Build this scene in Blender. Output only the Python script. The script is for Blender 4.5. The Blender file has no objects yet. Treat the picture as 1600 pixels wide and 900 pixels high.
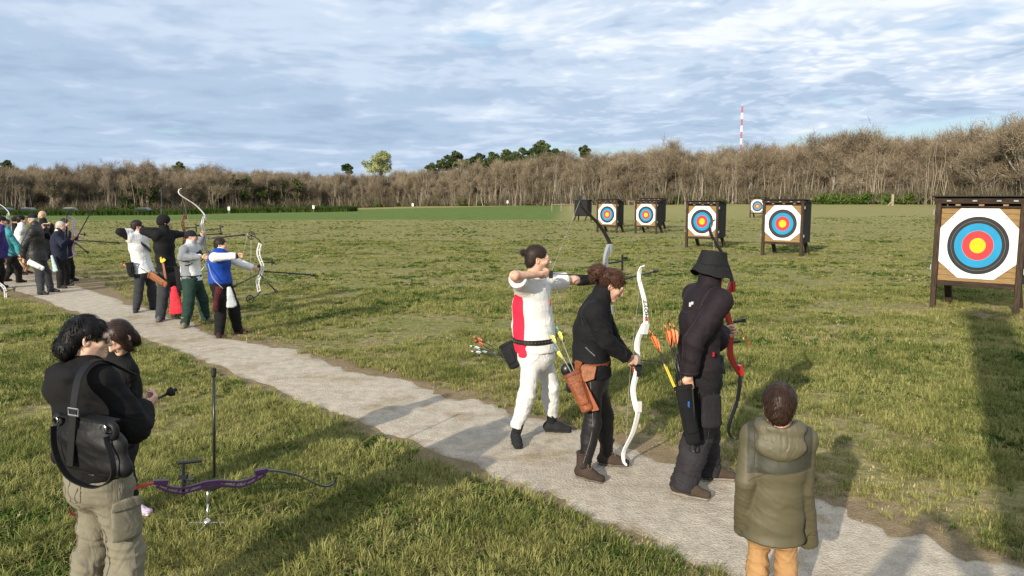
import bpy, bmesh, math, random
import numpy as np
from mathutils import Vector, Matrix
SC = bpy.context.scene
COL = SC.collection
rad = math.radians
# ------------------------------------------------------------------ camera
CAM_H, PITCH = 2.1, math.atan(140 / 1186)
cd = bpy.data.cameras.new("camera"); cam = bpy.data.objects.new("camera", cd); COL.objects.link(cam)
cd.sensor_width = 36; cd.lens = 36 * 1186 / 1600; cd.clip_start = 0.05; cd.clip_end = 6000
cam.location = (0, 0, CAM_H); cam.rotation_euler = (math.pi / 2 - PITCH, 0, 0)
SC.camera = cam
# ------------------------------------------------------------------ sun, sky, exposure
SUN_AZ, SUN_EL = 29.6, 19.8           # the way the light travels, and its height
sl = bpy.data.lights.new("sun", 'SUN'); sun = bpy.data.objects.new("sun", sl); COL.objects.link(sun)
sl.energy = 5.0; sl.angle = rad(0.6); sl.color = (1.0, 0.90, 0.73)
_a, _e = rad(SUN_AZ), rad(SUN_EL)
LIGHT = Vector((math.sin(_a) * math.cos(_e), math.cos(_a) * math.cos(_e), -math.sin(_e)))
sun.rotation_euler = LIGHT.to_track_quat('-Z', 'Y').to_euler()
sun.location = (-30, -50, 30)
SC.view_settings.view_transform = 'Standard'; SC.view_settings.look = 'None'
SC.view_settings.exposure = 0.38; SC.view_settings.gamma = 1
SC.view_settings.use_curve_mapping = False
SC.cycles.max_bounces = 6; SC.cycles.diffuse_bounces = 3; SC.cycles.transparent_max_bounces = 8

class NT:
    """small wrapper to wire shader nodes"""
    def __init__(s, tree): s.t = tree; tree.nodes.clear()
    def n(s, typ, props=None, **ins):
        nd = s.t.nodes.new(typ)
        for k, v in (props or {}).items(): setattr(nd, k, v)
        for k, v in ins.items():
            key = int(k[1:]) if k[0] == 'i' and k[1:].isdigit() else k.replace('_', ' ')
            s.put(nd.inputs[key], v)
        return nd
    def put(s, sock, v):
        if isinstance(v, bpy.types.NodeSocket): s.t.links.new(v, sock)
        elif isinstance(v, bpy.types.Node): s.t.links.new(v.outputs[0], sock)
        else:
            if sock.type == 'RGBA' and not hasattr(v, '__len__'): v = (v, v, v, 1)
            elif sock.type == 'RGBA' and len(v) == 3: v = (*v, 1)
            sock.default_value = v
    def m(s, op, a, b=0.0, c=0.0, clamp=False):
        return s.n('ShaderNodeMath', dict(operation=op, use_clamp=clamp), i0=a, i1=b, i2=c).outputs[0]
    def vm(s, op, a, b=(0, 0, 0)):
        return s.n('ShaderNodeVectorMath', dict(operation=op), i0=a, i1=b).outputs[0]
    def noise(s, vec, scale, detail=3, rough=0.55, dist=0.0):
        return s.n('ShaderNodeTexNoise', Vector=vec, Scale=scale, Detail=detail, Roughness=rough, Distortion=dist).outputs[0]
    def ss(s, v, a, b, lo=0.0, hi=1.0):
        return s.n('ShaderNodeMapRange', dict(interpolation_type='SMOOTHSTEP'), i0=v, i1=a, i2=b, i3=lo, i4=hi).outputs[0]
    def mix(s, f, a, b, mode='MIX'):
        nd = s.t.nodes.new('ShaderNodeMix'); nd.data_type = 'RGBA'; nd.blend_type = mode
        s.put(nd.inputs[0], f); s.put(nd.inputs[6], a); s.put(nd.inputs[7], b)
        return nd.outputs[2]
    def xyz(s, v):
        nd = s.n('ShaderNodeSeparateXYZ', i0=v); return nd.outputs

W = bpy.data.worlds.new("World"); SC.world = W; W.use_nodes = True
t = NT(W.node_tree)
sky = t.n('ShaderNodeTexSky', dict(sky_type='NISHITA', sun_disc=False, sun_elevation=rad(SUN_EL),
                                   sun_rotation=rad(180 + SUN_AZ), air_density=1.0, dust_density=0.6, ozone_density=1.2))
dirv = t.n('ShaderNodeTexCoord').outputs['Generated']
dx, dy, dz = t.xyz(dirv)
zc = t.m('MAXIMUM', dz, 0.0)
zd = t.m('ADD', zc, 0.10)
px = t.m('DIVIDE', dx, zd); py = t.m('DIVIDE', dy, zd)
pv = t.n('ShaderNodeCombineXYZ', X=px, Y=py, Z=0.3).outputs[0]
warp = t.n('ShaderNodeTexNoise', Vector=pv, Scale=0.8, Detail=3.0).outputs[1]
pw = t.vm('ADD', pv, t.vm('SCALE', t.vm('SUBTRACT', warp, (0.5, 0.5, 0.5))))
pw.node.inputs[1].links[0].from_node.inputs[3].default_value = 0.5
n1 = t.noise(pw, 0.40, 4, 0.5)                # wide banks
n2 = t.noise(pw, 2.1, 4, 0.5)            # cells and rolls
n3 = t.noise(pw, 8.0, 3, 0.5)
# small puffs towards the right and overhead, long soft rolls to the left
vor = t.n('ShaderNodeTexVoronoi', dict(feature='SMOOTH_F1'), Vector=t.vm('ADD', pw, t.vm('SCALE', t.n('ShaderNodeTexNoise', Vector=pw, Scale=4.0, Detail=3.0).outputs[1])), Scale=5.2).outputs['Distance']
puff = t.m('MULTIPLY', t.m('SUBTRACT', .55, vor), t.ss(t.m('ADD', dx, t.m('MULTIPLY', dz, 1.2)), -.15, .75, .10, .95))
lum = t.m('ADD', t.m('ADD', t.m('MULTIPLY', n1, 0.60), t.m('MULTIPLY', n2, 0.80)), t.m('ADD', t.m('MULTIPLY', n3, 0.17), t.m('MULTIPLY', puff, .42)))
lum = t.m('ADD', lum, t.m('ADD', t.ss(dz, 0.05, 0.36, 0.0, 0.20), t.m('MULTIPLY', dx, .17)))
ccol = t.n('ShaderNodeValToRGB', i0=t.ss(lum, 0.42, 1.22))
ccol.color_ramp.interpolation = 'EASE'
els = ccol.color_ramp.elements
els[0].position = 0.0; els[0].color = (0.30, 0.395, 0.53, 1)
els[1].position = 1.0; els[1].color = (0.73, 0.77, 0.82, 1)
e = els.new(0.40); e.color = (0.375, 0.475, 0.615, 1)
e = els.new(0.68); e.color = (0.50, 0.59, 0.715, 1)
skyc = t.vm('SCALE', sky.outputs[0]); skyc.node.inputs[3].default_value = 0.09
# the cloud sheet ends low above the wood, and opens a little overhead
low = t.m('ADD', t.m('MULTIPLY', t.noise(pw, 0.45, 3), 0.10), t.m('MULTIPLY', dx, 0.085))
low = t.m('SUBTRACT', dz, t.m('SUBTRACT', low, 0.018))
cov = t.ss(low, 0.0, 0.022)
hole = t.ss(t.noise(t.vm('ADD', pw, (7.3, 2.1, 0)), 1.3, 4), 0.60, 0.72)
cov = t.m('MULTIPLY', cov, t.m('SUBTRACT', 1.0, t.m('MULTIPLY', hole, 0.8)))
clear = t.mix(0.55, skyc, (0.36, 0.54, 0.74))
bg = t.n('ShaderNodeBackground', Color=t.mix(cov, clear, ccol.outputs[0]), Strength=1.0)
t.n('ShaderNodeOutputWorld', Surface=bg)

# ------------------------------------------------------------------ placing helpers (photo measurements -> metres)
FPX = 1186.0
def _ray(u, v):
    X = (u - 800) / FPX; Z = -(v - 450) / FPX
    return X, math.cos(PITCH) + Z * math.sin(PITCH), -math.sin(PITCH) + Z * math.cos(PITCH)
def gp(u, v, z=0.0):
    x, y, zz = _ray(u, v); k = (z - CAM_H) / zz
    return np.array((x * k, y * k, z))
def pt(u, v, Y):
    x, y, z = _ray(u, v); k = Y / y
    return np.array((x * k, Y, CAM_H + z * k))
def A(*v): return np.array(v, float)
def nrm(v): v = np.asarray(v, float); return v / (np.linalg.norm(v) + 1e-9)
def azv(a): return A(math.sin(rad(a)), math.cos(rad(a)), 0)

# ------------------------------------------------------------------ scene-graph helpers
def tag(o, label=None, cat=None, group=None, kind=None):
    for k, v in (('label', label), ('category', cat), ('group', group), ('kind', kind)):
        if v: o[k] = v
    return o
def empty(name, loc, label, cat, group=None, rz=0.0):
    o = bpy.data.objects.new(name, None); COL.objects.link(o)
    o.location = [float(c) for c in loc]; o.rotation_euler = (0, 0, rz); o.empty_display_size = 0.1
    return tag(o, label, cat, group)
def link(name, me, parent=None, loc=None):
    o = bpy.data.objects.new(name, me); COL.objects.link(o)
    if parent is not None: o.parent = parent
    if loc is not None: o.location = [float(c) for c in loc]
    return o
def copy_tree(o, parent=None):
    c = o.copy(); COL.objects.link(c)
    if parent is not None: c.parent = parent
    for ch in list(o.children): copy_tree(ch, c)
    return c

class MB:
    """collects geometry and links it as one mesh object"""
    def __init__(s): s.V = []; s.F = []; s.M = []; s.n = 0; s.cur = 0
    def add(s, V, F, m=None):
        V = np.asarray(V, float).reshape(-1, 3); b = s.n
        s.V.append(V); s.n += len(V)
        mi = s.cur if m is None else m
        for f in F: s.F.append([int(i) + b for i in f])
        s.M += [mi] * len(F)
        return s
    def box(s, c, size, R=None, m=None, jit=0.0):
        hx, hy, hz = [q / 2 for q in size]
        V = np.array([(x, y, z) for x in (-hx, hx) for y in (-hy, hy) for z in (-hz, hz)], float)
        if R is not None: V = V @ np.asarray(R, float).T
        s.add(V + np.asarray(c, float), [(0, 1, 3, 2), (4, 6, 7, 5), (0, 4, 5, 1), (2, 3, 7, 6), (0, 2, 6, 4), (1, 5, 7, 3)], m); return s
    def bar(s, a, b, w, d, side=(1, 0, 0), m=None):
        return s.sweep([a, b], [w, w], [d, d], side, m)
    def sweep(s, P, w, d, side, m=None):
        """rectangular section along a path: w across 'side', d across the other way"""
        P = np.asarray(P, float); n = len(P)
        if not hasattr(w, '__len__'): w = [w] * n
        if not hasattr(d, '__len__'): d = [d] * n
        T = np.gradient(P, axis=0); V = []
        for i in range(n):
            tt = nrm(T[i]); sd = np.asarray(side if np.ndim(side) == 1 else side[i], float)
            sd = nrm(sd - tt * np.dot(sd, tt)); up = np.cross(tt, sd)
            for a, b in ((-1, -1), (1, -1), (1, 1), (-1, 1)): V.append(P[i] + sd * a * w[i] / 2 + up * b * d[i] / 2)
        F = []
        for i in range(n - 1):
            for k in range(4): F.append((i * 4 + k, i * 4 + (k + 1) % 4, i * 4 + 4 + (k + 1) % 4, i * 4 + 4 + k))
        F += [(3, 2, 1, 0), (n * 4 - 4, n * 4 - 3, n * 4 - 2, n * 4 - 1)]
        s.add(V, F, m); return s
    def tube(s, P, r, n=8, m=None):
        P = np.asarray(P, float); k = len(P)
        if not hasattr(r, '__len__'): r = [r] * k
        T = np.gradient(P, axis=0); V = []
        u = None
        for i in range(k):
            tt = nrm(T[i])
            if u is None: u = nrm(np.cross(tt, (0.31, 0.2, 0.93) if abs(tt[2]) < .9 else (1, 0.1, 0)))
            u = nrm(u - tt * np.dot(u, tt)); w = np.cross(tt, u)
            for j in range(n):
                a = 2 * math.pi * j / n; V.append(P[i] + (u * math.cos(a) + w * math.sin(a)) * r[i])
        F = [(i * n + j, i * n + (j + 1) % n, (i + 1) * n + (j + 1) % n, (i + 1) * n + j) for i in range(k - 1) for j in range(n)]
        F += [tuple(range(n))[::-1], tuple((k - 1) * n + j for j in range(n))]
        s.add(V, F, m); return s
    def lathe(s, c, axis, prof, n=16, m=None):
        """prof: (distance along axis, radius)"""
        ax = nrm(axis); c = np.asarray(c, float)
        return s.tube_raw([c + ax * q[0] for q in prof], [q[1] for q in prof], ax, n, m)
    def tube_raw(s, P, r, ax, n, m=None):
        u = nrm(np.cross(ax, (0.31, 0.2, 0.93) if abs(ax[2]) < .9 else (1, 0.1, 0))); w = np.cross(ax, u); V = []
        for p, q in zip(P, r):
            for j in range(n):
                a = 2 * math.pi * j / n; V.append(p + (u * math.cos(a) + w * math.sin(a)) * max(q, 1e-4))
        k = len(P)
        F = [(i * n + j, i * n + (j + 1) % n, (i + 1) * n + (j + 1) % n, (i + 1) * n + j) for i in range(k - 1) for j in range(n)]
        F += [tuple(range(n))[::-1], tuple((k - 1) * n + j for j in range(n))]
        s.add(V, F, m); return s
    def ball(s, c, r, n=10, m=None, sq=(1, 1, 1)):
        V = []; F = []; h = n // 2
        for i in range(h + 1):
            th = math.pi * i / h
            for j in range(n):
                a = 2 * math.pi * j / n
                V.append((math.sin(th) * math.cos(a) * r * sq[0], math.sin(th) * math.sin(a) * r * sq[1], math.cos(th) * r * sq[2]))
        for i in range(h):
            for j in range(n): F.append((i * n + j, (i + 1) * n + j, (i + 1) * n + (j + 1) % n, i * n + (j + 1) % n))
        s.add(np.array(V) + np.asarray(c, float), F, m); return s
    def prism(s, out, z0, z1, R=None, c=(0, 0, 0), m=None):
        n = len(out); V = np.array([(x, y, z0) for x, y in out] + [(x, y, z1) for x, y in out], float)
        if R is not None: V = V @ np.asarray(R, float).T
        F = [tuple(range(n))[::-1], tuple(range(n, 2 * n))] + [(i, (i + 1) % n, n + (i + 1) % n, n + i) for i in range(n)]
        s.add(V + np.asarray(c, float), F, m); return s
    def mesh(s, name, mats, smooth=False, bevel=0.0):
        me = bpy.data.meshes.new(name)
        V = np.concatenate(s.V) if s.V else np.zeros((0, 3))
        me.from_pydata(V.tolist(), [], s.F)
        for mm in (mats if isinstance(mats, (list, tuple)) else [mats]): me.materials.append(mm)
        if any(s.M): me.polygons.foreach_set('material_index', s.M)
        if smooth: me.polygons.foreach_set('use_smooth', [True] * len(me.polygons))
        if bevel > 0:
            bm = bmesh.new(); bm.from_mesh(me)
            bmesh.ops.bevel(bm, geom=[ed for ed in bm.edges if len(ed.link_faces) == 2 and ed.calc_face_angle(0) > 0.5],
                            offset=bevel, segments=1, affect='EDGES', clamp_overlap=True)
            bm.to_mesh(me); bm.free()
        me.update(); return me
    def build(s, name, mats, parent=None, loc=None, smooth=False, bevel=0.0):
        """geometry is in world metres; with a parent it is stored relative to the parent's place"""
        if parent is not None:
            M = np.array(world_of(parent).inverted())
            s.V = [v @ M[:3, :3].T + M[:3, 3] for v in s.V]
        return link(name, s.mesh(name, mats, smooth, bevel), parent, loc)
def world_of(o):
    m = Matrix.LocRotScale(o.location, o.rotation_euler, o.scale)
    return world_of(o.parent) @ m if o.parent else m

def interp(P, n):
    """Catmull-Rom through the points"""
    P = np.asarray(P, float); Q = np.vstack([2 * P[0] - P[1], P, 2 * P[-1] - P[-2]]); out = []
    for i in range(len(P) - 1):
        p0, p1, p2, p3 = Q[i:i + 4]
        for tt in np.linspace(0, 1, n, endpoint=False):
            out.append(0.5 * (2 * p1 + (p2 - p0) * tt + (2 * p0 - 5 * p1 + 4 * p2 - p3) * tt ** 2 + (3 * p1 - p0 - 3 * p2 + p3) * tt ** 3))
    out.append(P[-1]); return np.array(out)

# ------------------------------------------------------------------ materials
def mat(name, col, rough=0.7, var=0.12, scale=8.0, bump=0.0, bscale=None, metal=0.0, spec=0.35, coat=0.0, col2=None, mask=None, sheen=0.0):
    """plain surface with mottled colour and fine relief; 'mask' is a vertex attribute that switches to col2"""
    mm = bpy.data.materials.get(name)
    if mm: return mm
    mm = bpy.data.materials.new(name); mm.use_nodes = True; t = NT(mm.node_tree)
    pos = t.n('ShaderNodeTexCoord').outputs['Object']
    nz = t.noise(pos, scale, 4, 0.6)
    base = tuple(col)
    if mask:
        at = t.n('ShaderNodeAttribute', dict(attribute_name=mask)).outputs['Fac']
        base = t.mix(t.ss(at, -0.004, 0.004), col, col2)
    f = t.ss(nz, 0.25, 0.75, 1 - var, 1 + var)
    c = t.mix(1.0, base, t.n('ShaderNodeCombineXYZ', X=f, Y=f, Z=f).outputs[0], 'MULTIPLY')
    p = t.n('ShaderNodeBsdfPrincipled', Base_Color=c, Roughness=rough, Metallic=metal)
    p.inputs['Specular IOR Level'].default_value = spec
    p.inputs['Coat Weight'].default_value = coat
    if sheen: p.inputs['Sheen Weight'].default_value = sheen
    if bump:
        bn = t.noise(pos, bscale or scale * 6, 4, 0.6)
        t.put(p.inputs['Normal'], t.n('ShaderNodeBump', Strength=bump, Distance=0.01, Height=bn).outputs[0])
    t.n('ShaderNodeOutputMaterial', Surface=p)
    return mm
def cloth(name, col, var=0.15, fold=0.35, fs=14.0, rough=0.85, col2=None, mask=None, spec=0.2, sheen=0.0):
    """cloth: weave speckle, faint fading and soft creases in the relief"""
    mm = bpy.data.materials.get(name)
    if mm: return mm
    mm = bpy.data.materials.new(name); mm.use_nodes = True; t = NT(mm.node_tree)
    pos = t.n('ShaderNodeTexCoord').outputs['Object']
    base = tuple(col)
    if mask:
        at = t.n('ShaderNodeAttribute', dict(attribute_name=mask)).outputs['Fac']
        base = t.mix(t.ss(at, -0.003, 0.003), col, col2)
    f = t.m('ADD', t.ss(t.noise(pos, 6.0, 4), 0.25, 0.75, 1 - var, 1 + var), t.ss(t.noise(pos, 260.0, 2), 0.2, 0.8, -var * .7, var * .7))
    c = t.mix(1.0, base, t.n('ShaderNodeCombineXYZ', X=f, Y=f, Z=f).outputs[0], 'MULTIPLY')
    p = t.n('ShaderNodeBsdfPrincipled', Base_Color=c, Roughness=rough)
    p.inputs['Specular IOR Level'].default_value = spec
    if sheen: p.inputs['Sheen Weight'].default_value = sheen
    sp = t.n('ShaderNodeMapping', Vector=pos, Scale=(1.0, 1.0, 0.55)).outputs[0]
    r = t.n('ShaderNodeTexNoise', Vector=sp, Scale=fs, Detail=3.0, Distortion=1.2).outputs[0]
    r = t.m('ABSOLUTE', t.m('SUBTRACT', r, 0.5))
    hgt = t.m('ADD', t.m('MULTIPLY', r, 4.0), t.m('MULTIPLY', t.noise(pos, 350.0, 1), 0.12))
    t.put(p.inputs['Normal'], t.n('ShaderNodeBump', Strength=fold, Distance=0.012, Height=hgt).outputs[0])
    t.n('ShaderNodeOutputMaterial', Surface=p)
    return mm
# ------------------------------------------------------------------ numpy noise
def _hash(i, j, k, s):
    h = (i * 374761393 + j * 668265263 + k * 1274126177 + s * 974634777) & 0x7fffffff
    h = ((h ^ (h >> 13)) * 1274126177) & 0x7fffffff
    return ((h ^ (h >> 16)) & 0xffff) / 65535.0
def vnoise(P, s=0):
    P = np.asarray(P, float); I = np.floor(P).astype(np.int64); f = P - I; f = f * f * (3 - 2 * f); r = 0
    for a in (0, 1):
        for b in (0, 1):
            for c in (0, 1):
                w = (f[..., 0] if a else 1 - f[..., 0]) * (f[..., 1] if b else 1 - f[..., 1]) * (f[..., 2] if c else 1 - f[..., 2])
                r = r + w * _hash(I[..., 0] + a, I[..., 1] + b, I[..., 2] + c, s)
    return r
def noise2(x, y, s=0):
    x = np.asarray(x, float); return vnoise(np.stack([x, np.asarray(y, float) + 0 * x, 0 * x + .5], -1), s)

# ------------------------------------------------------------------ the lie of the land
# bearing (sideways metres per metre ahead) -> distance ahead and level of the foot of the wood
_WB = (A(-400, 0, 250, 540, 650, 800, 900, 1200, 1450, 1600, 1900) - 800) / 1186
_WY = A(130, 150, 165, 200, 192, 166, 150, 125, 106, 93, 75)
_WZ = A(-.9, -.95, -1.1, -.43, .15, .55, .8, 1.22, 1.3, 1.3, 1.3)
_WH = A(10.0, 10.1, 11.0, 9.6, 9.2, 10.7, 10.7, 10.6, 10.6, 11.4, 11.4)
def land(x, y):
    x = np.asarray(x, float); y = np.asarray(y, float)
    b = np.where(y > 1, x / np.maximum(y, 1), np.sign(x) * 2)
    Y = np.interp(b, _WB, _WY); Z = np.interp(b, _WB, _WZ)
    k = np.clip((y / Y - 0.42) / 0.58, 0, 1); k = k * k * (3 - 2 * k)
    return Z * k
PATH_R = [(-22.6, 30.6), (-15.6, 23.5), (-11.9, 19.8), (-8.46, 16.04), (-6.2, 13.6), (-4.75, 11.75), (-3.15, 10.45), (-1.94, 9.3), (-.78, 8.15), (-.06, 7.42), (.59, 6.81), (1.1, 6.28), (1.76, 5.66), (2.2, 5.1), (2.55, 4.68), (3.05, 4.15), (5.0, 2.2), (9, -1.9)]
PATH_L = [(-24.1, 29.4), (-17.1, 22.3), (-11.32, 17.1), (-8.9, 14.7), (-7.4, 13.2), (-5.38, 11.1), (-3.75, 9.28), (-2.37, 7.85), (-1.45, 6.93), (-.63, 5.99), (0, 5.32), (.43, 4.86), (.78, 4.45), (1.12, 4.05), (1.7, 3.4), (2.4, 2.65), (4.0, .9), (7.6, -3)]
PM = (np.array(PATH_R) + np.array(PATH_L)) / 2
def path_dist(x, y):
    """signed distance outside the path's edge, metres (negative on it)"""
    x = np.asarray(x, float); y = np.asarray(y, float); best = np.full(x.shape, 1e9)
    for i in range(len(PM) - 1):
        a, b = PM[i], PM[i + 1]; ab = b - a; L2 = (ab ** 2).sum()
        k = np.clip(((x - a[0]) * ab[0] + (y - a[1]) * ab[1]) / L2, 0, 1)
        w0 = np.linalg.norm(np.array(PATH_R[i]) - PATH_L[i]) / 2; w1 = np.linalg.norm(np.array(PATH_R[i + 1]) - PATH_L[i + 1]) / 2
        d = np.hypot(x - a[0] - k * ab[0], y - a[1] - k * ab[1]) - (w0 + (w1 - w0) * k) * .98
        best = np.minimum(best, d)
    return best

WORN = [(8.1, 13.5, 1.25), (9.3, 14.3, .9), (9.7, 27.7, 1.2), (7.6, 31.3, 1.2), (7.7, 45.4, 1.3), (5.5, 46.9, 1.3)]
def wear(x, y):
    d = path_dist(x, y); w = np.exp(-np.clip(d, 0, 50) / 1.9) * .75 * (x + y > 6.7) + .55 * np.exp(-((x + 2.9) ** 2 + (y - 6.4) ** 2) / 2.2)
    for a, b, r in WORN: w = np.maximum(w, 1.1 * np.exp(-((x - a) ** 2 + (y - b) ** 2) / (r * r)))
    return np.clip(w, 0, 1.1)
def field_mat():
    mm = bpy.data.materials.new("field_turf"); mm.use_nodes = True; t = NT(mm.node_tree)
    pos = t.n('ShaderNodeNewGeometry').outputs['Position']; x, y, z = t.xyz(pos)
    big = t.noise(pos, 0.09, 4, 0.6); mid = t.noise(pos, 0.7, 5, 0.65); fine = t.noise(pos, 9.0, 5, 0.7); grain = t.noise(pos, 60.0, 3, 0.7)
    st = t.n('ShaderNodeMapping', Vector=pos, Rotation=(0, 0, rad(45)), Scale=(0.25, 1.4, 1)).outputs[0]
    stripe = t.noise(st, 0.5, 4, 0.6)
    dry = t.ss(t.m('ADD', t.m('ADD', t.m('MULTIPLY', big, .30), t.m('MULTIPLY', mid, .40)), t.m('MULTIPLY', stripe, .35)), 0.42, 0.62)
    g = t.mix(t.ss(fine, .3, .7), (0.115, 0.128, 0.038), (0.250, 0.246, 0.086))
    d = t.mix(t.ss(fine, .3, .7), (0.175, 0.145, 0.065), (0.35, 0.295, 0.150))
    c = t.mix(t.m('MULTIPLY', dry, .80), g, d)
    soil = t.ss(t.m('ADD', t.m('MULTIPLY', mid, .5), t.m('MULTIPLY', t.noise(pos, 2.6, 5, .7), .5)), .56, .66)
    near = t.ss(y, 14, 30, 1.0, 0.25)
    c = t.mix(t.m('MULTIPLY', t.m('MULTIPLY', soil, near), .75), c, t.mix(fine, (0.12, 0.085, 0.05), (0.25, 0.19, 0.12)))
    # the fresh green field beyond the mown range, and the dry strip along the wood
    wob = t.m('MULTIPLY', t.m('SUBTRACT', big, .5), 10)
    front = t.ss(t.m('ADD', y, t.m('MULTIPLY', wob, .5)), 72, 77)
    side = t.ss(t.m('SUBTRACT', t.m('MULTIPLY', y, .072), x), -1.0, 2.0)
    back = t.ss(t.m('ADD', y, t.m('MULTIPLY', x, .18)), 150, 160, 1.0, 0.0)
    fresh = t.m('MULTIPLY', t.m('MULTIPLY', front, side), back)
    c = t.mix(fresh, c, t.mix(t.ss(mid, .3, .7), (0.085, 0.132, 0.028), (0.130, 0.178, 0.046)))
    far = t.m('MULTIPLY', t.ss(y, 45, 95), t.m('SUBTRACT', 1.0, fresh))
    c = t.mix(t.m('MULTIPLY', far, .6), c, t.mix(mid, (0.22, 0.21, 0.075), (0.31, 0.285, 0.115)))
    wn = t.n('ShaderNodeAttribute', dict(attribute_name='worn')).outputs['Fac']
    wn = t.ss(t.m('ADD', wn, t.m('MULTIPLY', t.m('SUBTRACT', t.noise(pos, 1.5, 5, .65), .5), 1.3)), .20, .75)
    c = t.mix(t.m('MULTIPLY', wn, .92), c, t.mix(t.ss(fine, .3, .7), (0.17, 0.125, 0.068), (0.36, 0.28, 0.16)))
    vg = t.n('ShaderNodeAttribute', dict(attribute_name='verge')).outputs['Fac']
    vg = t.ss(t.m('ADD', vg, t.m('MULTIPLY', t.m('SUBTRACT', t.noise(pos, 2.4, 5, .7), .5), 1.1)), .35, .75)
    c = t.mix(t.m('MULTIPLY', vg, .85), c, t.mix(fine, (0.16, 0.115, 0.065), (0.31, 0.24, 0.15)))
    sh = t.ss(grain, .25, .75, .72, 1.28)
    c = t.mix(1.0, c, t.n('ShaderNodeCombineXYZ', X=sh, Y=sh, Z=sh).outputs[0], 'MULTIPLY')
    p = t.n('ShaderNodeBsdfPrincipled', Base_Color=c, Roughness=0.95); p.inputs['Specular IOR Level'].default_value = .1
    h = t.m('ADD', t.m('MULTIPLY', fine, .8), t.m('ADD', t.m('MULTIPLY', grain, .4), t.m('MULTIPLY', t.noise(pos, 2.2, 4, .6), 1.6)))
    t.put(p.inputs['Normal'], t.n('ShaderNodeBump', Strength=.9, Distance=.05, Height=h).outputs[0])
    t.n('ShaderNodeOutputMaterial', Surface=p); return mm

def build_ground():
    rr = np.concatenate([[0.4], np.geomspace(0.8, 60, 90), np.linspace(63, 260, 70), np.geomspace(280, 4000, 16)])
    na = 288; th = np.linspace(0, 2 * math.pi, na, endpoint=False)
    R, T = np.meshgrid(rr, th, indexing='ij'); X = R * np.sin(T); Y = R * np.cos(T)
    d = path_dist(X, Y); k = np.clip((d - .15) / .6, 0, 1) * np.clip(R / 3, 0, 1)
    Z = land(X, Y) + k * ((noise2(X * 1.7, Y * 1.7, 3) - .5) * .07 + (noise2(X * .35, Y * .35, 5) - .5) * .12 - .0)
    V = np.stack([X, Y, Z], -1).reshape(-1, 3); n = len(rr); F = []
    idx = np.arange(n * na).reshape(n, na)
    q = np.stack([idx[:-1], np.roll(idx, -1, 1)[:-1], np.roll(idx, -1, 1)[1:], idx[1:]], -1).reshape(-1, 4)
    m = MB(); m.add(V, q.tolist()); m.add([(0, 0, 0)] + [tuple(p) for p in V[:na]], [(0, 1 + (i + 1) % na, 1 + i) for i in range(na)])
    o = m.build("ground", field_mat(), smooth=True); tag(o, kind='structure')
    at = o.data.attributes.new('verge', 'FLOAT', 'POINT'); at.data.foreach_set('value', np.concatenate([np.exp(-np.clip(d, 0, 9) / .22).ravel(), np.zeros(na + 1)]))
    at = o.data.attributes.new('worn', 'FLOAT', 'POINT'); at.data.foreach_set('value', np.concatenate([wear(X, Y).ravel(), np.zeros(na + 1)]))
def ground_z(x, y):
    x = np.asarray(x, float); y = np.asarray(y, float); d = path_dist(x, y)
    k = np.clip((d - .15) / .6, 0, 1) * np.clip(np.hypot(x, y) / 3, 0, 1)
    return land(x, y) + k * ((noise2(x * 1.7, y * 1.7, 3) - .5) * .07 + (noise2(x * .35, y * .35, 5) - .5) * .12)

def path_mat():
    mm = bpy.data.materials.new("worn_concrete"); mm.use_nodes = True; t = NT(mm.node_tree)
    pos = t.n('ShaderNodeNewGeometry').outputs['Position']
    a = t.noise(pos, 1.3, 5, .65); b = t.noise(pos, 7.0, 5, .7); g = t.noise(pos, 95.0, 3, .8); v = t.n('ShaderNodeTexVoronoi', Vector=pos, Scale=55.0).outputs['Distance']
    c = t.mix(t.ss(b, .3, .7), (0.33, 0.285, 0.222), (0.47, 0.41, 0.325))
    c = t.mix(t.ss(a, .53, .68, 0, .75), c, t.mix(b, (0.20, 0.15, 0.085), (0.33, 0.25, 0.15)))
    e = t.n('ShaderNodeAttribute', dict(attribute_name='edge')).outputs['Fac']
    dirt = t.ss(t.m('ADD', e, t.m('MULTIPLY', t.m('SUBTRACT', t.noise(pos, 3.2, 5, .7), .5), 1.3)), .62, 1.0)
    c = t.mix(t.m('MULTIPLY', dirt, .85), c, t.mix(b, (0.17, 0.125, 0.07), (0.29, 0.22, 0.13)))
    crk = t.n('ShaderNodeTexVoronoi', dict(feature='DISTANCE_TO_EDGE'), Vector=t.vm('ADD', pos, t.vm('SCALE', t.n('ShaderNodeTexNoise', Vector=pos, Scale=2.0).outputs[1])), Scale=0.45).outputs[0]
    crk = t.ss(crk, .003, .010, 0.90, 1.0)
    f = t.m('MULTIPLY', crk, t.m('ADD', t.ss(g, .2, .8, .70, 1.22), t.ss(v, 0, .5, -.12, .12)))
    c = t.mix(1.0, c, t.n('ShaderNodeCombineXYZ', X=f, Y=f, Z=f).outputs[0], 'MULTIPLY')
    p = t.n('ShaderNodeBsdfPrincipled', Base_Color=c, Roughness=.9); p.inputs['Specular IOR Level'].default_value = .2
    h = t.m('ADD', t.m('MULTIPLY', g, .5), t.m('ADD', t.m('MULTIPLY', v, .7), t.m('MULTIPLY', b, 1.2)))
    t.put(p.inputs['Normal'], t.n('ShaderNodeBump', Strength=.7, Distance=.012, Height=h).outputs[0])
    t.n('ShaderNodeOutputMaterial', Surface=p); return mm
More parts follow.
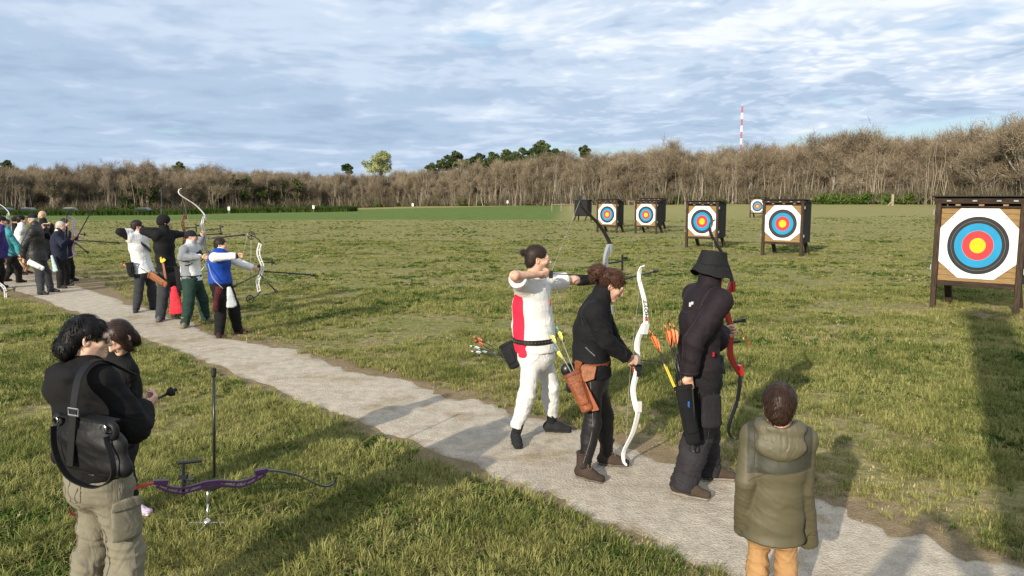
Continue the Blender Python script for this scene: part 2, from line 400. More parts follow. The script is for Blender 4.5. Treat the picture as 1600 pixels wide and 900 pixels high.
def build_path():
    Rr = interp(PATH_R, 14); Ll = interp(PATH_L, 14); n = len(Rr); V = []; E = []; nw = 13
    for i in range(n):
        ax = nrm(Rr[i] - Ll[i]); w = np.linalg.norm(Rr[i] - Ll[i])
        r = Rr[i] + ax * ((noise2(i * .21, 1.0, 7) - .5) * .42 + (noise2(i * .83, 5.0, 9) - .5) * .20 + (noise2(i * 2.3, 5.0, 9) - .5) * .07)
        l = Ll[i] - ax * ((noise2(i * .19, 9.0, 8) - .5) * .24 + (noise2(i * .9, 7.0, 4) - .5) * .12 + (noise2(i * 2.3, 8.0, 9) - .5) * .06)
        for j in range(nw):
            k = j / (nw - 1); p = l + (r - l) * k; e = abs(2 * k - 1)
            V.append((p[0], p[1], .006 + (0 if 0 < j < nw - 1 else -.012))); E.append(e ** 2.2)
    m = MB(); m.add(V, [(i * nw + j, i * nw + j + 1, (i + 1) * nw + j + 1, (i + 1) * nw + j) for i in range(n - 1) for j in range(nw - 1)])
    o = m.build("path", path_mat(), smooth=True); at = o.data.attributes.new('edge', 'FLOAT', 'POINT'); at.data.foreach_set('value', E)
    tag(o, kind='structure')
build_ground(); build_path()

# ------------------------------------------------------------------ scattering (for what nobody could count)
def scatter(name, P, rot, scl, idx, protos):
    me = bpy.data.meshes.new(name); me.from_pydata(np.asarray(P).tolist(), [], [])
    for nm, ty, key, arr in (('rot', 'FLOAT_VECTOR', 'vector', rot), ('scl', 'FLOAT', 'value', scl), ('pick', 'INT', 'value', idx)):
        at = me.attributes.new(nm, ty, 'POINT'); at.data.foreach_set(key, np.asarray(arr, np.int32 if ty == 'INT' else np.float32).ravel())
    o = link(name, me)
    ng = bpy.data.node_groups.new(name, 'GeometryNodeTree')
    ng.interface.new_socket("Geometry", in_out='INPUT', socket_type='NodeSocketGeometry'); ng.interface.new_socket("Geometry", in_out='OUTPUT', socket_type='NodeSocketGeometry')
    N = ng.nodes; L = ng.links; gi = N.new('NodeGroupInput'); go = N.new('NodeGroupOutput'); ip = N.new('GeometryNodeInstanceOnPoints')
    jn = N.new('GeometryNodeJoinGeometry')
    for pm in protos:
        po = bpy.data.objects.new(pm.name, pm)
        oi = N.new('GeometryNodeObjectInfo'); oi.inputs['Object'].default_value = po; oi.inputs['As Instance'].default_value = True
        L.new(oi.outputs['Geometry'], jn.inputs[0])
    def na(nm, ty):
        q = N.new('GeometryNodeInputNamedAttribute'); q.data_type = ty; q.inputs['Name'].default_value = nm; return q.outputs[0]
    ip.inputs['Pick Instance'].default_value = True
    L.new(gi.outputs[0], ip.inputs['Points']); L.new(jn.outputs[0], ip.inputs['Instance'])
    L.new(na('pick', 'INT'), ip.inputs['Instance Index']); L.new(na('rot', 'FLOAT_VECTOR'), ip.inputs['Rotation']); L.new(na('scl', 'FLOAT'), ip.inputs['Scale'])
    L.new(ip.outputs[0], go.inputs[0])
    md = o.modifiers.new(name, 'NODES'); md.node_group = ng
    return tag(o, kind='stuff')

def leaf_mat(name, a, b, scale=0.6, trans=.25, tone=.25):
    """foliage or blades: two colours mottled over the place, each piece a little different"""
    mm = bpy.data.materials.new(name); mm.use_nodes = True; t = NT(mm.node_tree)
    pos = t.n('ShaderNodeNewGeometry').outputs['Position']
    rnd = t.n('ShaderNodeAttribute', dict(attribute_name='rnd')).outputs['Fac']
    f = t.m('ADD', t.m('MULTIPLY', t.ss(t.noise(pos, scale, 4, .65), .32, .68), .65), t.m('MULTIPLY', rnd, .5))
    c = t.mix(t.ss(f, .1, 1.0), a, b)
    k = t.ss(rnd, 0, 1, 1 - tone, 1 + tone)
    c = t.mix(1.0, c, t.n('ShaderNodeCombineXYZ', X=k, Y=k, Z=k).outputs[0], 'MULTIPLY')
    d = t.n('ShaderNodeBsdfDiffuse', Color=c); tr = t.n('ShaderNodeBsdfTranslucent', Color=c)
    t.n('ShaderNodeOutputMaterial', Surface=t.n('ShaderNodeMixShader', i0=trans, i1=d, i2=tr)); return mm

def tuft(name, m, n, h, spread, w, seed, flat=0.3):
    r = np.random.default_rng(seed); V = []; F = []; A_ = []
    for i in range(n):
        a = r.uniform(0, 2 * math.pi); q = r.uniform(0, spread) ; hh = h * r.uniform(.45, 1.1); ln = r.uniform(.15, 1.0) * (flat + .5)
        b = A(q * math.cos(a), q * math.sin(a), -.012); da = a + r.normal(0, .7); dr = A(math.cos(da), math.sin(da), 0); sd = A(-dr[1], dr[0], 0) * w * r.uniform(.6, 1.3) / 2
        p1 = b + dr * hh * ln * .35 + A(0, 0, hh * .6); p2 = b + dr * hh * ln + A(0, 0, hh * (1 - .35 * ln))
        k = len(V); V += [b - sd, b + sd, p1 + sd * .8, p1 - sd * .8, p2]; F += [(k, k + 1, k + 2, k + 3), (k + 3, k + 2, k + 4)]; A_ += [r.uniform()] * 5
    mb = MB(); mb.add(V, F); me = mb.mesh(name, m, smooth=True); at = me.attributes.new('rnd', 'FLOAT', 'POINT'); at.data.foreach_set('value', A_); return me

def build_grass():
    gm = leaf_mat("grass_blade", (0.138, 0.166, 0.045), (0.350, 0.336, 0.122), 0.9, .40)
    dm = leaf_mat("dry_blade", (0.30, 0.25, 0.105), (0.52, 0.44, 0.23), 1.3, .25)
    cm = leaf_mat("clover_leaf", (0.045, 0.095, 0.018), (0.10, 0.17, 0.035), 2.0, .3)
    P = [tuft("grass_tuft", gm, 16, .038, .06, .0048, 1, .7), tuft("grass_tuft", gm, 30, .092, .060, .0056, 2, .6), tuft("dry_tuft", dm, 16, .055, .075, .005, 3, 1.0), tuft("dry_tuft", dm, 14, .026, .11, .0042, 4, 2.4),
         tuft("weed_tuft", cm, 22, .045, .06, .016, 5, .8)]
    r = np.random.default_rng(11); pts = []; rot = []; scl = []; idx = []
    def band(y0, y1, n, s0, s1, far=False):
        y = np.sqrt(r.uniform(y0 ** 2, y1 ** 2, n)); x = r.uniform(-.80, .80, n) * y + r.uniform(-1.5, 1.5, n)
        wn = wear(x, y); g = .5 * noise2(x * .55, y * .55, 21) + .5 * noise2(x * 1.9, y * 1.9, 22) - .16 * wn; g2 = noise2(x * .9, y * .9, 23)
        d = path_dist(x, y)
        keep = (d > -.05 + .34 * (noise2(x * 2.3, y * 2.3, 31) - .35)) & (r.uniform(0, 1, n) < np.clip(.35 + d * 1.6, 0, 1)) & (r.uniform(0, 1, n) < np.clip((g - .32) / .13, .10 + .25 * wn, 1))
        x, y, g, g2, wn = x[keep], y[keep], g[keep], g2[keep], wn[keep]; n = len(x); u = r.uniform(0, 1, n)
        green = np.clip((g - .42) / .2, 0, 1) * .62 + .14 * (1 - wn)
        green = green * (1 - .75 * np.clip(wn, 0, 1)); k = np.where(u < green, np.where((g2 > .58) & (r.uniform(0, 1, n) < .75), 1, 0), np.where(r.uniform(0, 1, n) < .42, 2, 3))
        k = np.where((g2 < .36) & (y < 16) & (r.uniform(0, 1, n) < .20), 4, k)
        pts.append(np.stack([x, y, ground_z(x, y)], -1)); scl.append(r.uniform(s0, s1, n) * (.35 + 1.25 * np.clip(g, .1, .75))); idx.append(k)
        rot.append(np.stack([r.normal(0, .12, n), r.normal(0, .12, n), r.uniform(0, 6.28, n)], -1))
    band(2.2, 6.0, 26000, .75, 1.25); band(6.0, 10.5, 36000, .8, 1.3); band(10.5, 18, 42000, .85, 1.35); band(18, 38, 46000, .9, 1.45); band(38, 72, 24000, 1.1, 1.7)
    scatter("grass", np.concatenate(pts), np.concatenate(rot), np.concatenate(scl), np.concatenate(idx), P)
    # ragged long grass on the bank below the parked cars
    n = 7000; x = r.uniform(-118, -28, n); y = r.uniform(128, 137, n) + x * -.02
    long_ = [tuft("bank_tuft", leaf_mat("bank_blade", (0.04, 0.075, 0.018), (0.08, 0.115, 0.03), .3, .2), 18, .8, .35, .09, 8)]
    scatter("long_grass_bank", np.stack([x, y, land(x, y)], -1), np.stack([0 * x, 0 * x, r.uniform(0, 6.28, n)], -1), r.uniform(.9, 1.6, n), np.zeros(n), long_)
build_grass()
def build_litter():
    r = np.random.default_rng(77); st = mat("pebble_stone", (.34, .30, .25), .9, .35, 20.0); pm = []
    for i in range(2):
        m = MB(); m.ball((0, 0, .002), .006, 6, None, (1.3, .9, .7)); pm.append(m.mesh("pebble", st))
    q = np.random.default_rng(5); V = []; F = []; R = []
    for j in range(7):
        p = A(q.normal(0, .03), q.normal(0, .03), .004); a = q.uniform(0, 6.28); d = A(math.cos(a), math.sin(a), q.uniform(0, .12)) * q.uniform(.02, .06); sd = A(-d[1], d[0], 0) * .03; k = len(V); V += [p - sd, p + sd, p + d]; F.append((k, k + 1, k + 2)); R += [q.uniform()] * 3
    m = MB(); m.add(V, F); me = m.mesh("straw", bpy.data.materials["dry_blade"]); me.attributes.new('rnd', 'FLOAT', 'POINT').data.foreach_set('value', R); pm.append(me)
    n = 16000; y = r.uniform(3, 17, n); x = r.uniform(-11, 4, n); d = path_dist(x, y); e = r.uniform(0, 1, n) < np.where(noise2(x * 1.3, y * 1.3, 71) > .55, .9, .25) * np.exp(np.clip(d, -1, 0) * 1.2)
    k = (d < .12) & e; x, y = x[k], y[k]; n = len(x); u = r.uniform(0, 1, n)
    scatter("path_litter", np.stack([x, y, 0 * x + .006], -1), np.stack([0 * x, 0 * x, r.uniform(0, 6.28, n)], -1), r.uniform(.35, 1.25, n) ** 1.6, np.where(u < .3, 0, np.where(u < .6, 1, 2)), pm)
build_litter()

# ------------------------------------------------------------------ the wood round the field
BARK = mat("grey_bark", (0.265, 0.235, 0.195), .9, .35, 3.0)
def twig_mat(name, a, b): return leaf_mat(name, a, b, .12, 0.0, .35)
TWIG = twig_mat("bare_twigs", (0.150, 0.119, 0.081), (0.262, 0.212, 0.150))
def bare_tree(seed, H, tw=1.0, wide=1.0):
    """trunk with limbs, and a crown of fine twigs; meshes stand on the origin"""
    r = np.random.default_rng(seed); tr = MB(); tips = []
    def grow(p, d, L, rr, lev):
        n = 4; P = [p]; q = p.copy(); dd = d.copy()
        for i in range(n):
            dd = nrm(dd + r.normal(0, .16 if lev else .07, 3) + A(0, 0, .06 if lev else .0)); q = q + dd * L / n; P.append(q)
        tr.tube(P, np.linspace(rr, rr * .55, n + 1), 5 if lev < 2 else 3)
        if lev >= 3: tips.extend((P[i], dd) for i in (1, 2, 3, 4)); return
        kids = (5, 4, 3)[lev]
        for i in range(kids):
            k = r.uniform(.24, 1.0); s = P[min(n, int(k * n))]; a = r.uniform(0, 6.28)
            o = A(math.cos(a), math.sin(a), 0); nd = nrm(dd * r.uniform(.7, 1.2) + o * r.uniform(.38, .80) * wide + A(0, 0, .12))
            grow(s, nd, L * r.uniform(.50, .72), rr * r.uniform(.34, .50), lev + 1)
        if lev >= 1: tips.append((P[-1], dd))
    for s in range(1 if r.uniform() < .6 else 2):
        grow(A(r.normal(0, .2), r.normal(0, .2), -.3), nrm(A(r.normal(0, .10), r.normal(0, .10), 1)), H * .56, H * r.uniform(.012, .018), 0)
    V = []; F = []; R = []
    for p, d in tips:
        for k in range(int(13 * tw)):
            dd = nrm(d + r.normal(0, .65, 3) + A(0, 0, .15)); L = r.uniform(.5, 1.35) * H / 10.5; s = p + r.normal(0, .22, 3)
            sd = nrm(np.cross(dd, r.normal(0, 1, 3))) * r.uniform(.008, .019); m1 = s + dd * L * .5 + r.normal(0, .06, 3); i = len(V)
            V += [s - sd, s + sd, m1 + sd * .8, m1 - sd * .8, s + dd * L + r.normal(0, .12, 3)]; F += [(i, i + 1, i + 2, i + 3), (i + 3, i + 2, i + 4)]; R += [r.uniform()] * 5
    c = MB(); c.add(V, F); me = c.mesh("crown", TWIG); me.attributes.new('rnd', 'FLOAT', 'POINT').data.foreach_set('value', R)
    return tr.mesh("trunk", BARK, smooth=True), me
def leafy(name, m, clumps, per, size, seed, noise=.5):
    r = np.random.default_rng(seed); V = []; F = []; R = []
    for (c, rd) in clumps:
        k = r.uniform()
        for j in range(per):
            d = nrm(r.normal(0, 1, 3)); p = A(*c) + d * A(*rd) * r.uniform(.35, 1.05) ** .6
            a = nrm(r.normal(0, 1, 3)); b = nrm(np.cross(a, d + r.normal(0, noise, 3))); s = size * r.uniform(.5, 1.3); i = len(V)
            V += [p - a * s - b * s * .5, p + a * s - b * s * .4, p + a * s * .8 + b * s * .5, p - a * s * .7 + b * s * .6]; F.append((i, i + 1, i + 2, i + 3)); R += [np.clip(.6 * k + .4 * r.uniform(), 0, 1)] * 4
    mb = MB(); mb.add(V, F); me = mb.mesh(name, m); me.attributes.new('rnd', 'FLOAT', 'POINT').data.foreach_set('value', R); return me
def wood_at(b, back=0.0):
    Y = float(np.interp(b, _WB, _WY)) + back; x = b * Y
    return x, Y, float(np.interp(b, _WB, _WZ)), float(np.interp(b, _WB, _WH))
def build_wood():
    r = np.random.default_rng(5)
    protos = [bare_tree(40 + i, 10.5, 1.0, w) for i, w in enumerate((.9, 1.05, .7, 1.0, .6, .85, .75, 1.1))]
    n = 285; bs = np.linspace(-.80, .82, n)
    # more trees where the wood stands nearer
    for i, b0 in enumerate(bs):
        b = b0 + r.normal(0, .004); row = i % 3; x, y, z, h = wood_at(b, row * 4.2 + r.uniform(-1.5, 2.2))
        k = int(r.integers(0, len(protos))); s = h / 10.5 * r.uniform(.70, 1.02) * (1.0 + .07 * row)
        o = empty("bare_tree", (x, y, z), "leafless brown tree in the close wood edge round the far side of the field", "tree", "leafless trees of the wood round the field", r.uniform(0, 6.28))
        o.scale = (s * r.uniform(.9, 1.15), s * r.uniform(.9, 1.15), s)
        link("trunk", protos[k][0], o); link("crown", protos[k][1], o)
    # the taller crown above the second butt, and the pale stem at the right edge
    for b, back, sc, lab in ((.443, 4, 1.32, "tallest spreading leafless tree, its crown rising above the wood right of the mast"), (.672, -2, 1.25, "leafless tree with one long pale bare stem above the right-hand butt")):
        x, y, z, h = wood_at(b, back); o = empty("bare_tree", (x, y, z), lab, "tree", None, 1.0); o.scale = (sc * 1.15, sc * 1.15, sc)
        pr = bare_tree(77 if sc > 1.3 else 78, 10.5, .9, 1.15); link("trunk", pr[0], o); link("crown", pr[1], o)
    # the depth of the wood behind the edge rows
    m = 900; b = r.uniform(-.84, .86, m); P = []; S = []
    for q in b:
        x, y, z, h = wood_at(q, r.uniform(12, 42)); P.append((x, y, z)); S.append(h / 10.5 * r.uniform(.85, 1.08))
    def whole(p, i):
        me = bpy.data.meshes.new("deep_wood_tree"); bm = bmesh.new(); bm.from_mesh(p[0]); k = len(bm.faces); bm.from_mesh(p[1]); bm.faces.ensure_lookup_table()
        for f in bm.faces[k:]: f.material_index = 1
        bm.to_mesh(me); bm.free(); me.materials.append(BARK); me.materials.append(TWIG); return me
    scatter("deep_wood", P, np.stack([0 * b, 0 * b, r.uniform(0, 6.28, m)], -1), S, r.integers(0, 8, m), [whole(p, i) for i, p in enumerate(protos)])
    # thicket under the trees
    th = leaf_mat("thicket", (0.10, 0.085, 0.055), (0.19, 0.16, 0.11), .3, .1); tm = []
    for i in range(3):
        q = np.random.default_rng(60 + i); V = []; F = []; R = []
        for j in range(420):
            p = A(q.normal(0, .9), q.normal(0, .6), q.uniform(0, .6)); d = nrm(A(q.normal(0, .5), q.normal(0, .5), 1)); L = q.uniform(.6, 2.2); sd = nrm(np.cross(d, q.normal(0, 1, 3))) * .035; k = len(V)
            V += [p - sd, p + sd, p + d * L + q.normal(0, .15, 3)]; F.append((k, k + 1, k + 2)); R += [q.uniform()] * 3
        mb = MB(); mb.add(V, F); me = mb.mesh("thicket_clump", th); me.attributes.new('rnd', 'FLOAT', 'POINT').data.foreach_set('value', R); tm.append(me)
    # slim pale saplings and poles along the edge
    sp = leaf_mat("pole_bark", (0.135, 0.112, 0.084), (0.29, 0.25, 0.195), .3, 0.0, .35); sm_ = []
    for i in range(4):
        q = np.random.default_rng(160 + i); V = []; F = []; R = []
        for j in range(9):
            p = A(q.normal(0, 1.1), q.normal(0, .8), -.1); h_ = q.uniform(3.0, 7.5); w_ = q.uniform(.035, .075); ln = A(q.normal(0, .09), q.normal(0, .09), 1); n_ = 5; k0 = len(V); rv = q.uniform()
            for a in range(n_):
                f_ = a / (n_ - 1); c_ = p + ln * h_ * f_ + A(q.normal(0, .10), q.normal(0, .10), 0) * (f_ > 0); ww = w_ * (1 - .75 * f_)
                V += [c_ + A(ww, 0, 0), c_ + A(-ww * .5, ww * .85, 0), c_ + A(-ww * .5, -ww * .85, 0)]; R += [rv] * 3
            F += [(k0 + a * 3 + b_, k0 + a * 3 + (b_ + 1) % 3, k0 + a * 3 + 3 + (b_ + 1) % 3, k0 + a * 3 + 3 + b_) for a in range(n_ - 1) for b_ in range(3)]
        mb = MB(); mb.add(V, F); me = mb.mesh("pole_clump", sp); me.attributes.new('rnd', 'FLOAT', 'POINT').data.foreach_set('value', R); sm_.append(me)
    n = 420; b = r.uniform(-.80, .82, n); P = []
    for q in b: x, y, z, h = wood_at(q, r.uniform(-2.5, 6)); P.append((x, y, z))
    scatter("saplings", P, np.stack([0 * b, 0 * b, r.uniform(0, 6.28, n)], -1), r.uniform(.75, 1.25, n), r.integers(0, 4, n), sm_)
    n = 1500; b = r.uniform(-.82, .84, n); P = []
    for q in b: x, y, z, h = wood_at(q, r.uniform(-2.0, 14)); P.append((x, y, z))
    scatter("undergrowth", P, np.stack([0 * b, 0 * b, r.uniform(0, 6.28, n)], -1), r.uniform(.6, 1.5, n), r.integers(0, 3, n), tm)
    # evergreen shrubs at the foot of the wood
    gl = leaf_mat("shrub_leaf", (0.040, 0.066, 0.016), (0.085, 0.115, 0.032), .5, .2); iv = leaf_mat("ivy_leaf", (0.022, 0.036, 0.012), (0.060, 0.080, 0.026), .4, .15)
    bl = leaf_mat("broom_leaf", (0.060, 0.110, 0.020), (0.120, 0.175, 0.040), .5, .2)
    sh = []
    for i, mm in enumerate((gl, gl, bl)):
        q = np.random.default_rng(90 + i); sh.append(leafy("leafy_shrub", mm, [((q.normal(0, .9), q.normal(0, .6), q.uniform(.3, 1.1)), (.8, .7, .7)) for _ in range(7)], 110, .13, 95 + i))
    for i in range(46):
        b = r.uniform(-.70, .70); x, y, z, h = wood_at(b, r.uniform(-2.5, .5)); o = link("leafy_shrub", sh[i % 2], None, (x, y, z)); o.rotation_euler.z = r.uniform(0, 6); s = r.uniform(.6, 1.25); o.scale = (s * 1.3, s, s * r.uniform(.7, 1.1))
        tag(o, "dark green leafy shrub at the foot of the bare wood", "shrub", "dark green shrubs at the foot of the wood")
    for i in range(16):
        b = (1285 + i * 10.5 - 800) / 1186 + r.normal(0, .004); x, y, z, h = wood_at(b, r.uniform(-4, -1)); o = link("broom_shrub", sh[2], None, (x, y, z)); o.rotation_euler.z = r.uniform(0, 6); s = r.uniform(.7, 1.15); o.scale = (s * 1.2, s, s)
        tag(o, "bright green bushy shrub in the thicket left of the right-hand butt", "shrub", "bright green shrubs left of the right-hand butt")
    # ivy-clad trees on the left
    for u, top in ((205, 285), (233, 288), (372, 282), (388, 286), (425, 292), (440, 290), (465, 290), (352, 305), (410, 300)):
        b = (u - 800) / 1186; x, y, z, h = wood_at(b, r.uniform(-1, 2)); hh = (333 - top) * y / 1186
        o = empty("ivy_tree", (x, y, z), "dark green ivy-clad tree in the left part of the wood", "tree", "ivy-clad trees in the left of the wood")
        q = np.random.default_rng(u); cl = [((q.normal(0, 1.1), q.normal(0, .9), q.uniform(.6, hh)), (1.1, 1.1, .9)) for _ in range(11)]
        MBt = MB(); MBt.tube([(0, 0, -.3), (.1, 0, hh * .5), (0, .1, hh)], [.22, .18, .08], 6); link("trunk", MBt.mesh("trunk", BARK), o)
        link("crown", leafy("crown", iv, cl, 70, .26, u), o)
    # pines standing over the wood, one pale budding tree
    pn = leaf_mat("pine_needles", (0.030, 0.050, 0.020), (0.085, 0.108, 0.045), .35, .1); pb = mat("pine_bark", (0.20, 0.135, 0.095), .9, .3, 3.0)
    pines = [(545, 257, 16), (285, 254, 16), (20, 252, 22), (712, 239, 30), (748, 242, 26), (768, 240, 24), (790, 236, 26), (815, 234, 26), (845, 223, 34), (866, 235, 30), (693, 250, 20), (676, 256, 18), (912, 229, 18), (730, 250, 18), (702, 253, 20), (722, 251, 22), (760, 250, 24), (780, 247, 24), (803, 245, 24), (830, 243, 26), (857, 240, 26), (877, 245, 22), (888, 251, 18)]
    for j, (u, top, w) in enumerate(pines):
        b = (u - 800) / 1186; x, y, z, h = wood_at(b, 20 + (j % 3) * 4); hh = (310 - top) * y / 1186 + 2.1 - z; wd = w * y / 1186 / 2
        lab = {545: "small dark pine just left of the pale budding tree", 285: "lone dark pine top over the left part of the wood", 20: "dark pine top at the left edge of the wood", 845: "tallest dark pine of the clump over the middle of the wood", 912: "dark pine top right of the pine clump"}.get(u)
        o = empty("pine_tree", (x, y, z), lab or "dark green pine in the clump rising over the middle of the wood", "tree", None if lab else "pines in the clump over the wood")
        q = np.random.default_rng(300 + j); m_ = MB(); m_.tube([(0, 0, -.5), (.15, .1, hh * .5), (.1, 0, hh * .97)], [.28, .22, .07], 6); cl = []
        for k in range(15):
            a = q.uniform(0, 6.28); e = (q.uniform(.15, 1) * wd * A(math.cos(a), math.sin(a), 0)) + A(.1, 0, hh - q.uniform(.2, 1.0) * max(2.6, wd * 1.5)); cl.append((e, (wd * .42, wd * .42, wd * .24))); m_.tube([(.1, 0, e[2] - .8), e], [.08, .03], 4)
        cl.append(((.1, 0, hh - .35), (wd * .4, wd * .4, wd * .25)))
        link("trunk", m_.mesh("trunk", pb, smooth=True), o); link("crown", leafy("crown", pn, cl, 150, .26, 400 + j), o)
    pl = leaf_mat("young_leaf", (0.24, 0.27, 0.10), (0.40, 0.42, 0.20), .3, .25)
    x, y, z, h = wood_at((597 - 800) / 1186, 16); hh = (310 - 237) * y / 1186 + 2.1 - z
    o = empty("budding_tree", (x, y, z), "pale yellow-green budding tree rising over the middle of the bare wood", "tree")
    q = np.random.default_rng(3); m_ = MB(); m_.tube([(0, 0, -.5), (.1, 0, hh * .6), (0, 0, hh * .9)], [.3, .2, .06], 6)
    cl = [((q.uniform(-2.6, 2.8) * (1 - .25 * k / 26), q.normal(0, 1.4), hh - .9 - 4.6 * (1 - k / 26)), (1.25, 1.2, 1.0)) for k in range(27)] + [((-4.2, 0, hh - 3.4), (1.2, 1, 1)), ((-3.4, 0, hh - 4.2), (1.2, 1, 1)), ((0.6, 0, hh - 1), (1.5, 1.2, 1))]
    for c, _ in cl: m_.tube([(0, 0, hh * .45), c], [.09, .03], 4)
    link("trunk", m_.mesh("trunk", BARK), o); link("crown", leafy("crown", pl, cl, 150, .20, 17), o)
build_wood()

# ------------------------------------------------------------------ mast, cars, fences, posts far off
def build_far():
    RED = mat("mast_red_hazed", (0.46, 0.12, 0.10), .5); WHT = mat("mast_white", (0.80, 0.80, 0.78), .5)  # the red is paled: distance haze put into the colour
    Y = 520.0; x = float(pt(1160, 163, Y)[0]); top = float(pt(1160, 166, Y)[2]); n = 15; L = top / n
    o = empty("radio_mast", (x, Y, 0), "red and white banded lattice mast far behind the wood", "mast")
    for i in range(n):
        m = MB(); z0 = i * L; w = .60
        P = [(w * math.cos(a), w * math.sin(a)) for a in (.3, 2.39, 4.49)]
        for a in range(3):
            m.tube([(*P[a], z0), (*P[a], z0 + L - .02)], .12, 5)
            for k in range(3):
                q, s = P[a], P[(a + 1) % 3]; m.tube([(*q, z0 + k * L / 3), (*s, z0 + (k + 1) * L / 3 - .05)], .07, 4); m.tube([(*s, z0 + k * L / 3), (*q, z0 + (k + 1) * L / 3 - .05)], .07, 4)
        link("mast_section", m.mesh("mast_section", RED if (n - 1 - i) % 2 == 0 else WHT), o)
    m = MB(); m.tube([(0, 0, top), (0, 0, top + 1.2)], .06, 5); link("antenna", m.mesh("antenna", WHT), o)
    # cars parked behind the grass bank
    def car(u, col, lab, rz):
        Y = 139.0; x = (u - 800) / 1186 * Y; o = empty("parked_car", (x, Y, float(land(x, Y)) - .15), lab, "car", "cars parked below the wood", rz)
        paint = mat("car_paint_" + lab.split()[0], col, .3, .03, coat=.6); glass = mat("car_glass", (0.03, 0.04, 0.05), .08, .0, spec=.8); rub = mat("tyre_rubber", (0.02, 0.02, 0.02), .9); hub = mat("wheel_rim", (0.5, 0.5, 0.5), .35, metal=.8)
        def prof(pts, w, nm, mm, bev):
            m = MB(); R = A(1, 0, 0, 0, 0, -1, 0, 1, 0).reshape(3, 3); m.prism(pts, -w / 2, w / 2, R); return link(nm, m.mesh(nm, mm, bevel=bev), o)
        prof([(-2.05, .28), (2.05, .28), (2.08, .62), (1.95, .80), (1.1, .92), (-1.6, .95), (-2.0, .90), (-2.1, .6)], 1.72, "body", paint, .09)
        prof([(-1.75, .93), (1.05, .90), (.45, 1.38), (.1, 1.44), (-1.1, 1.44), (-1.5, 1.36)], 1.46, "cabin_glass", glass, .08)
        prof([(-1.35, 1.40), (.35, 1.40), (.15, 1.48), (-1.1, 1.48)], 1.36, "roof", paint, .03)
        for sx in (-1.3, 1.3):
            for sy in (-.8, .8):
                m = MB(); m.lathe((sx, sy - .1, .31), (0, 1, 0), [(0, .2), (0, .30), (.04, .32), (.16, .32), (.2, .30), (.2, .2)], 14); w = link("wheel", m.mesh("wheel", rub, smooth=False), o)
                m = MB(); m.lathe((sx, sy - .108 if sy < 0 else sy - .092, .31), (0, 1, 0), [(0, .19), (.2, .19)], 12); link("rim", m.mesh("rim", hub), w)
        for sy in (-.6, .6):
            m = MB(); m.box((2.07, sy, .68), (.06, .34, .13)); link("headlight", m.mesh("headlight", mat("lamp_lens", (.8, .8, .8), .2)), o)
    car(18, (0.10, 0.13, 0.20), "dark blue car parked at the far left below the wood", .1)
    car(52, (0.22, 0.26, 0.33), "steel blue car parked second from the left below the wood", -.1)
    car(117, (0.55, 0.57, 0.58), "silver car parked below the wood left of the archers' heads", .15)
    car(231, (0.16, 0.16, 0.15), "grey car half hidden in the bank below the ivy-clad trees", 0)
    # marker posts
    wh = mat("white_board", (0.75, 0.74, 0.70), .7); wd = mat("weathered_wood", (0.20, 0.16, 0.12), .9, .3, 5)
    for u, v, Y, lab in ((358, 332, 118, "small white marker post at the field edge above the white bow"), (490, 329, 128, "small white marker post in the green field under the dark ivy"), (645, 326, 140, "small white marker post at the middle of the field edge"), (793, 323, 158, "white marker board at the foot of the wood left of the rail fence")):
        p = pt(u, v, Y); z = float(land(p[0], p[1])); o = empty("marker_post", (p[0], p[1], z), lab, "post", "white marker posts along the field edge")
        m = MB(); m.box((0, 0, .35), (.09, .09, .8)); link("post", m.mesh("post", wd), o)
        m = MB(); m.box((0, -.06, .86), (.34, .04, .55)); link("board", m.mesh("board", wh), o)
    p = pt(1394, 321, 98); z = float(land(p[0], p[1])); o = empty("wooden_post", (p[0], p[1], z), "thick wooden post with a slanting brace before the thicket left of the right-hand butt", "post")
    m = MB(); m.box((0, 0, .65), (.26, .24, 1.7)); link("post", m.mesh("post", mat("old_oak", (0.30, 0.25, 0.19), .9, .3, 3)), o); m = MB(); m.bar((-.13, 0, .5), (-.70, 0, -.1), .11, .11, (0, 1, 0)); link("brace", m.mesh("brace", mat("old_oak", (1, 1, 1))), o)
    def rail(u0, v0, u1, v1, Y, n, lab):
        a, b = pt(u0, v0, Y), pt(u1, v1, Y); a[2] = land(a[0], a[1]); b[2] = land(b[0], b[1]); o = empty("rail_fence", a, lab, "fence"); d = b - a
        for i in range(n): q = d * i / (n - 1); m = MB(); m.box(q + A(0, 0, .55), (.16, .16, 1.15)); link("post", m.mesh("post", wd), o)
        for i in range(n - 1):
            m = MB(); m.bar(d * i / (n - 1) + A(0, -.10, .95), d * (i + 1) / (n - 1) + A(0, -.10, .95), .05, .12, (0, 1, 0)); link("rail", m.mesh("rail", wd), o)
    rail(862, 331, 906, 331, 105, 4, "low dark wooden rail fence left of the farthest butts")
    rail(1186, 331, 1192, 331, 100, 2, "short wooden rail behind the small far butt"); rail(982, 330, 1000, 330, 118, 3, "low pale rail fence seen between the fourth and fifth butts")
build_far()

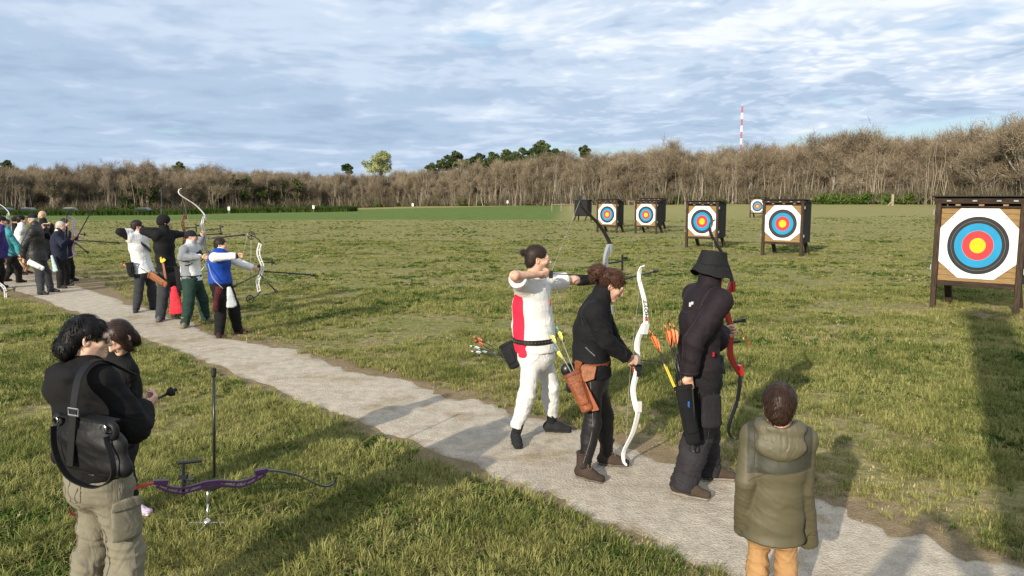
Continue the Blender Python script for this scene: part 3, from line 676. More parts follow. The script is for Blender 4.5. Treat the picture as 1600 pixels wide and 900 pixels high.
# ------------------------------------------------------------------ target butts
def target_mat():
    mm = bpy.data.materials.new("target_print"); mm.use_nodes = True; t = NT(mm.node_tree)
    pos = t.n('ShaderNodeTexCoord').outputs['Object']; x, y, z = t.xyz(pos)
    r = t.m('SQRT', t.m('ADD', t.m('MULTIPLY', x, x), t.m('MULTIPLY', z, z)))
    cr = t.n('ShaderNodeValToRGB', i0=r); cr.color_ramp.interpolation = 'CONSTANT'; el = cr.color_ramp.elements
    W_, K, B, Rd, Y_ = (.66, .66, .65, 1), (.020, .021, .024, 1), (.012, .235, .44, 1), (.44, .040, .046, 1), (.60, .44, .010, 1); g = (.20, .21, .21, 1)
    stops = [(0, Y_), (.061, (.45, .33, .02, 1)), (.0635, Y_), (.128, (.45, .2, .1, 1)), (.130, Rd), (.185, (.3, .06, .06, 1)), (.1875, Rd), (.251, (.35, .32, .36, 1)), (.256, B), (.310, (.02, .12, .28, 1)), (.3125, B), (.381, K), (.433, g), (.4375, K), (.498, W_), (.560, (.52, .52, .52, 1)), (.5625, W_)]
    el[0].position, el[0].color = stops[0]; el[1].position, el[1].color = stops[-1]
    for p, c in stops[1:-1]: e = el.new(p); e.color = c
    holes = t.n('ShaderNodeTexVoronoi', Vector=pos, Scale=26.0).outputs['Distance']
    near = t.ss(t.m('ADD', r, t.m('MULTIPLY', t.noise(pos, 9, 2), .35)), .22, .5, 1.0, 0.0)
    h = t.m('MULTIPLY', t.ss(holes, .10, .16, 1.0, 0.0), t.ss(t.m('MULTIPLY', near, t.noise(pos, 31, 2)), .40, .46))
    c = t.mix(t.m('MULTIPLY', h, .75), cr.outputs[0], (.05, .04, .03))
    f = t.ss(t.noise(pos, 5, 4), .3, .7, .93, 1.05); c = t.mix(1.0, c, t.n('ShaderNodeCombineXYZ', X=f, Y=f, Z=f).outputs[0], 'MULTIPLY')
    p = t.n('ShaderNodeBsdfPrincipled', Base_Color=c, Roughness=.6); p.inputs['Specular IOR Level'].default_value = .25
    t.put(p.inputs['Normal'], t.n('ShaderNodeBump', Strength=.15, Distance=.01, Height=t.noise(pos, 7, 3)).outputs[0])
    t.n('ShaderNodeOutputMaterial', Surface=p); return mm
def wood_mat(name, a, b, sc=(1, 1, 12)):
    mm = bpy.data.materials.new(name); mm.use_nodes = True; t = NT(mm.node_tree); pos = t.n('ShaderNodeTexCoord').outputs['Object']
    mp = t.n('ShaderNodeMapping', Vector=pos, Scale=sc).outputs[0]; n = t.noise(mp, 6, 5, .65, .4)
    c = t.mix(t.ss(n, .3, .7), a, b); p = t.n('ShaderNodeBsdfPrincipled', Base_Color=c, Roughness=.85); p.inputs['Specular IOR Level'].default_value = .2
    t.put(p.inputs['Normal'], t.n('ShaderNodeBump', Strength=.5, Distance=.01, Height=n).outputs[0]); t.n('ShaderNodeOutputMaterial', Surface=p); return mm
def make_butt():
    """front faces -y; 1.45 m wide, box 0.75 m deep, 2.1 m high with its roof"""
    DK = wood_mat("dark_stained_wood", (0.022, 0.015, 0.011), (0.075, 0.050, 0.035), (9, 9, .8)); DH = wood_mat("dark_stained_beam", (0.018, 0.013, 0.010), (0.060, 0.040, 0.028), (.8, 9, 9))
    FO = wood_mat("straw_foam", (0.19, 0.118, 0.052), (0.31, 0.205, 0.095), (1.2, 1, 22)); TAR = mat("tar_board", (0.012, 0.0115, 0.012), .85, .3, 5, bump=.25); RO = mat("roof_felt", (0.030, 0.028, 0.027), .9, .25, 6, bump=.3)
    PALE = wood_mat("raw_block", (0.24, 0.15, 0.09), (0.36, 0.25, 0.16), (3, 3, 3)); MT = mat("grey_bracket", (0.30, 0.29, 0.28), .6, metal=.3)
    o = empty("target_butt", (0, 0, 0), "butt", "archery butt", "archery butts standing in rows across the field")
    def part(nm, m, mm, par=None, bev=.008): return link(nm, m.mesh(nm, mm, bevel=bev), par or o)
    w = .68
    for s in (-1, 1):
        m = MB(); m.box((s * w, -.04, .96), (.092, .105, 1.94)); part("post", m, DK)
        m = MB(); m.bar((s * (w - .10), .52, .62), (s * (w - .08), .98, -.03), .12, .10, (1, 0, 0)); part("rear_leg", m, DK)
        m = MB(); m.box((s * (w + .03), .37, 1.19), (.025, .68, 1.42)); part("side_panel", m, TAR)
        for k, zz in enumerate((.72, 1.70)): m = MB(); m.box((s * (w + .073), -.03, zz), (.024, .06, .10)); part("hinge", m, MT, None, .003)
    m = MB(); m.box((0, .735, 1.19), (1.36, .03, 1.42)); part("back_panel", m, TAR)
    m = MB(); m.box((0, -.03, .452), (1.265, .115, .080)); part("lower_rail", m, DH)
    m = MB(); m.box((0, .34, .462), (1.30, .62, .05)); part("bottom_board", m, DK)
    m = MB(); m.box((0, -.045, 1.903), (1.50, .10, .10)); part("header_beam", m, DH)
    m = MB(); m.box((0, -.035, 1.800), (1.265, .07, .034)); part("upper_rail", m, DH)
    for x in (-.36, .02, .40): m = MB(); m.box((x, -.03, 1.836), (.085, .07, .036)); part("wood_block", m, PALE, None, .004)
    for x in (-.50, -.08, .30, .56): m = MB(); m.box((x, -.115, 1.905), (.075, .04, .028)); part("bracket", m, MT, None, .004)
    R = Matrix.Rotation(rad(-3.5), 3, 'X'); m = MB(); m.box((0, .34, 1.955), (1.58, 1.06, .022), R); part("roof", m, RO)
    lay = 13; z0, z1 = .494, 1.782; hgt = (z1 - z0) / lay; r = np.random.default_rng(2); me = None
    for i in range(lay):
        if me is None: m = MB(); m.box((0, 0, 0), (1.26, .62, hgt - .003)); me = m.mesh("foam_layer", FO, bevel=.004)
        link("foam_layer", me, o, (0, .285 + r.uniform(-.006, .006), z0 + hgt * (i + .5)))
    # the paper: a square with its corners cut off
    q, c = .640, .345; out = [(-q + c, -q + .06), (q - c, -q + .06), (q, -q + c), (q, q - c), (q - c * .95, q), (-q + c * .95, q), (-q, q - c), (-q, -q + c)]
    out = [(x * .985, z) for x, z in out]; m = MB(); Rx = A(1, 0, 0, 0, 0, -1, 0, 1, 0).reshape(3, 3); m.prism(out, -.004, .004, Rx)
    f = link("target_face", m.mesh("target_face", target_mat()), o, (0, -.043, 1.135))
    m = MB()
    for x, z in ((-.43, .48), (.43, .48), (-.43, -.43), (.43, -.43)): m.lathe((x, -.008, z), (0, -1, 0), [(0, .012), (.006, .012)], 8)
    link("pin", m.mesh("pin", mat("pin_blue", (.05, .15, .3), .4)), f)["kind"] = 'stuff'
    return o
BUTT = make_butt()
_butts = [ # x, y, turn, size, label
    (8.66, 14.10, 41, 1.0, "largest, nearest archery butt at the right edge of the photo"), (10.02, 28.15, 40, 1.05, "archery butt second from the right, beside the small far one"),
    (7.95, 31.8, 40, 1.0, "archery butt behind the man in the black bucket hat"), (8.10, 46.0, 38, 1.02, "archery butt fourth from the right, a black box close behind it"),
    (5.95, 47.5, 38, 1.02, "archery butt fifth from the right, left of its look-alike and right of the drawn bow"), (23.8, 74.0, 36, 1.0, "smallest, farthest archery butt, just left of the second from the right"),
    (6.90, 72.5, 215, 1.0, "dark butt seen from its black back, touching the drawn bow's upper limb"), (9.55, 52.5, 35, 1.08, "butt mostly hidden, its black box close behind the fourth from the right"), (6.9, 55.0, 35, 1.05, "butt mostly hidden, its black box close behind the fifth from the right")]
for i, (x, y, a, s, lab) in enumerate(_butts):
    o = BUTT if i == 0 else copy_tree(BUTT)
    o.location = (x, y, float(ground_z(x, y)) - .01); o.rotation_euler = (0, 0, -rad(a)); o.scale = (s, s, s * (1.07 if i == 0 else 1)); o['label'] = lab
# ------------------------------------------------------------------ smooth bodies: blended solids meshed on a grid
class Solid:
    def __init__(s, h): s.h = h; s.ops = []
    def cap(s, a, b, ra, rb, k=.02, op='u', flat=False): s.ops.append(('cap', A(*a), A(*b), float(ra), float(rb), k, op, flat)); return s
    def ell(s, a, b, wa, wb, side, k=.03, op='u'):
        s.ops.append(('ell', A(*a), A(*b), wa, wb, A(*side), k, op)); return s
    def orb(s, c, R, ax=None, k=.02, op='u'):
        ax = np.eye(3) if ax is None else np.asarray(ax, float); s.ops.append(('orb', A(*c), A(*R), ax, k, op)); return s
    def cut(s, p, n): s.ops.append(('cut', A(*p), nrm(n))); return s
    def bounds(s):
        lo = np.full(3, 1e9); hi = -lo
        for o in s.ops:
            if o[0] == 'cap' and o[6] == 'u': r = max(o[3], o[4]); q = [o[1] - r, o[1] + r, o[2] - r, o[2] + r]
            elif o[0] == 'ell' and o[7] == 'u': r = max(*o[3], *o[4]); q = [o[1] - r, o[1] + r, o[2] - r, o[2] + r]
            elif o[0] == 'orb' and o[5] == 'u': e = np.abs(o[3].T) @ o[2]; q = [o[1] - e, o[1] + e]
            else: continue
            lo = np.minimum(lo, np.min(q, 0)); hi = np.maximum(hi, np.max(q, 0))
        return lo - 3 * s.h, hi + 3 * s.h
    def mesh(s, tweak=None):
        lo, hi = s.bounds(); h = s.h; N = np.ceil((hi - lo) / h).astype(int) + 1
        ax = [(lo[i] + h * np.arange(N[i])).astype(np.float32) for i in range(3)]
        D = np.full(N, 1.0, np.float32)
        for o in s.ops:
            if o[0] == 'cut':
                pl = (ax[0][:, None, None] - o[1][0]) * o[2][0] + (ax[1][None, :, None] - o[1][1]) * o[2][1] + (ax[2][None, None, :] - o[1][2]) * o[2][2]
                np.maximum(D, pl, out=D); continue
            if o[0] == 'cap': k, op = o[5], o[6]; r = max(o[3], o[4]); b0 = np.minimum(o[1], o[2]) - r; b1 = np.maximum(o[1], o[2]) + r
            elif o[0] == 'ell': k, op = o[6], o[7]; r = max(*o[3], *o[4]); b0 = np.minimum(o[1], o[2]) - r; b1 = np.maximum(o[1], o[2]) + r
            else: k, op = o[4], o[5]; e = np.abs(o[3].T) @ o[2]; b0 = o[1] - e; b1 = o[1] + e
            m = k + 3 * h; i0 = np.clip(((b0 - m - lo) / h).astype(int), 0, N); i1 = np.clip(((b1 + m - lo) / h).astype(int) + 2, 0, N)
            if np.any(i1 <= i0): continue
            X = ax[0][i0[0]:i1[0], None, None]; Y = ax[1][None, i0[1]:i1[1], None]; Z = ax[2][None, None, i0[2]:i1[2]]
            if o[0] == 'orb':
                c, R, E = o[1], o[2], o[3]; X = X - np.float32(c[0]); Y = Y - np.float32(c[1]); Z = Z - np.float32(c[2]); q = 0
                for j in range(3): q = q + ((X * np.float32(E[j][0]) + Y * np.float32(E[j][1]) + Z * np.float32(E[j][2])) / np.float32(R[j])) ** 2
                d = (np.sqrt(q) - 1) * np.float32(min(R))
            else:
                a, b = o[1], o[2]; ab = b - a; L2 = float(ab @ ab) + 1e-9; X = X - np.float32(a[0]); Y = Y - np.float32(a[1]); Z = Z - np.float32(a[2])
                tr = (X * np.float32(ab[0]) + Y * np.float32(ab[1]) + Z * np.float32(ab[2])) / np.float32(L2); tt = np.clip(tr, 0, 1)
                if o[0] == 'cap':
                    q = (X - tt * np.float32(ab[0])) ** 2 + (Y - tt * np.float32(ab[1])) ** 2 + (Z - tt * np.float32(ab[2])) ** 2
                    d = np.sqrt(q) - (o[3] + (o[4] - o[3]) * tt)
                    if o[7]: d = np.maximum(d, (tr - 1) * np.float32(math.sqrt(L2)))
                else:
                    n = ab / math.sqrt(L2); mf = nrm(np.cross(n, o[5])); l = np.cross(mf, n)
                    X = X - tt * np.float32(ab[0]); Y = Y - tt * np.float32(ab[1]); Z = Z - tt * np.float32(ab[2])
                    w = o[3][0] + (o[4][0] - o[3][0]) * tt; dd = o[3][1] + (o[4][1] - o[3][1]) * tt; mn = np.minimum(w, dd)
                    q = ((X * np.float32(l[0]) + Y * np.float32(l[1]) + Z * np.float32(l[2])) / w) ** 2 + ((X * np.float32(mf[0]) + Y * np.float32(mf[1]) + Z * np.float32(mf[2])) / dd) ** 2 + ((X * np.float32(n[0]) + Y * np.float32(n[1]) + Z * np.float32(n[2])) / mn) ** 2
                    d = (np.sqrt(q) - 1) * mn
            S = D[i0[0]:i1[0], i0[1]:i1[1], i0[2]:i1[2]]; d = d.astype(np.float32)
            if op == 'u':
                if k > 0: hh = np.maximum(k - np.abs(S - d), 0) / np.float32(k); S[...] = np.minimum(S, d) - hh * hh * np.float32(k * .25)
                else: np.minimum(S, d, out=S)
            else:
                if k > 0: hh = np.maximum(k - np.abs(S + d), 0) / np.float32(k); S[...] = np.maximum(S, -d) + hh * hh * np.float32(k * .25)
                else: np.maximum(S, -d, out=S)
        return nets(D, lo, h)
_COR = [(i, j, k) for i in (0, 1) for j in (0, 1) for k in (0, 1)]
_EDG = [(a, b) for a in range(8) for b in range(a + 1, 8) if sum(abs(_COR[a][q] - _COR[b][q]) for q in range(3)) == 1]
def nets(D, o, h):
    S = D < 0; n = np.array(D.shape); cnt = np.zeros(n - 1, np.uint8)
    for i, j, k in _COR: cnt += S[i:n[0] - 1 + i, j:n[1] - 1 + j, k:n[2] - 1 + k]
    C = np.argwhere((cnt > 0) & (cnt < 8)); idx = np.full(n - 1, -1, np.int32); idx[tuple(C.T)] = np.arange(len(C))
    v = np.stack([D[C[:, 0] + i, C[:, 1] + j, C[:, 2] + k] for i, j, k in _COR], 1); P = np.zeros((len(C), 3)); w = np.zeros(len(C)); co = np.array(_COR, float)
    for a, b in _EDG:
        va, vb = v[:, a], v[:, b]; m = (va < 0) != (vb < 0); tt = np.where(m, va / np.where(m, va - vb, 1), 0)
        P += np.where(m[:, None], co[a] + tt[:, None] * (co[b] - co[a]), 0); w += m
    P = (C + P / w[:, None]) * h + o; Q = []
    for axn in range(3):
        u, q = (axn + 1) % 3, (axn + 2) % 3; s0 = [slice(None)] * 3; s1 = list(s0); s0[axn] = slice(0, -1); s1[axn] = slice(1, None)
        E = np.argwhere(S[tuple(s0)] != S[tuple(s1)]); E = E[(E[:, u] > 0) & (E[:, q] > 0) & (E[:, u] < n[u] - 1) & (E[:, q] < n[q] - 1)]
        if not len(E): continue
        ins = S[tuple(E.T)]
        def cell(du, dq): e = E.copy(); e[:, u] += du; e[:, q] += dq; return idx[tuple(e.T)]
        f = np.stack([cell(-1, -1), cell(0, -1), cell(0, 0), cell(-1, 0)], 1); f[~ins] = f[~ins][:, ::-1]; Q.append(f)
    return P, np.concatenate(Q)
def normals(V, Q):
    fn = np.cross(V[Q[:, 2]] - V[Q[:, 0]], V[Q[:, 3]] - V[Q[:, 1]]); N = np.zeros_like(V)
    for i in range(4): np.add.at(N, Q[:, i], fn)
    return N / (np.linalg.norm(N, axis=1, keepdims=True) + 1e-12)
def quick_mesh(name, V, Q, mats, attrs=None, mi=None):
    me = bpy.data.meshes.new(name); n = len(Q); me.vertices.add(len(V)); me.vertices.foreach_set('co', np.asarray(V, np.float32).ravel())
    me.loops.add(4 * n); me.loops.foreach_set('vertex_index', np.asarray(Q, np.int32).ravel()); me.polygons.add(n)
    me.polygons.foreach_set('loop_start', np.arange(0, 4 * n, 4, dtype=np.int32)); me.polygons.foreach_set('use_smooth', np.ones(n, bool))
    for mm in (mats if isinstance(mats, (list, tuple)) else [mats]): me.materials.append(mm)
    if mi is not None: me.polygons.foreach_set('material_index', np.asarray(mi, np.int32))
    for k, a in (attrs or {}).items(): me.attributes.new(k, 'FLOAT', 'POINT').data.foreach_set('value', np.asarray(a, np.float32))
    me.update(); me.validate(); return me
def crease(V, Q, amp, freq, hot=(), seed=0, stretch=None):
    """soft folds in cloth, stronger round the joints"""
    N = normals(V, Q); P = V * freq * (np.array((.75, .75, 1.25)) if stretch is None else np.array((.62, .62, 1.15)))
    P = P + np.stack([P[:, 2] * .5, P[:, 2] * -.4, (P[:, 0] + P[:, 1]) * .45], 1)      # folds run slantwise
    w = vnoise(P + 3.1, seed) * .6 + vnoise(P * 2.1 + 7.7, seed + 1) * .4; wp = P + (w[:, None] - .5) * 1.5
    r = (1 - np.abs(vnoise(wp, seed + 2) - .5) * 3.2); r = np.sign(r) * np.abs(r) ** 1.6; r2 = 1 - np.abs(vnoise(wp * 2.0 + 5, seed + 3) - .5) * 4; r2 = np.where(r2 > 0, r2 ** 2, 0)
    r = r - .35
    g = .45
    for c, R in hot: g = g + .9 * np.exp(-((V - c) ** 2).sum(1) / (R * R))
    return V + N * ((r * .95 + r2 * .65) * amp * np.clip(g, 0, 1.5))[:, None], N

# ------------------------------------------------------------------ people
def skin_mat(name, col):
    mm = bpy.data.materials.get(name)
    if mm: return mm
    mm = bpy.data.materials.new(name); mm.use_nodes = True; t = NT(mm.node_tree); pos = t.n('ShaderNodeTexCoord').outputs['Object']
    lip = t.n('ShaderNodeAttribute', dict(attribute_name='lip')).outputs['Fac']; beard = t.n('ShaderNodeAttribute', dict(attribute_name='beard')).outputs['Fac']
    f = t.ss(t.noise(pos, 22, 4), .3, .7, .88, 1.1); c = t.mix(1.0, col, t.n('ShaderNodeCombineXYZ', X=f, Y=t.m('MULTIPLY', f, f), Z=t.m('MULTIPLY', f, f)).outputs[0], 'MULTIPLY')
    c = t.mix(lip, c, (col[0] * .75, col[1] * .45, col[2] * .45)); c = t.mix(t.m('MULTIPLY', beard, t.ss(t.noise(pos, 300, 2), .3, .6, .5, 1.0)), c, (.06, .042, .032))
    p = t.n('ShaderNodeBsdfPrincipled', Base_Color=c, Roughness=.5); p.inputs['Specular IOR Level'].default_value = .35
    p.inputs['Subsurface Weight'].default_value = .12; p.inputs['Subsurface Radius'].default_value = (.012, .004, .002); p.inputs['Subsurface Scale'].default_value = .6
    t.put(p.inputs['Normal'], t.n('ShaderNodeBump', Strength=.12, Distance=.004, Height=t.noise(pos, 180, 3)).outputs[0])
    t.n('ShaderNodeOutputMaterial', Surface=p); return mm
SKIN = skin_mat("skin", (0.56, 0.34, 0.245)); SKIN2 = skin_mat("skin_pale", (0.64, 0.41, 0.31))
def hair_mat(name, a, rough=.5):
    mm = bpy.data.materials.get(name)
    if mm: return mm
    mm = bpy.data.materials.new(name); mm.use_nodes = True; t = NT(mm.node_tree); pos = t.n('ShaderNodeTexCoord').outputs['Object']
    rn = t.n('ShaderNodeAttribute', dict(attribute_name='rnd')).outputs['Fac']
    f = t.m('ADD', t.ss(t.noise(pos, 240, 3), .3, .7, .7, 1.2), t.m('MULTIPLY', rn, .9))
    c = t.mix(1.0, a, t.n('ShaderNodeCombineXYZ', X=f, Y=f, Z=f).outputs[0], 'MULTIPLY')
    p = t.n('ShaderNodeBsdfPrincipled', Base_Color=c, Roughness=rough); p.inputs['Specular IOR Level'].default_value = .22
    t.put(p.inputs['Normal'], t.n('ShaderNodeBump', Strength=.3, Distance=.004, Height=t.noise(pos, 200, 3)).outputs[0])
    t.n('ShaderNodeOutputMaterial', Surface=p); return mm
HAIR_BROWN = hair_mat("hair_dark_brown", (0.020, 0.013, 0.010)); HAIR_BLACK = hair_mat("hair_black", (0.0045, 0.004, 0.0045), .5); HAIR_CURL = hair_mat("hair_auburn", (0.045, 0.020, 0.012)); HAIR_GREY = hair_mat("hair_grey", (0.35, 0.33, 0.30))
EYE_W = mat("eye_white", (.75, .72, .68), .2, 0); EYE_D = mat("eye_iris", (.03, .02, .015), .1, 0)

def ik(a, b, l1, l2, hint):
    d = b - a; L = np.linalg.norm(d); n = d / (L + 1e-9)
    if L >= l1 + l2: return a + n * L * l1 / (l1 + l2)
    x = (L * L + l1 * l1 - l2 * l2) / (2 * L); y = math.sqrt(max(0, l1 * l1 - x * x)); p = hint - n * (hint @ n)
    return a + n * x + nrm(p) * y
def hand_solid(h, w, d, n, thumb, s, curl, spread=.0):
    """palm, four unequal fingers bent by 'curl' (0 open .. 1 fist) and a thumb from the side of the palm"""
    d = nrm(d); n = nrm(n - d * (n @ d)); lat = nrm(np.cross(n, d)) * thumb; S = Solid(h)
    S.cap(w - d * .05 * s, w + d * .01 * s, .026 * s, .024 * s, .01)
    S.ell(w, w + d * .085 * s, (.028 * s, .016 * s), (.040 * s, .014 * s), lat, .012)
    S.orb(w + d * .035 * s + lat * .025 * s + n * .008 * s, (.018 * s, .018 * s, .018 * s), None, .015)
    for i, (of, L, r) in enumerate(((.030, .078, .0085), (.010, .086, .009), (-.011, .080, .0085), (-.030, .062, .0075))):
        p = w + d * (.083 - .004 * abs(i - 1)) * s + lat * of * s; ang = 0.0; r *= s; c = curl * (1 + .06 * i)
        for k, (fr, bend) in enumerate(((.45, 1.15), (.30, 1.45), (.25, .9))):
            ang += bend * c + .06; dr = d * math.cos(ang) + n * math.sin(ang) + lat * (of * spread)
            q = p + nrm(dr) * L * fr * s; S.cap(p, q, r, r * .92, .004); p = q; r *= .93
    b = w + d * .022 * s + lat * .030 * s + n * .008 * s; m1 = b + nrm(d * .6 + lat * (.75 - .5 * curl) + n * (.35 + .5 * curl)) * .040 * s; t2 = m1 + nrm(d * .9 + lat * (.25 - .9 * curl) + n * (.25 + .5 * curl)) * .034 * s
    S.cap(b, m1, .0125 * s, .0105 * s, .008); S.cap(m1, t2, .0105 * s, .0088 * s, .004)
    return S
def head_frame(az, pitch, roll=0):
    f = azv(az) * math.cos(rad(pitch)) + A(0, 0, -math.sin(rad(pitch))); r = A(math.cos(rad(az)), -math.sin(rad(az)), 0); u = np.cross(r, f)
    if roll: c, s_ = math.cos(rad(roll)), math.sin(rad(roll)); r, u = r * c + u * s_, u * c - r * s_
    return r, f, u
def head_solid(h, c, fr, s, neck, fem=False):
    r, f, u = fr; L = lambda x, y, z: c + (r * x + f * y + u * z) * s; E = [r, f, u]; S = Solid(h)
    S.cap(neck + (c - neck) * -.05, L(0, -.02, -.05), (.058 if fem else .068) * s, (.050 if fem else .058) * s, .02)
    S.orb(L(0, -.012, .030), (.0735 * s, .094 * s, .086 * s), E, .02)
    S.orb(L(0, .030, -.030), (.060 * s, .064 * s, .076 * s), E, .03)
    S.ell(L(0, .012, -.060), L(0, .068, -.092), (.054 * s, .035 * s), (.024 * s, .022 * s), r, .03)
    for x in (-1, 1):
        S.orb(L(x * .040, .062, -.022), (.021 * s, .022 * s, .018 * s), E, .02)
        S.orb(L(x * .076, -.008, -.008), (.009 * s, .019 * s, .031 * s), [nrm(r + f * .3 * x), nrm(f - r * .3 * x), u], .006)
        S.orb(L(x * .082, -.003, -.006), (.006 * s, .009 * s, .016 * s), E, .006, 's')
    S.cap(L(-.034, .080, .022), L(.034, .080, .022), .0125 * s, .0125 * s, .018)
    for x in (-1, 1): S.orb(L(x * .031, .101, .004), (.015 * s, .014 * s, .011 * s), E, .012, 's')
    S.orb(L(.031, .080, .004), (.0135 * s, .0125 * s, .0115 * s), E, .006) if f[2] < -.35 else None; S.orb(L(-.031, .080, .004), (.0135 * s, .0125 * s, .0115 * s), E, .006) if f[2] < -.35 else None
    S.cap(L(0, .090, .012), L(0, .112, -.026), .008 * s, .0125 * s, .012); S.cap(L(-.011, .098, -.030), L(.011, .098, -.030), .008 * s, .008 * s, .008)
    S.cap(L(-.020, .086, -.0515), L(.020, .086, -.0515), .0062 * s, .0062 * s, .006); S.cap(L(0, .0935, -.0505), L(0, .0935, -.0505), .0068 * s, .0068 * s, .008)
    S.cap(L(-.017, .085, -.063), L(.017, .085, -.063), .0072 * s, .0072 * s, .007)
    S.orb(L(0, .082, -.093), (.016 * s, .014 * s, .013 * s), E, .018)
    return S, L
def strands(V, Q, N, c, flow, n, L, w, seed, lift=.004, up=None):
    r = np.random.default_rng(seed); k = r.integers(0, len(V), n); OV = []; OF = []; R = []
    for i in k:
        p = V[i]; nn = N[i]; fl = flow(p, nn) + r.normal(0, .18, 3); fl = nrm(fl - nn * (fl @ nn)); sd = nrm(np.cross(nn, fl)) * w * r.uniform(.6, 1.3); l = L * r.uniform(.5, 1.2); q = len(OV); rv = r.uniform()
        b = fl
        for a in range(4):
            tt = a / 3; pp = p + nn * lift * (math.sin(tt * 2.6) + .1) * r.uniform(.8, 1.2) + b * l * tt - nn * l * l * tt * tt * 4.0
            OV += [pp - sd * (1 - .8 * tt), pp + sd * (1 - .8 * tt)]; R += [rv, rv]
        OF += [(q + 2 * a, q + 2 * a + 1, q + 2 * a + 3, q + 2 * a + 2) for a in range(3)]
    return np.array(OV), np.array(OF), R

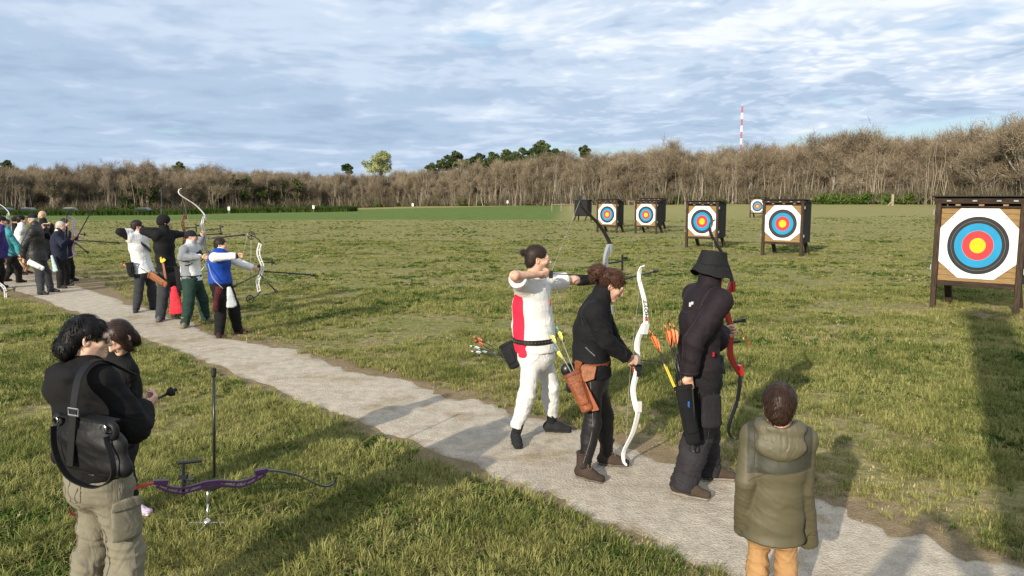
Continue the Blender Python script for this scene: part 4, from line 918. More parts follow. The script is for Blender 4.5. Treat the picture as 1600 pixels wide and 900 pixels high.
def hp_down(p): return p.hf[1][2] < -.35      # eyes lowered: the lids cover them
class Person:
    def __init__(s, base, label, group, h, vox, faz, hip, neck, headc, haz, hpitch, feet, chest=None, fem=False, w=1.0, d=1.0, skin=SKIN, toes=(0, 0), sh=(.0, .0), elbow=(None, None), wrist=(None, None), hands=((0.6, None), (0.6, None)), hdir=(None, None), roll=0, slouch=0, shw=1.0, hs=None):
        s.s = h / 1.75; s.h = h; s.vox = vox; s.fem = fem; s.W = w; s.Dp = d
        s.root = empty("person", base, label, "person", group); s.base = A(*base)
        R0 = A(*base); g = lambda p: p - R0
        s.az = faz; s.caz = faz if chest is None else chest
        s.hr = A(math.cos(rad(faz)), -math.sin(rad(faz)), 0); s.cr = A(math.cos(rad(s.caz)), -math.sin(rad(s.caz)), 0)
        s.f = azv(faz); s.cf = azv(s.caz); k = s.s
        s.hip = g(hip); s.neck = g(neck); s.head = g(headc); s.hf = head_frame(haz, hpitch, roll); s.hs = hs or k; s.skin = skin
        up = nrm(s.neck - s.hip); s.up = up
        fs = .80 if fem else 1.0
        s.sh = [s.neck - up * .055 * k - s.cr * .172 * k * shw * (.93 if fem else 1) + A(0, 0, sh[0]), s.neck - up * .055 * k + s.cr * .172 * k * shw * (.93 if fem else 1) + A(0, 0, sh[1])]
        s.el = []; s.wr = []
        for i in (0, 1):
            wpt = g(wrist[i]); e = elbow[i]
            if not isinstance(e, np.ndarray):
                e = ik(s.sh[i], wpt, .300 * k, .275 * k, A(*(e or (0, 0, -1))))
            else: e = g(e)
            s.el.append(e); s.wr.append(wpt)
        s.an = [A(*g(f_)) + A(0, 0, .085 * k) for f_ in feet]; s.toe = [azv(a) for a in toes]
        s.hj = [s.hip - s.hr * .088 * k * w + A(0, 0, -.02 * k), s.hip + s.hr * .088 * k * w + A(0, 0, -.02 * k)]
        s.kn = []
        for i in (0, 1):                                  # legs nearly straight: thigh and shin share the length there is
            D = np.linalg.norm(s.hj[i] - s.an[i]) * 1.008; s.kn.append(ik(s.hj[i], s.an[i], D * .505, D * .495, nrm(s.toe[i] * .7 + s.f)))
        s.hands = hands; s.hdir = hdir; s.slouch = slouch
        sp = lambda t_: s.hip + (s.neck - s.hip) * t_ - s.cf * .03 * k * math.sin(t_ * 3.1) * (1 + slouch)
        s.sp = sp
        s.spine = [(-.10, .165, .125), (.08, .168, .122), (.33, .150 if not fem else .132, .112), (.62, .168 if not fem else .146, .122), (.84, .172 if not fem else .150, .102), (.94, .120, .075)]
    def tors(s, S, inf, t0=-.10, t1=.94, k=.04, belly=0.0):
        st = [q for q in s.spine if t0 - .001 <= q[0] <= t1 + .001]
        for a, b in zip(st[:-1], st[1:]):
            mid = (a[0] + b[0]) / 2; side = nrm(s.hr * (1 - mid) + s.cr * mid)
            wd = lambda q: (q[1] * s.s * s.W + inf, q[2] * s.s * s.Dp + inf + belly * math.exp(-((q[0] - .30) / .3) ** 2))
            S.ell(s.sp(a[0]), s.sp(b[0]), wd(a), wd(b), side, k)
    def body(s):
        k = s.s; S = Solid(max(s.vox, .010)); s.tors(S, -.012)
        for i in (0, 1):
            S.cap(s.sp(.80), s.sh[i], .06 * k, .050 * k, .05); S.cap(s.neck - s.up * .02 * k, s.sh[i], .050 * k, .048 * k, .04); S.cap(s.sh[i], s.el[i], .050 * k, .040 * k, .03); S.cap(s.el[i], s.wr[i], .041 * k, .026 * k, .02)
            S.cap(s.hj[i], s.kn[i], .078 * k * s.W, .050 * k, .04); S.cap(s.kn[i], s.an[i], .052 * k, .035 * k, .02); S.cap(s.an[i], s.an[i] + s.toe[i] * .15 * k - A(0, 0, .055 * k), .035 * k, .025 * k, .02)
        S.cap(s.sp(.9), s.neck, .065 * k, .058 * k, .03)
        V, Q = S.mesh(); parts = [(V, Q, np.zeros(len(V)), np.zeros(len(V)))]
        hv = .0045 if s.vox < .011 else (.007 if s.vox < .015 else .009)
        S, L = head_solid(hv, s.head, s.hf, s.hs, s.neck, s.fem); V, Q = S.mesh(); s.L = L
        loc = (V - s.head) @ np.array(s.hf).T / s.hs
        lip = np.clip(1 - np.abs(loc[:, 2] + .057) / .011, 0, 1) * np.clip(1 - np.abs(loc[:, 0]) / .026, 0, 1) * (loc[:, 1] > .075) * 1.6
        bd = np.zeros(len(V))
        if getattr(s, 'beard', 0): bd = s.beard * np.clip((-.028 - loc[:, 2] + .35 * np.abs(loc[:, 1] - .05) * 0) / .02, 0, 1) * np.clip((loc[:, 1] - .0) / .03, 0, 1) * (loc[:, 2] > -.12) * (1 - np.clip(lip, 0, 1))
        parts.append((V, Q, np.clip(lip, 0, 1), bd))
        for i in (0, 1):
            d = s.hdir[i] if s.hdir[i] is not None else nrm(s.wr[i] - s.el[i]); curl, n = s.hands[i]
            if n is None: n = nrm(np.cross(d, A(0, 0, 1)) * (1 if i else -1) + .01)
            S = hand_solid(.0045 if s.vox < .011 else .006, s.wr[i], A(*d), A(*n), -1 if i == 0 else 1, s.s, curl); V, Q = S.mesh(); parts.append((V, Q, np.zeros(len(V)), np.zeros(len(V))))
        o = 0; VV = []; QQ = []; ll = []; bb = []
        for V, Q, l, b in parts: VV.append(V); QQ.append(Q + o); ll.append(l); bb.append(b); o += len(V)
        link("body", quick_mesh("body", np.concatenate(VV), np.concatenate(QQ), s.skin, dict(lip=np.concatenate(ll), beard=np.concatenate(bb))), s.root)
        m = MB(); e2 = []
        for x in (() if hp_down(s) else (-1, 1)):
            m = MB(); m.ball(L(x * .031, .0815, .003), .0112 * s.hs, 10, 0); m.ball(L(x * .031, .0865, .002), .0078 * s.hs, 8, 1); link("eye", m.mesh("eye", [EYE_W, EYE_D], smooth=True), s.root)
        return s
    def brows(s, mm):
        for x in (-1, 1):
            m = MB(); P = [s.L(x * q, .092 - .35 * (q - .03) ** 2 * 20 - .012 * (q > .04), z) for q, z in ((.014, .021), (.03, .027), (.047, .021))]; m.tube(P, [.0035 * s.hs, .0042 * s.hs, .002 * s.hs], 5); link("eyebrow", m.mesh("eyebrow", mm, smooth=True), s.root)
        return s
    def put(s, name, S, mm, amp=0, freq=9, hot=(), attrs=None, seed=0, stretch=None, parent=None, extra=None):
        V, Q = S.mesh()
        if amp: V, N = crease(V, Q, amp, freq, hot, seed, stretch)
        s.surf = getattr(s, 'surf', {}); s.surf[name] = (V, normals(V, Q))
        return link(name, quick_mesh(name, V, Q, mm, {k: f(V) for k, f in (attrs or {}).items()}), parent or s.root)
    def seam(s, on, pts, mm, r=.0016, parent=None, name="seam", n=10, lift=.0006):
        """a stitched line laid on a garment's surface"""
        V, N = s.surf[on]; P = interp(pts, n) if len(pts) > 1 else np.array(pts); Q = []
        for p in P: Q.append(V[int(np.argmin(((V - p) ** 2).sum(1)))])
        Q = np.array(Q)
        for _ in range(5): Q[1:-1] = Q[1:-1] * .4 + (Q[:-2] + Q[2:]) * .3
        for k in range(len(Q)): i = int(np.argmin(((V - Q[k]) ** 2).sum(1))); Q[k] += N[i] * (lift - (Q[k] - V[i]) @ N[i])
        m = MB(); m.tube(np.array(Q), r, 5); return link(name, m.mesh(name, mm, smooth=True), parent or s.root)
    def trousers(s, mm, loose=.012, cuff=.0, amp=.006, flare=.0, waist=.16, attrs=None, seed=1, fr=11, low=None, crotch=0, seat=0, name="trousers"):
        k = s.s; S = Solid(s.vox); top = s.sp(waist)
        s.tors(S, loose * .6 + .004, -.10, .08, .04); S.ell(s.sp(.08), s.sp(waist + .06), (.165 * k * s.W + loose * .5, .120 * k * s.Dp + loose * .5), (.156 * k * s.W + loose * .5, .114 * k * s.Dp + loose * .5), s.hr, .02)
        S.orb(s.hip - s.f * (.055 + seat) * k - A(0, 0, .05 * k), (.14 * k * s.W, .10 * k, .11 * k), [s.hr, s.f, A(0, 0, 1)], .05)
        for i in (0, 1):
            end = s.an[i] + A(0, 0, cuff - .035 * k); kk = s.kn[i]
            S.cap(s.hj[i], kk, .088 * k * s.W + loose, .060 * k + loose * 1.1, .03); S.cap(kk, end, .060 * k + loose * 1.1, .046 * k + loose + flare, .03, flat=True)
            S.orb(kk + (end - kk) * .28 - s.toe[i] * .022 * k, (.053 * k + loose, .058 * k + loose, .13 * k), [nrm(np.cross(A(0, 0, 1), s.toe[i])), s.toe[i], A(0, 0, 1)], .04)
        S.cut(s.sp(waist), s.up)
        hot = [(s.kn[i] - s.toe[i] * .05, .16 * k) for i in (0, 1)] + [(s.an[i] + A(0, 0, .06), .14 * k) for i in (0, 1)] + [(s.hip, .16 * k)]
        return s.put(name, S, mm, amp, fr, hot, attrs, seed, A(0, 0, 1))
    def top(s, mm, loose=.012, hem=-.04, sleeve=1.0, amp=.006, collar=.0, belly=0.0, attrs=None, seed=5, fr=10, arm=.0, hemw=0.0, hood=None, cuff=0, name="jacket", extra=None):
        k = s.s; S = Solid(s.vox); s.tors(S, loose, -.10, .94, .04, belly)
        if hem < -.10: S.ell(s.sp(-.06), s.sp(hem - .04), (.172 * k * s.W + loose, .145 * k * s.Dp + loose), (.175 * k * s.W + loose + hemw, .155 * k * s.Dp + loose + hemw), s.hr, .03)
        S.cut(s.sp(hem), -s.up)
        S.cap(s.sp(.93), s.neck + s.up * .005, .075 * k + loose * .5, .066 * k + loose * .4, .04)
        if collar: S.cap(s.neck - s.up * .03, s.neck + (s.head - s.neck) * .35 + s.up * collar * .4, .080 * k + loose * .3, .074 * k + loose * .3, .02)
        if hood:
            for c, R, E in hood: S.orb(c, R, E, .03)
        for i in (0, 1):
            S.cap(s.sp(.82), s.sh[i], .075 * k + loose * .5, .058 * k + loose, .05); S.cap(s.neck - s.up * .02 * k, s.sh[i], .052 * k + loose * .6, .052 * k + loose, .04)
            e = s.el[i]; sl_ = sleeve if not hasattr(sleeve, '__len__') else sleeve[i]
            if sl_ < .5:
                q = s.sh[i] + (e - s.sh[i]) * sl_ * 2; S.cap(s.sh[i], q, .058 * k + loose + arm, .056 * k + loose + arm, .03, flat=True)
            else:
                q = e + (s.wr[i] - e) * (sl_ - .5) * 2; S.cap(s.sh[i], e, .057 * k + loose + arm, .047 * k + loose + arm, .016); S.cap(e, q, .048 * k + loose + arm, .034 * k + loose * .9 + arm + cuff, .006, flat=True)
        if extra: extra(S)
        hot = [(s.el[i], .13 * k) for i in (0, 1)] + [(s.sh[i] - A(0, 0, .08), .12 * k) for i in (0, 1)] + [(s.sp(.12), .2 * k)] + [(s.wr[i] + (s.el[i] - s.wr[i]) * .25, .08) for i in (0, 1)]
        return s.put(name, S, mm, amp, fr, hot, attrs, seed, None)
    def shoes(s, mm, sole, high=.0, size=1.0, sock=None, lace=None):
        k = s.s * size; v = min(s.vox, .009) if s.vox < .012 else .010
        for i in (0, 1):
            a = s.an[i].copy(); g0 = A(a[0], a[1], a[2] - .085 * s.s); f = s.toe[i]; r = A(f[1], -f[0], 0); S = Solid(v); P = lambda y, z, x=0: g0 + f * y * k + r * x * k + A(0, 0, z * k)
            S.cap(P(-.045, .050), P(.06, .048), .036 * k, .037 * k, .02); S.ell(P(.05, .042), P(.155, .036), (.043 * k, .034 * k), (.040 * k, .026 * k), r, .025); S.cap(P(-.02, .06), P(.0, .105 + high * 1.4), .040 * k, (.041 if not high else .056) * k, .03, flat=True)
            S.cap(P(.02, .085), P(.09, .058), .030 * k, .028 * k, .02); S.cut(P(0, .012), A(0, 0, -1))
            sh_ = s.put("shoe", S, mm, .0015, 40, (), None, 9)
            S = Solid(v); S.ell(P(-.05, .016), P(.04, .016), (.038 * k, .0165 * k), (.040 * k, .016 * k), r, .01); S.ell(P(.04, .016), P(.16, .018), (.041 * k, .016 * k), (.040 * k, .017 * k), r, .01); S.cut(P(0, .001), A(0, 0, -1)); S.cut(P(0, .026), A(0, 0, 1))
            s.put("sole", S, sole, parent=sh_)
            if high:
                c_ = P(.0, .100 + high * 1.4); m = MB(); m.tube([c_ + (f * math.cos(b) + r * math.sin(b)) * .053 * k for b in np.linspace(0, 6.283, 15)], .0085 * k, 6); link('collar', m.mesh('collar', mm, smooth=True), sh_)
            if lace:
                m = MB()
                for q in range(4): y = .045 + q * .022; z = .118 - q * .020; m.tube([P(y, z - .008, -.026), P(y + .004, z + .004, 0), P(y, z - .008, .026)], .0042, 5)
                m.tube([P(.04, .128, 0), P(.055, .135, .03), P(.07, .10, .042)], .002, 4); m.tube([P(.04, .128, 0), P(.05, .14, -.025), P(.068, .11, -.04)], .002, 4)
                link("lace", m.mesh("lace", lace), sh_)
            if sock:
                S = Solid(v); S.cap(a + A(0, 0, .0), a + (s.kn[i] - a) * .36, .042 * s.s, .046 * s.s, .01); s.put("sock", S, sock, .0015, 30)
        return s
    def hair(s, mm, style, n=0, seed=0):
        r, f, u = s.hf; L = s.L; q = s.hs; E = [r, f, u]; S = Solid(.006 if s.vox < .011 else .009); cut = None
        if style in ('short', 'bun', 'tight'):
            t_ = .012 if style != 'bun' else .007
            S.orb(L(0, -.016, .034), ((.0735 + t_) * q, (.094 + t_) * q, (.086 + t_) * q), E, .02); S.orb(L(0, -.055, -.03), (.062 * q, .050 * q, .060 * q), E, .03)
            fy = .118 if style == 'short' else .112
            S.orb(L(0, fy, -.040), (.082 * q, .088 * q, .108 * q), E, .012, 's')
            for x in (-1, 1): S.orb(L(x * .082, .012, -.035), (.03 * q, .045 * q, .048 * q), E, .01, 's')
            S.cut(L(0, -.06, -.098), -u + f * .4)
            if style == 'bun':
                S.orb(L(.0, -.128, .056), (.024 * q, .030 * q, .024 * q), E, .006)
                for x, y, z in ((.01, -.135, .065), (-.012, -.14, .05), (.004, -.13, .035), (0, -.12, .07), (.012, -.142, .048)): S.orb(L(x, y, z), (.014 * q,) * 3, E, .006)
        elif style == 'curly':
            S.orb(L(0, -.018, .040), (.088 * q, .108 * q, .094 * q), E, .02); S.orb(L(0, .120, -.050), (.080 * q, .080 * q, .112 * q), E, .012, 's')
            for x in (-1, 1): S.orb(L(x * .09, .015, -.04), (.03 * q, .04 * q, .05 * q), E, .01, 's')
            S.cut(L(0, -.06, -.06), -u + f * .5); S.orb(L(0, -.150, .030), (.078 * q, .062 * q, .076 * q), E, .02)
        elif style == 'long':
            S.orb(L(0, -.014, .034), (.082 * q, .100 * q, .093 * q), E, .02); S.orb(L(0, .118, -.05), (.080 * q, .085 * q, .115 * q), E, .012, 's')
            for x in (-1, 1): S.orb(L(x * .080, .020, -.045), (.026 * q, .040 * q, .050 * q), E, .01, 's')
            S.orb(L(0, -.085, -.03), (.078 * q, .050 * q, .078 * q), E, .04)
            for x, y, z, R in ((-.05, -.105, -.055, .040), (.0, -.115, -.05, .042), (.04, -.095, -.065, .038), (-.07, -.085, -.075, .026), (-.03, -.12, -.085, .028), (.01, -.10, -.10, .022)): S.orb(L(x, y, z), (R * q,) * 3, E, .03)
        elif style == 'sleek':
            S.orb(L(0, -.014, .034), (.082 * q, .101 * q, .093 * q), E, .02); S.orb(L(0, .117, -.045), (.074 * q, .085 * q, .100 * q), E, .01, 's')
            S.orb(L(0, -.06, -.06), (.074 * q, .056 * q, .10 * q), E, .03)
            for x in (-1, 1): S.orb(L(x * .064, .028, -.03), (.022 * q, .036 * q, .09 * q), E, .02)
            S.cap(L(0, .09, .121), L(0, -.06, .130), .004, .004, .006, 's')
        elif style == 'crop':
            S.orb(L(0, -.014, .033), (.0765 * q, .098 * q, .0895 * q), E, .02); S.orb(L(0, .116, -.040), (.080 * q, .088 * q, .106 * q), E, .012, 's')
            S.cut(L(0, -.06, -.055), -u + f * .5)
            for x in (-1, 1): S.orb(L(x * .082, .012, -.035), (.03 * q, .045 * q, .048 * q), E, .01, 's')
        V, Q = S.mesh(); N = normals(V, Q); r_ = np.random.default_rng(seed); am = {'curly': .006, 'long': .004, 'short': .0025}.get(style, .0012)
        V2 = V + N * ((vnoise(V * (90 if style != 'long' else 38) / q, 3) - .5) * 2 * am * (2.2 if style == 'long' else 1))[:, None]; parts = [(V2, Q, np.full(len(V), .3))]
        if n:
            whorl = L(.01, -.06, .12)
            if style == 'bun': flow = lambda p, nn: L(0, -.13, .05) - p
            elif style == 'sleek': flow = lambda p, nn: -u + r * np.sign((p - s.head) @ r) * .8 - f * .2
            else: flow = lambda p, nn: nrm(p - whorl) - u * .5 * (1 if style != 'curly' else .3)
            sv, sq, sr = strands(V2, Q, N, s.head, flow, n, (.045 if style in ('short', 'bun') else .05) * q, .0022 if style != 'long' else .0020, seed, .007 if style == 'short' else .004); parts.append((sv, sq, sr))
        if style in ('curly', 'long'):
            cv = MB(); cnt = 260 if style == 'curly' else 60; OV = []; OQ = []; OR = []
            pool = np.flatnonzero(((V - s.head) @ f < .03 * q) | (((V - s.head) @ u) > .06 * q)) if style == 'curly' else np.flatnonzero(((V - s.head) @ f < -.03 * q))
            for i in r_.choice(pool, cnt):
                p = V2[i]; nn = N[i]; R = r_.uniform(.006, .012) * q; ln = r_.uniform(.025, .06) * q; ax = nrm(nn * .8 - u * .5 + r_.normal(0, .45, 3)); ax = ax if style == 'curly' else nrm(nn * .45 - u * .7 - f * .3 + r_.normal(0, .3, 3))
                e1 = nrm(np.cross(ax, (.3, .5, .8))); e2 = np.cross(ax, e1); ph = r_.uniform(0, 6.28); P = [p - nn * .01 + ax * ln * t_ + (e1 * math.cos(ph + 11 * t_) + e2 * math.sin(ph + 11 * t_)) * R for t_ in np.linspace(0, 1, 9)]
                b = len(OV); rv = r_.uniform()
                for j, pp in enumerate(P):
                    w_ = .0035 * q * (1.15 - .7 * j / 8); OV += [pp + e1 * w_, pp + e2 * w_, pp - e1 * w_, pp - e2 * w_]; OR += [rv] * 4
                for j in range(8):
                    for z in range(4): OQ.append((b + j * 4 + z, b + j * 4 + (z + 1) % 4, b + j * 4 + 4 + (z + 1) % 4, b + j * 4 + 4 + z))
            parts.append((np.array(OV), np.array(OQ), OR))
        o = 0; VV = []; QQ = []; RR = []
        for a, b, c in parts: VV.append(a); QQ.append(b + o); RR.append(np.asarray(c)); o += len(a)
        link("hair", quick_mesh("hair", np.concatenate(VV), np.concatenate(QQ), mm, dict(rnd=np.concatenate(RR))), s.root); return s
    def cap_hat(s, mm, kind, brim=None):
        r, f, u = s.hf; L = s.L; q = s.hs; E = [r, f, u]; S = Solid(.007 if s.vox < .011 else .009)
        if kind == 'cap':
            S.orb(L(0, -.012, .036), (.086 * q, .105 * q, .094 * q), E, .02); S.cut(L(0, 0, .022), -u); S.orb(L(0, .115, .034), (.070 * q, .075 * q, .008 * q), [r, nrm(f - u * .2), nrm(u + f * .2)], .008)
        elif kind == 'beanie':
            S.orb(L(0, -.014, .032), (.090 * q, .110 * q, .104 * q), E, .02); S.orb(L(0, -.05, -.01), (.080 * q, .072 * q, .07 * q), E, .03); S.orb(L(0, .128, -.045), (.09 * q, .080 * q, .095 * q), E, .01, 's'); S.cut(L(0, 0, -.05), -u)
        elif kind == 'bucket':
            S.ell(L(0, -.012, .028), L(0, -.016, .108), (.100 * q, .118 * q), (.080 * q, .096 * q), r, .01); S.cut(L(0, 0, .128), u * .97 - f * .05); S.cut(L(0, 0, .02), -u)
            V, Q = S.mesh(); V, N = crease(V, Q, .0035, 22, (), 4)
            o = link("hat", quick_mesh("hat", V, Q, mm), s.root); n = 40; P = []
            for k, (a, z) in enumerate(((.099, .034), (.110, .010), (.121, -.016), (.130, -.040), (.131, -.044), (.120, -.022), (.108, .004), (.096, .028))):
                for j in range(n):
                    t_ = 2 * math.pi * j / n; wv = .006 * math.sin(3 * t_ + .7) * (a - .09) / .05 + .003 * math.sin(7 * t_); dip = -.012 * math.cos(t_ * 2) * (a - .09) / .05; P.append(L(math.cos(t_) * a, -.012 + math.sin(t_) * a * 1.14, z + wv + dip))
            m = MB(); m.add(P, [(k * n + j, k * n + (j + 1) % n, ((k + 1) % 8) * n + (j + 1) % n, ((k + 1) % 8) * n + j) for k in range(8) for j in range(n)]); link("brim", m.mesh("brim", mm, smooth=True), o); return s
        s.put("cap" if kind == 'cap' else "beanie", S, mm, .0018, 26); return s
    def belt(s, mm, t=.14, inf=.02, hgt=.036, studs=None, name="belt", w=None):
        c = s.sp(t) ; k = s.s; n = 40; P = []; a = (.164 * k * s.W + inf, .120 * k * s.Dp + inf) if w is None else w
        for z, e in ((-.5, 0), (-.5, .005), (.5, .005), (.5, 0)):
            for j in range(n):
                q = 2 * math.pi * j / n; P.append(c + s.hr * math.cos(q) * (a[0] + e) + s.f * math.sin(q) * (a[1] + e) + s.up * z * hgt)
        m = MB(); m.add(P, [(i * n + j, i * n + (j + 1) % n, ((i + 1) % 4) * n + (j + 1) % n, ((i + 1) % 4) * n + j) for i in range(4) for j in range(n)])
        o = link(name, m.mesh(name, mm, smooth=False), s.root)
        if studs:
            m = MB()
            for j in range(0, n): q = 2 * math.pi * (j + .5) / n; d = s.hr * math.cos(q) * (a[0] + .004) + s.f * math.sin(q) * (a[1] + .004); m.ball(c + d, .005, 6)
            x = link("stud", m.mesh("stud", studs), o); x['kind'] = 'stuff'
        return o
# ------------------------------------------------------------------ bows, arrows, quivers
BLK = mat("black_anodised", (0.012, 0.012, 0.014), .35, .05, spec=.5); CARB = mat("black_carbon", (0.016, 0.016, 0.018), .3, .1, spec=.5); STEEL = mat("bright_steel", (0.62, 0.62, 0.63), .25, .03, metal=.9)
STRG = mat("bow_string", (0.30, 0.30, 0.30), .7); GREYP = mat("silver_paint", (0.34, 0.35, 0.37), .35, .04, metal=.4)
def frame(up, fwd):
    u = nrm(up); f = nrm(A(*fwd) - u * (A(*fwd) @ u)); return u, f, np.cross(u, f)
def recurve(grip, up, fwd, label, riser_m, limb_m, half=.82, draw=.12, riser=.32, sight=True, nock=None, stab=(), lim2=None, group=None, wide=1.0, limb_w=.044, grip_m=None, windows=True, string_m=STRG, tipm=None, name="recurve_bow", sight_len=.18, text=None, string_off=0.0, solid=False, sight_z=.09):
    """bow standing on its grip: up the limbs, fwd towards the target; nock = where the string is held"""
    u, f, sd = frame(up, fwd); g = A(*grip); o = empty(name, g, label, "bow", group); Pn = lambda z, x, y=0: u * z + f * x + sd * y
    def B(nm, m, mm, par=None, **kw): return link(nm, m.mesh(nm, mm, **kw), par or o)
    # riser: two rails with bridges at the windows, solid round the grip
    m = MB(); zs = np.linspace(-riser, riser, 25)
    xc = lambda z: .045 * (abs(z) / riser) ** 1.5 * (1 if abs(z) > .05 else 1) + (.022 * math.cos(z * 16) - .022)
    if solid:
        zs = np.linspace(-riser, riser, 41); dp = [(.040 + .014 * math.sin(abs(z) / riser * 3.14) ** 2 + .006 * math.exp(-(z / .05) ** 2)) * wide for z in zs]
        m.sweep([Pn(z, xc(z)) for z in zs], [.036 - .010 * math.sin(abs(z) / riser * 3.14) for z in zs], dp, sd)
    else:
        m.sweep([Pn(z, xc(z) - .012 * wide) for z in zs], [.030] * 25, [.016 * wide + .012 * math.exp(-(z / .07) ** 2) for z in zs], sd)
        m.sweep([Pn(z, xc(z) + .012 * wide + .012 * math.sin(abs(z) / riser * 3.1) * wide) for z in zs], [.028] * 25, [.014 * wide + .012 * math.exp(-(z / .07) ** 2) for z in zs], sd)
        for z in (-.95, -.80, -.62, -.42, -.2, .2, .42, .62, .80, .95): z *= riser; m.sweep([Pn(z - .012, xc(z) - .016 * wide), Pn(z + .012, xc(z) + .026 * wide)], .024, .012, sd)
    B("riser", m, riser_m, bevel=.002)
    m = MB(); m.sweep([Pn(-.055, -.020), Pn(0, -.026), Pn(.05, -.012)], [.030, .034, .026], [.035, .042, .03], sd); B("grip", m, grip_m or BLK, bevel=.006)
    for q in (1, -1):
        pts = [(riser - .05, .045), (riser + .04, .052 - draw * .05), (riser + (half - riser) * .42, .052 - draw * .42), (riser + (half - riser) * .78, .03 - draw * .98), (half * .97, .045 - draw * 1.06), (half, .075 - draw * 1.02)]
        P = interp([Pn(q * a, b) for a, b in pts], 6); n = len(P)
        if q > 0: recurve.limb = P; tt = np.linspace(0, 1, n); m = MB()
        m.sweep(P, limb_w * (1 - .52 * tt ** 1.6), .011 - .004 * tt, sd); lb = B("limb", m, (lim2 or limb_m) if q < 0 else limb_m, bevel=.001)
        m = MB(); m.sweep([Pn(q * (riser - .07), .045), Pn(q * (riser + .012), .052)], .047, .026, sd); B("limb_pocket", m, riser_m, lb)
        m = MB(); m.ball(P[-1], .008, 8); B("limb_tip", m, tipm or BLK, lb, smooth=True)
    tips = [Pn(q * half * .985, .06 - draw * 1.04) for q in (1, -1)]
    mid = [A(*nock) - g] if nock is not None else [Pn(q, string_off - draw * 1.04 + .03) for q in (.2, -.2)]
    m = MB(); m.tube([tips[0], *mid, tips[1]], .0014, 4); B("string", m, string_m)
    if sight:
        m = MB(); m.sweep([Pn(sight_z, .03, .022), Pn(sight_z, .03 + sight_len, .022)], .010, .016, sd); m.sweep([Pn(sight_z - .09, .03 + sight_len, .022), Pn(sight_z + .065, .03 + sight_len, .022)], .012, .016, sd)
        m.box(Pn(sight_z + .03, .03 + sight_len + .015, .022), (.03, .03, .03)); m.tube([Pn(sight_z + .03, .06 + sight_len, .0), Pn(sight_z + .03, .075 + sight_len, 0)], .014, 8); B("sight", m, BLK)
    for (z, x, dv, L, r) in stab:
        a = Pn(z, x); d = nrm(f * dv[0] + u * dv[1] + sd * dv[2]); m = MB(); m.tube([a, a + d * L], r, 8); s_ = B("stabilizer", m, CARB, smooth=True)
        m = MB(); m.lathe(a + d * L, d, [(-.01, r * 1.2), (0, r * 1.7), (.045, r * 1.7), (.05, r)], 10); B("weight", m, BLK, s_)
    return o, Pn
def lettering(text, at, z0, along, normal, size, mm, parent, off, name="lettering"):
    """flat print that follows a curved limb: at(z) gives the limb's middle, 'off' the height above it"""
    cu = bpy.data.curves.new(name, 'FONT'); cu.body = text; cu.size = size; cu.align_x = 'CENTER'; cu.align_y = 'CENTER'; cu.extrude = .0005; cu.resolution_u = 2; cu.shear = .15; cu.offset = .0006
    t_ = bpy.data.objects.new(name, cu); COL.objects.link(t_); dg = bpy.context.evaluated_depsgraph_get(); me = bpy.data.meshes.new_from_object(t_.evaluated_get(dg)); bpy.data.objects.remove(t_); bpy.data.curves.remove(cu)
    me.materials.clear(); me.materials.append(mm); x = nrm(along); z = nrm(A(*normal) - x * (A(*normal) @ x)); y = np.cross(z, x)
    for v in me.vertices: c = at(z0 + v.co.x) + y * v.co.y + z * (off + v.co.z); v.co = c
    return link(name, me, parent)
def arrow(tail, head, vane, label, group, shaft=CARB, nockm=None, r=.0045, vs=1.0, wraps=None, steps=None):
    a, b = A(*tail), A(*head); L = np.linalg.norm(b - a); d = (b - a) / L; o = empty("arrow", a, label, "arrow", group)
    m = MB(); m.tube([d * .0, d * L], r, 6); link("shaft", m.mesh("shaft", shaft, smooth=True), o); e1 = nrm(np.cross(d, (.3, .2, .9))); e2 = np.cross(d, e1)
    for k in range(3):
        q = e1 * math.cos(2.1 * k + .5) + e2 * math.sin(2.1 * k + .5); w = np.cross(d, q) * .0007; P = [d * .025 + q * .003, d * .04 + q * .016 * vs, d * .075 + q * .014 * vs, d * .105 * vs + q * .003]
        m = MB(); m.add([p + w for p in P] + [p - w for p in P], [(0, 1, 2, 3), (7, 6, 5, 4), (0, 4, 5, 1), (1, 5, 6, 2), (2, 6, 7, 3)]); link("vane", m.mesh("vane", vane), o)
    m = MB(); m.tube([d * -.016, d * .004], r * 1.15, 6); link("nock", m.mesh("nock", nockm or vane), o)
    if wraps: m = MB(); m.tube([d * .012, d * .13], r * 1.12, 6); link("wrap", m.mesh("wrap", wraps), o)
    return o
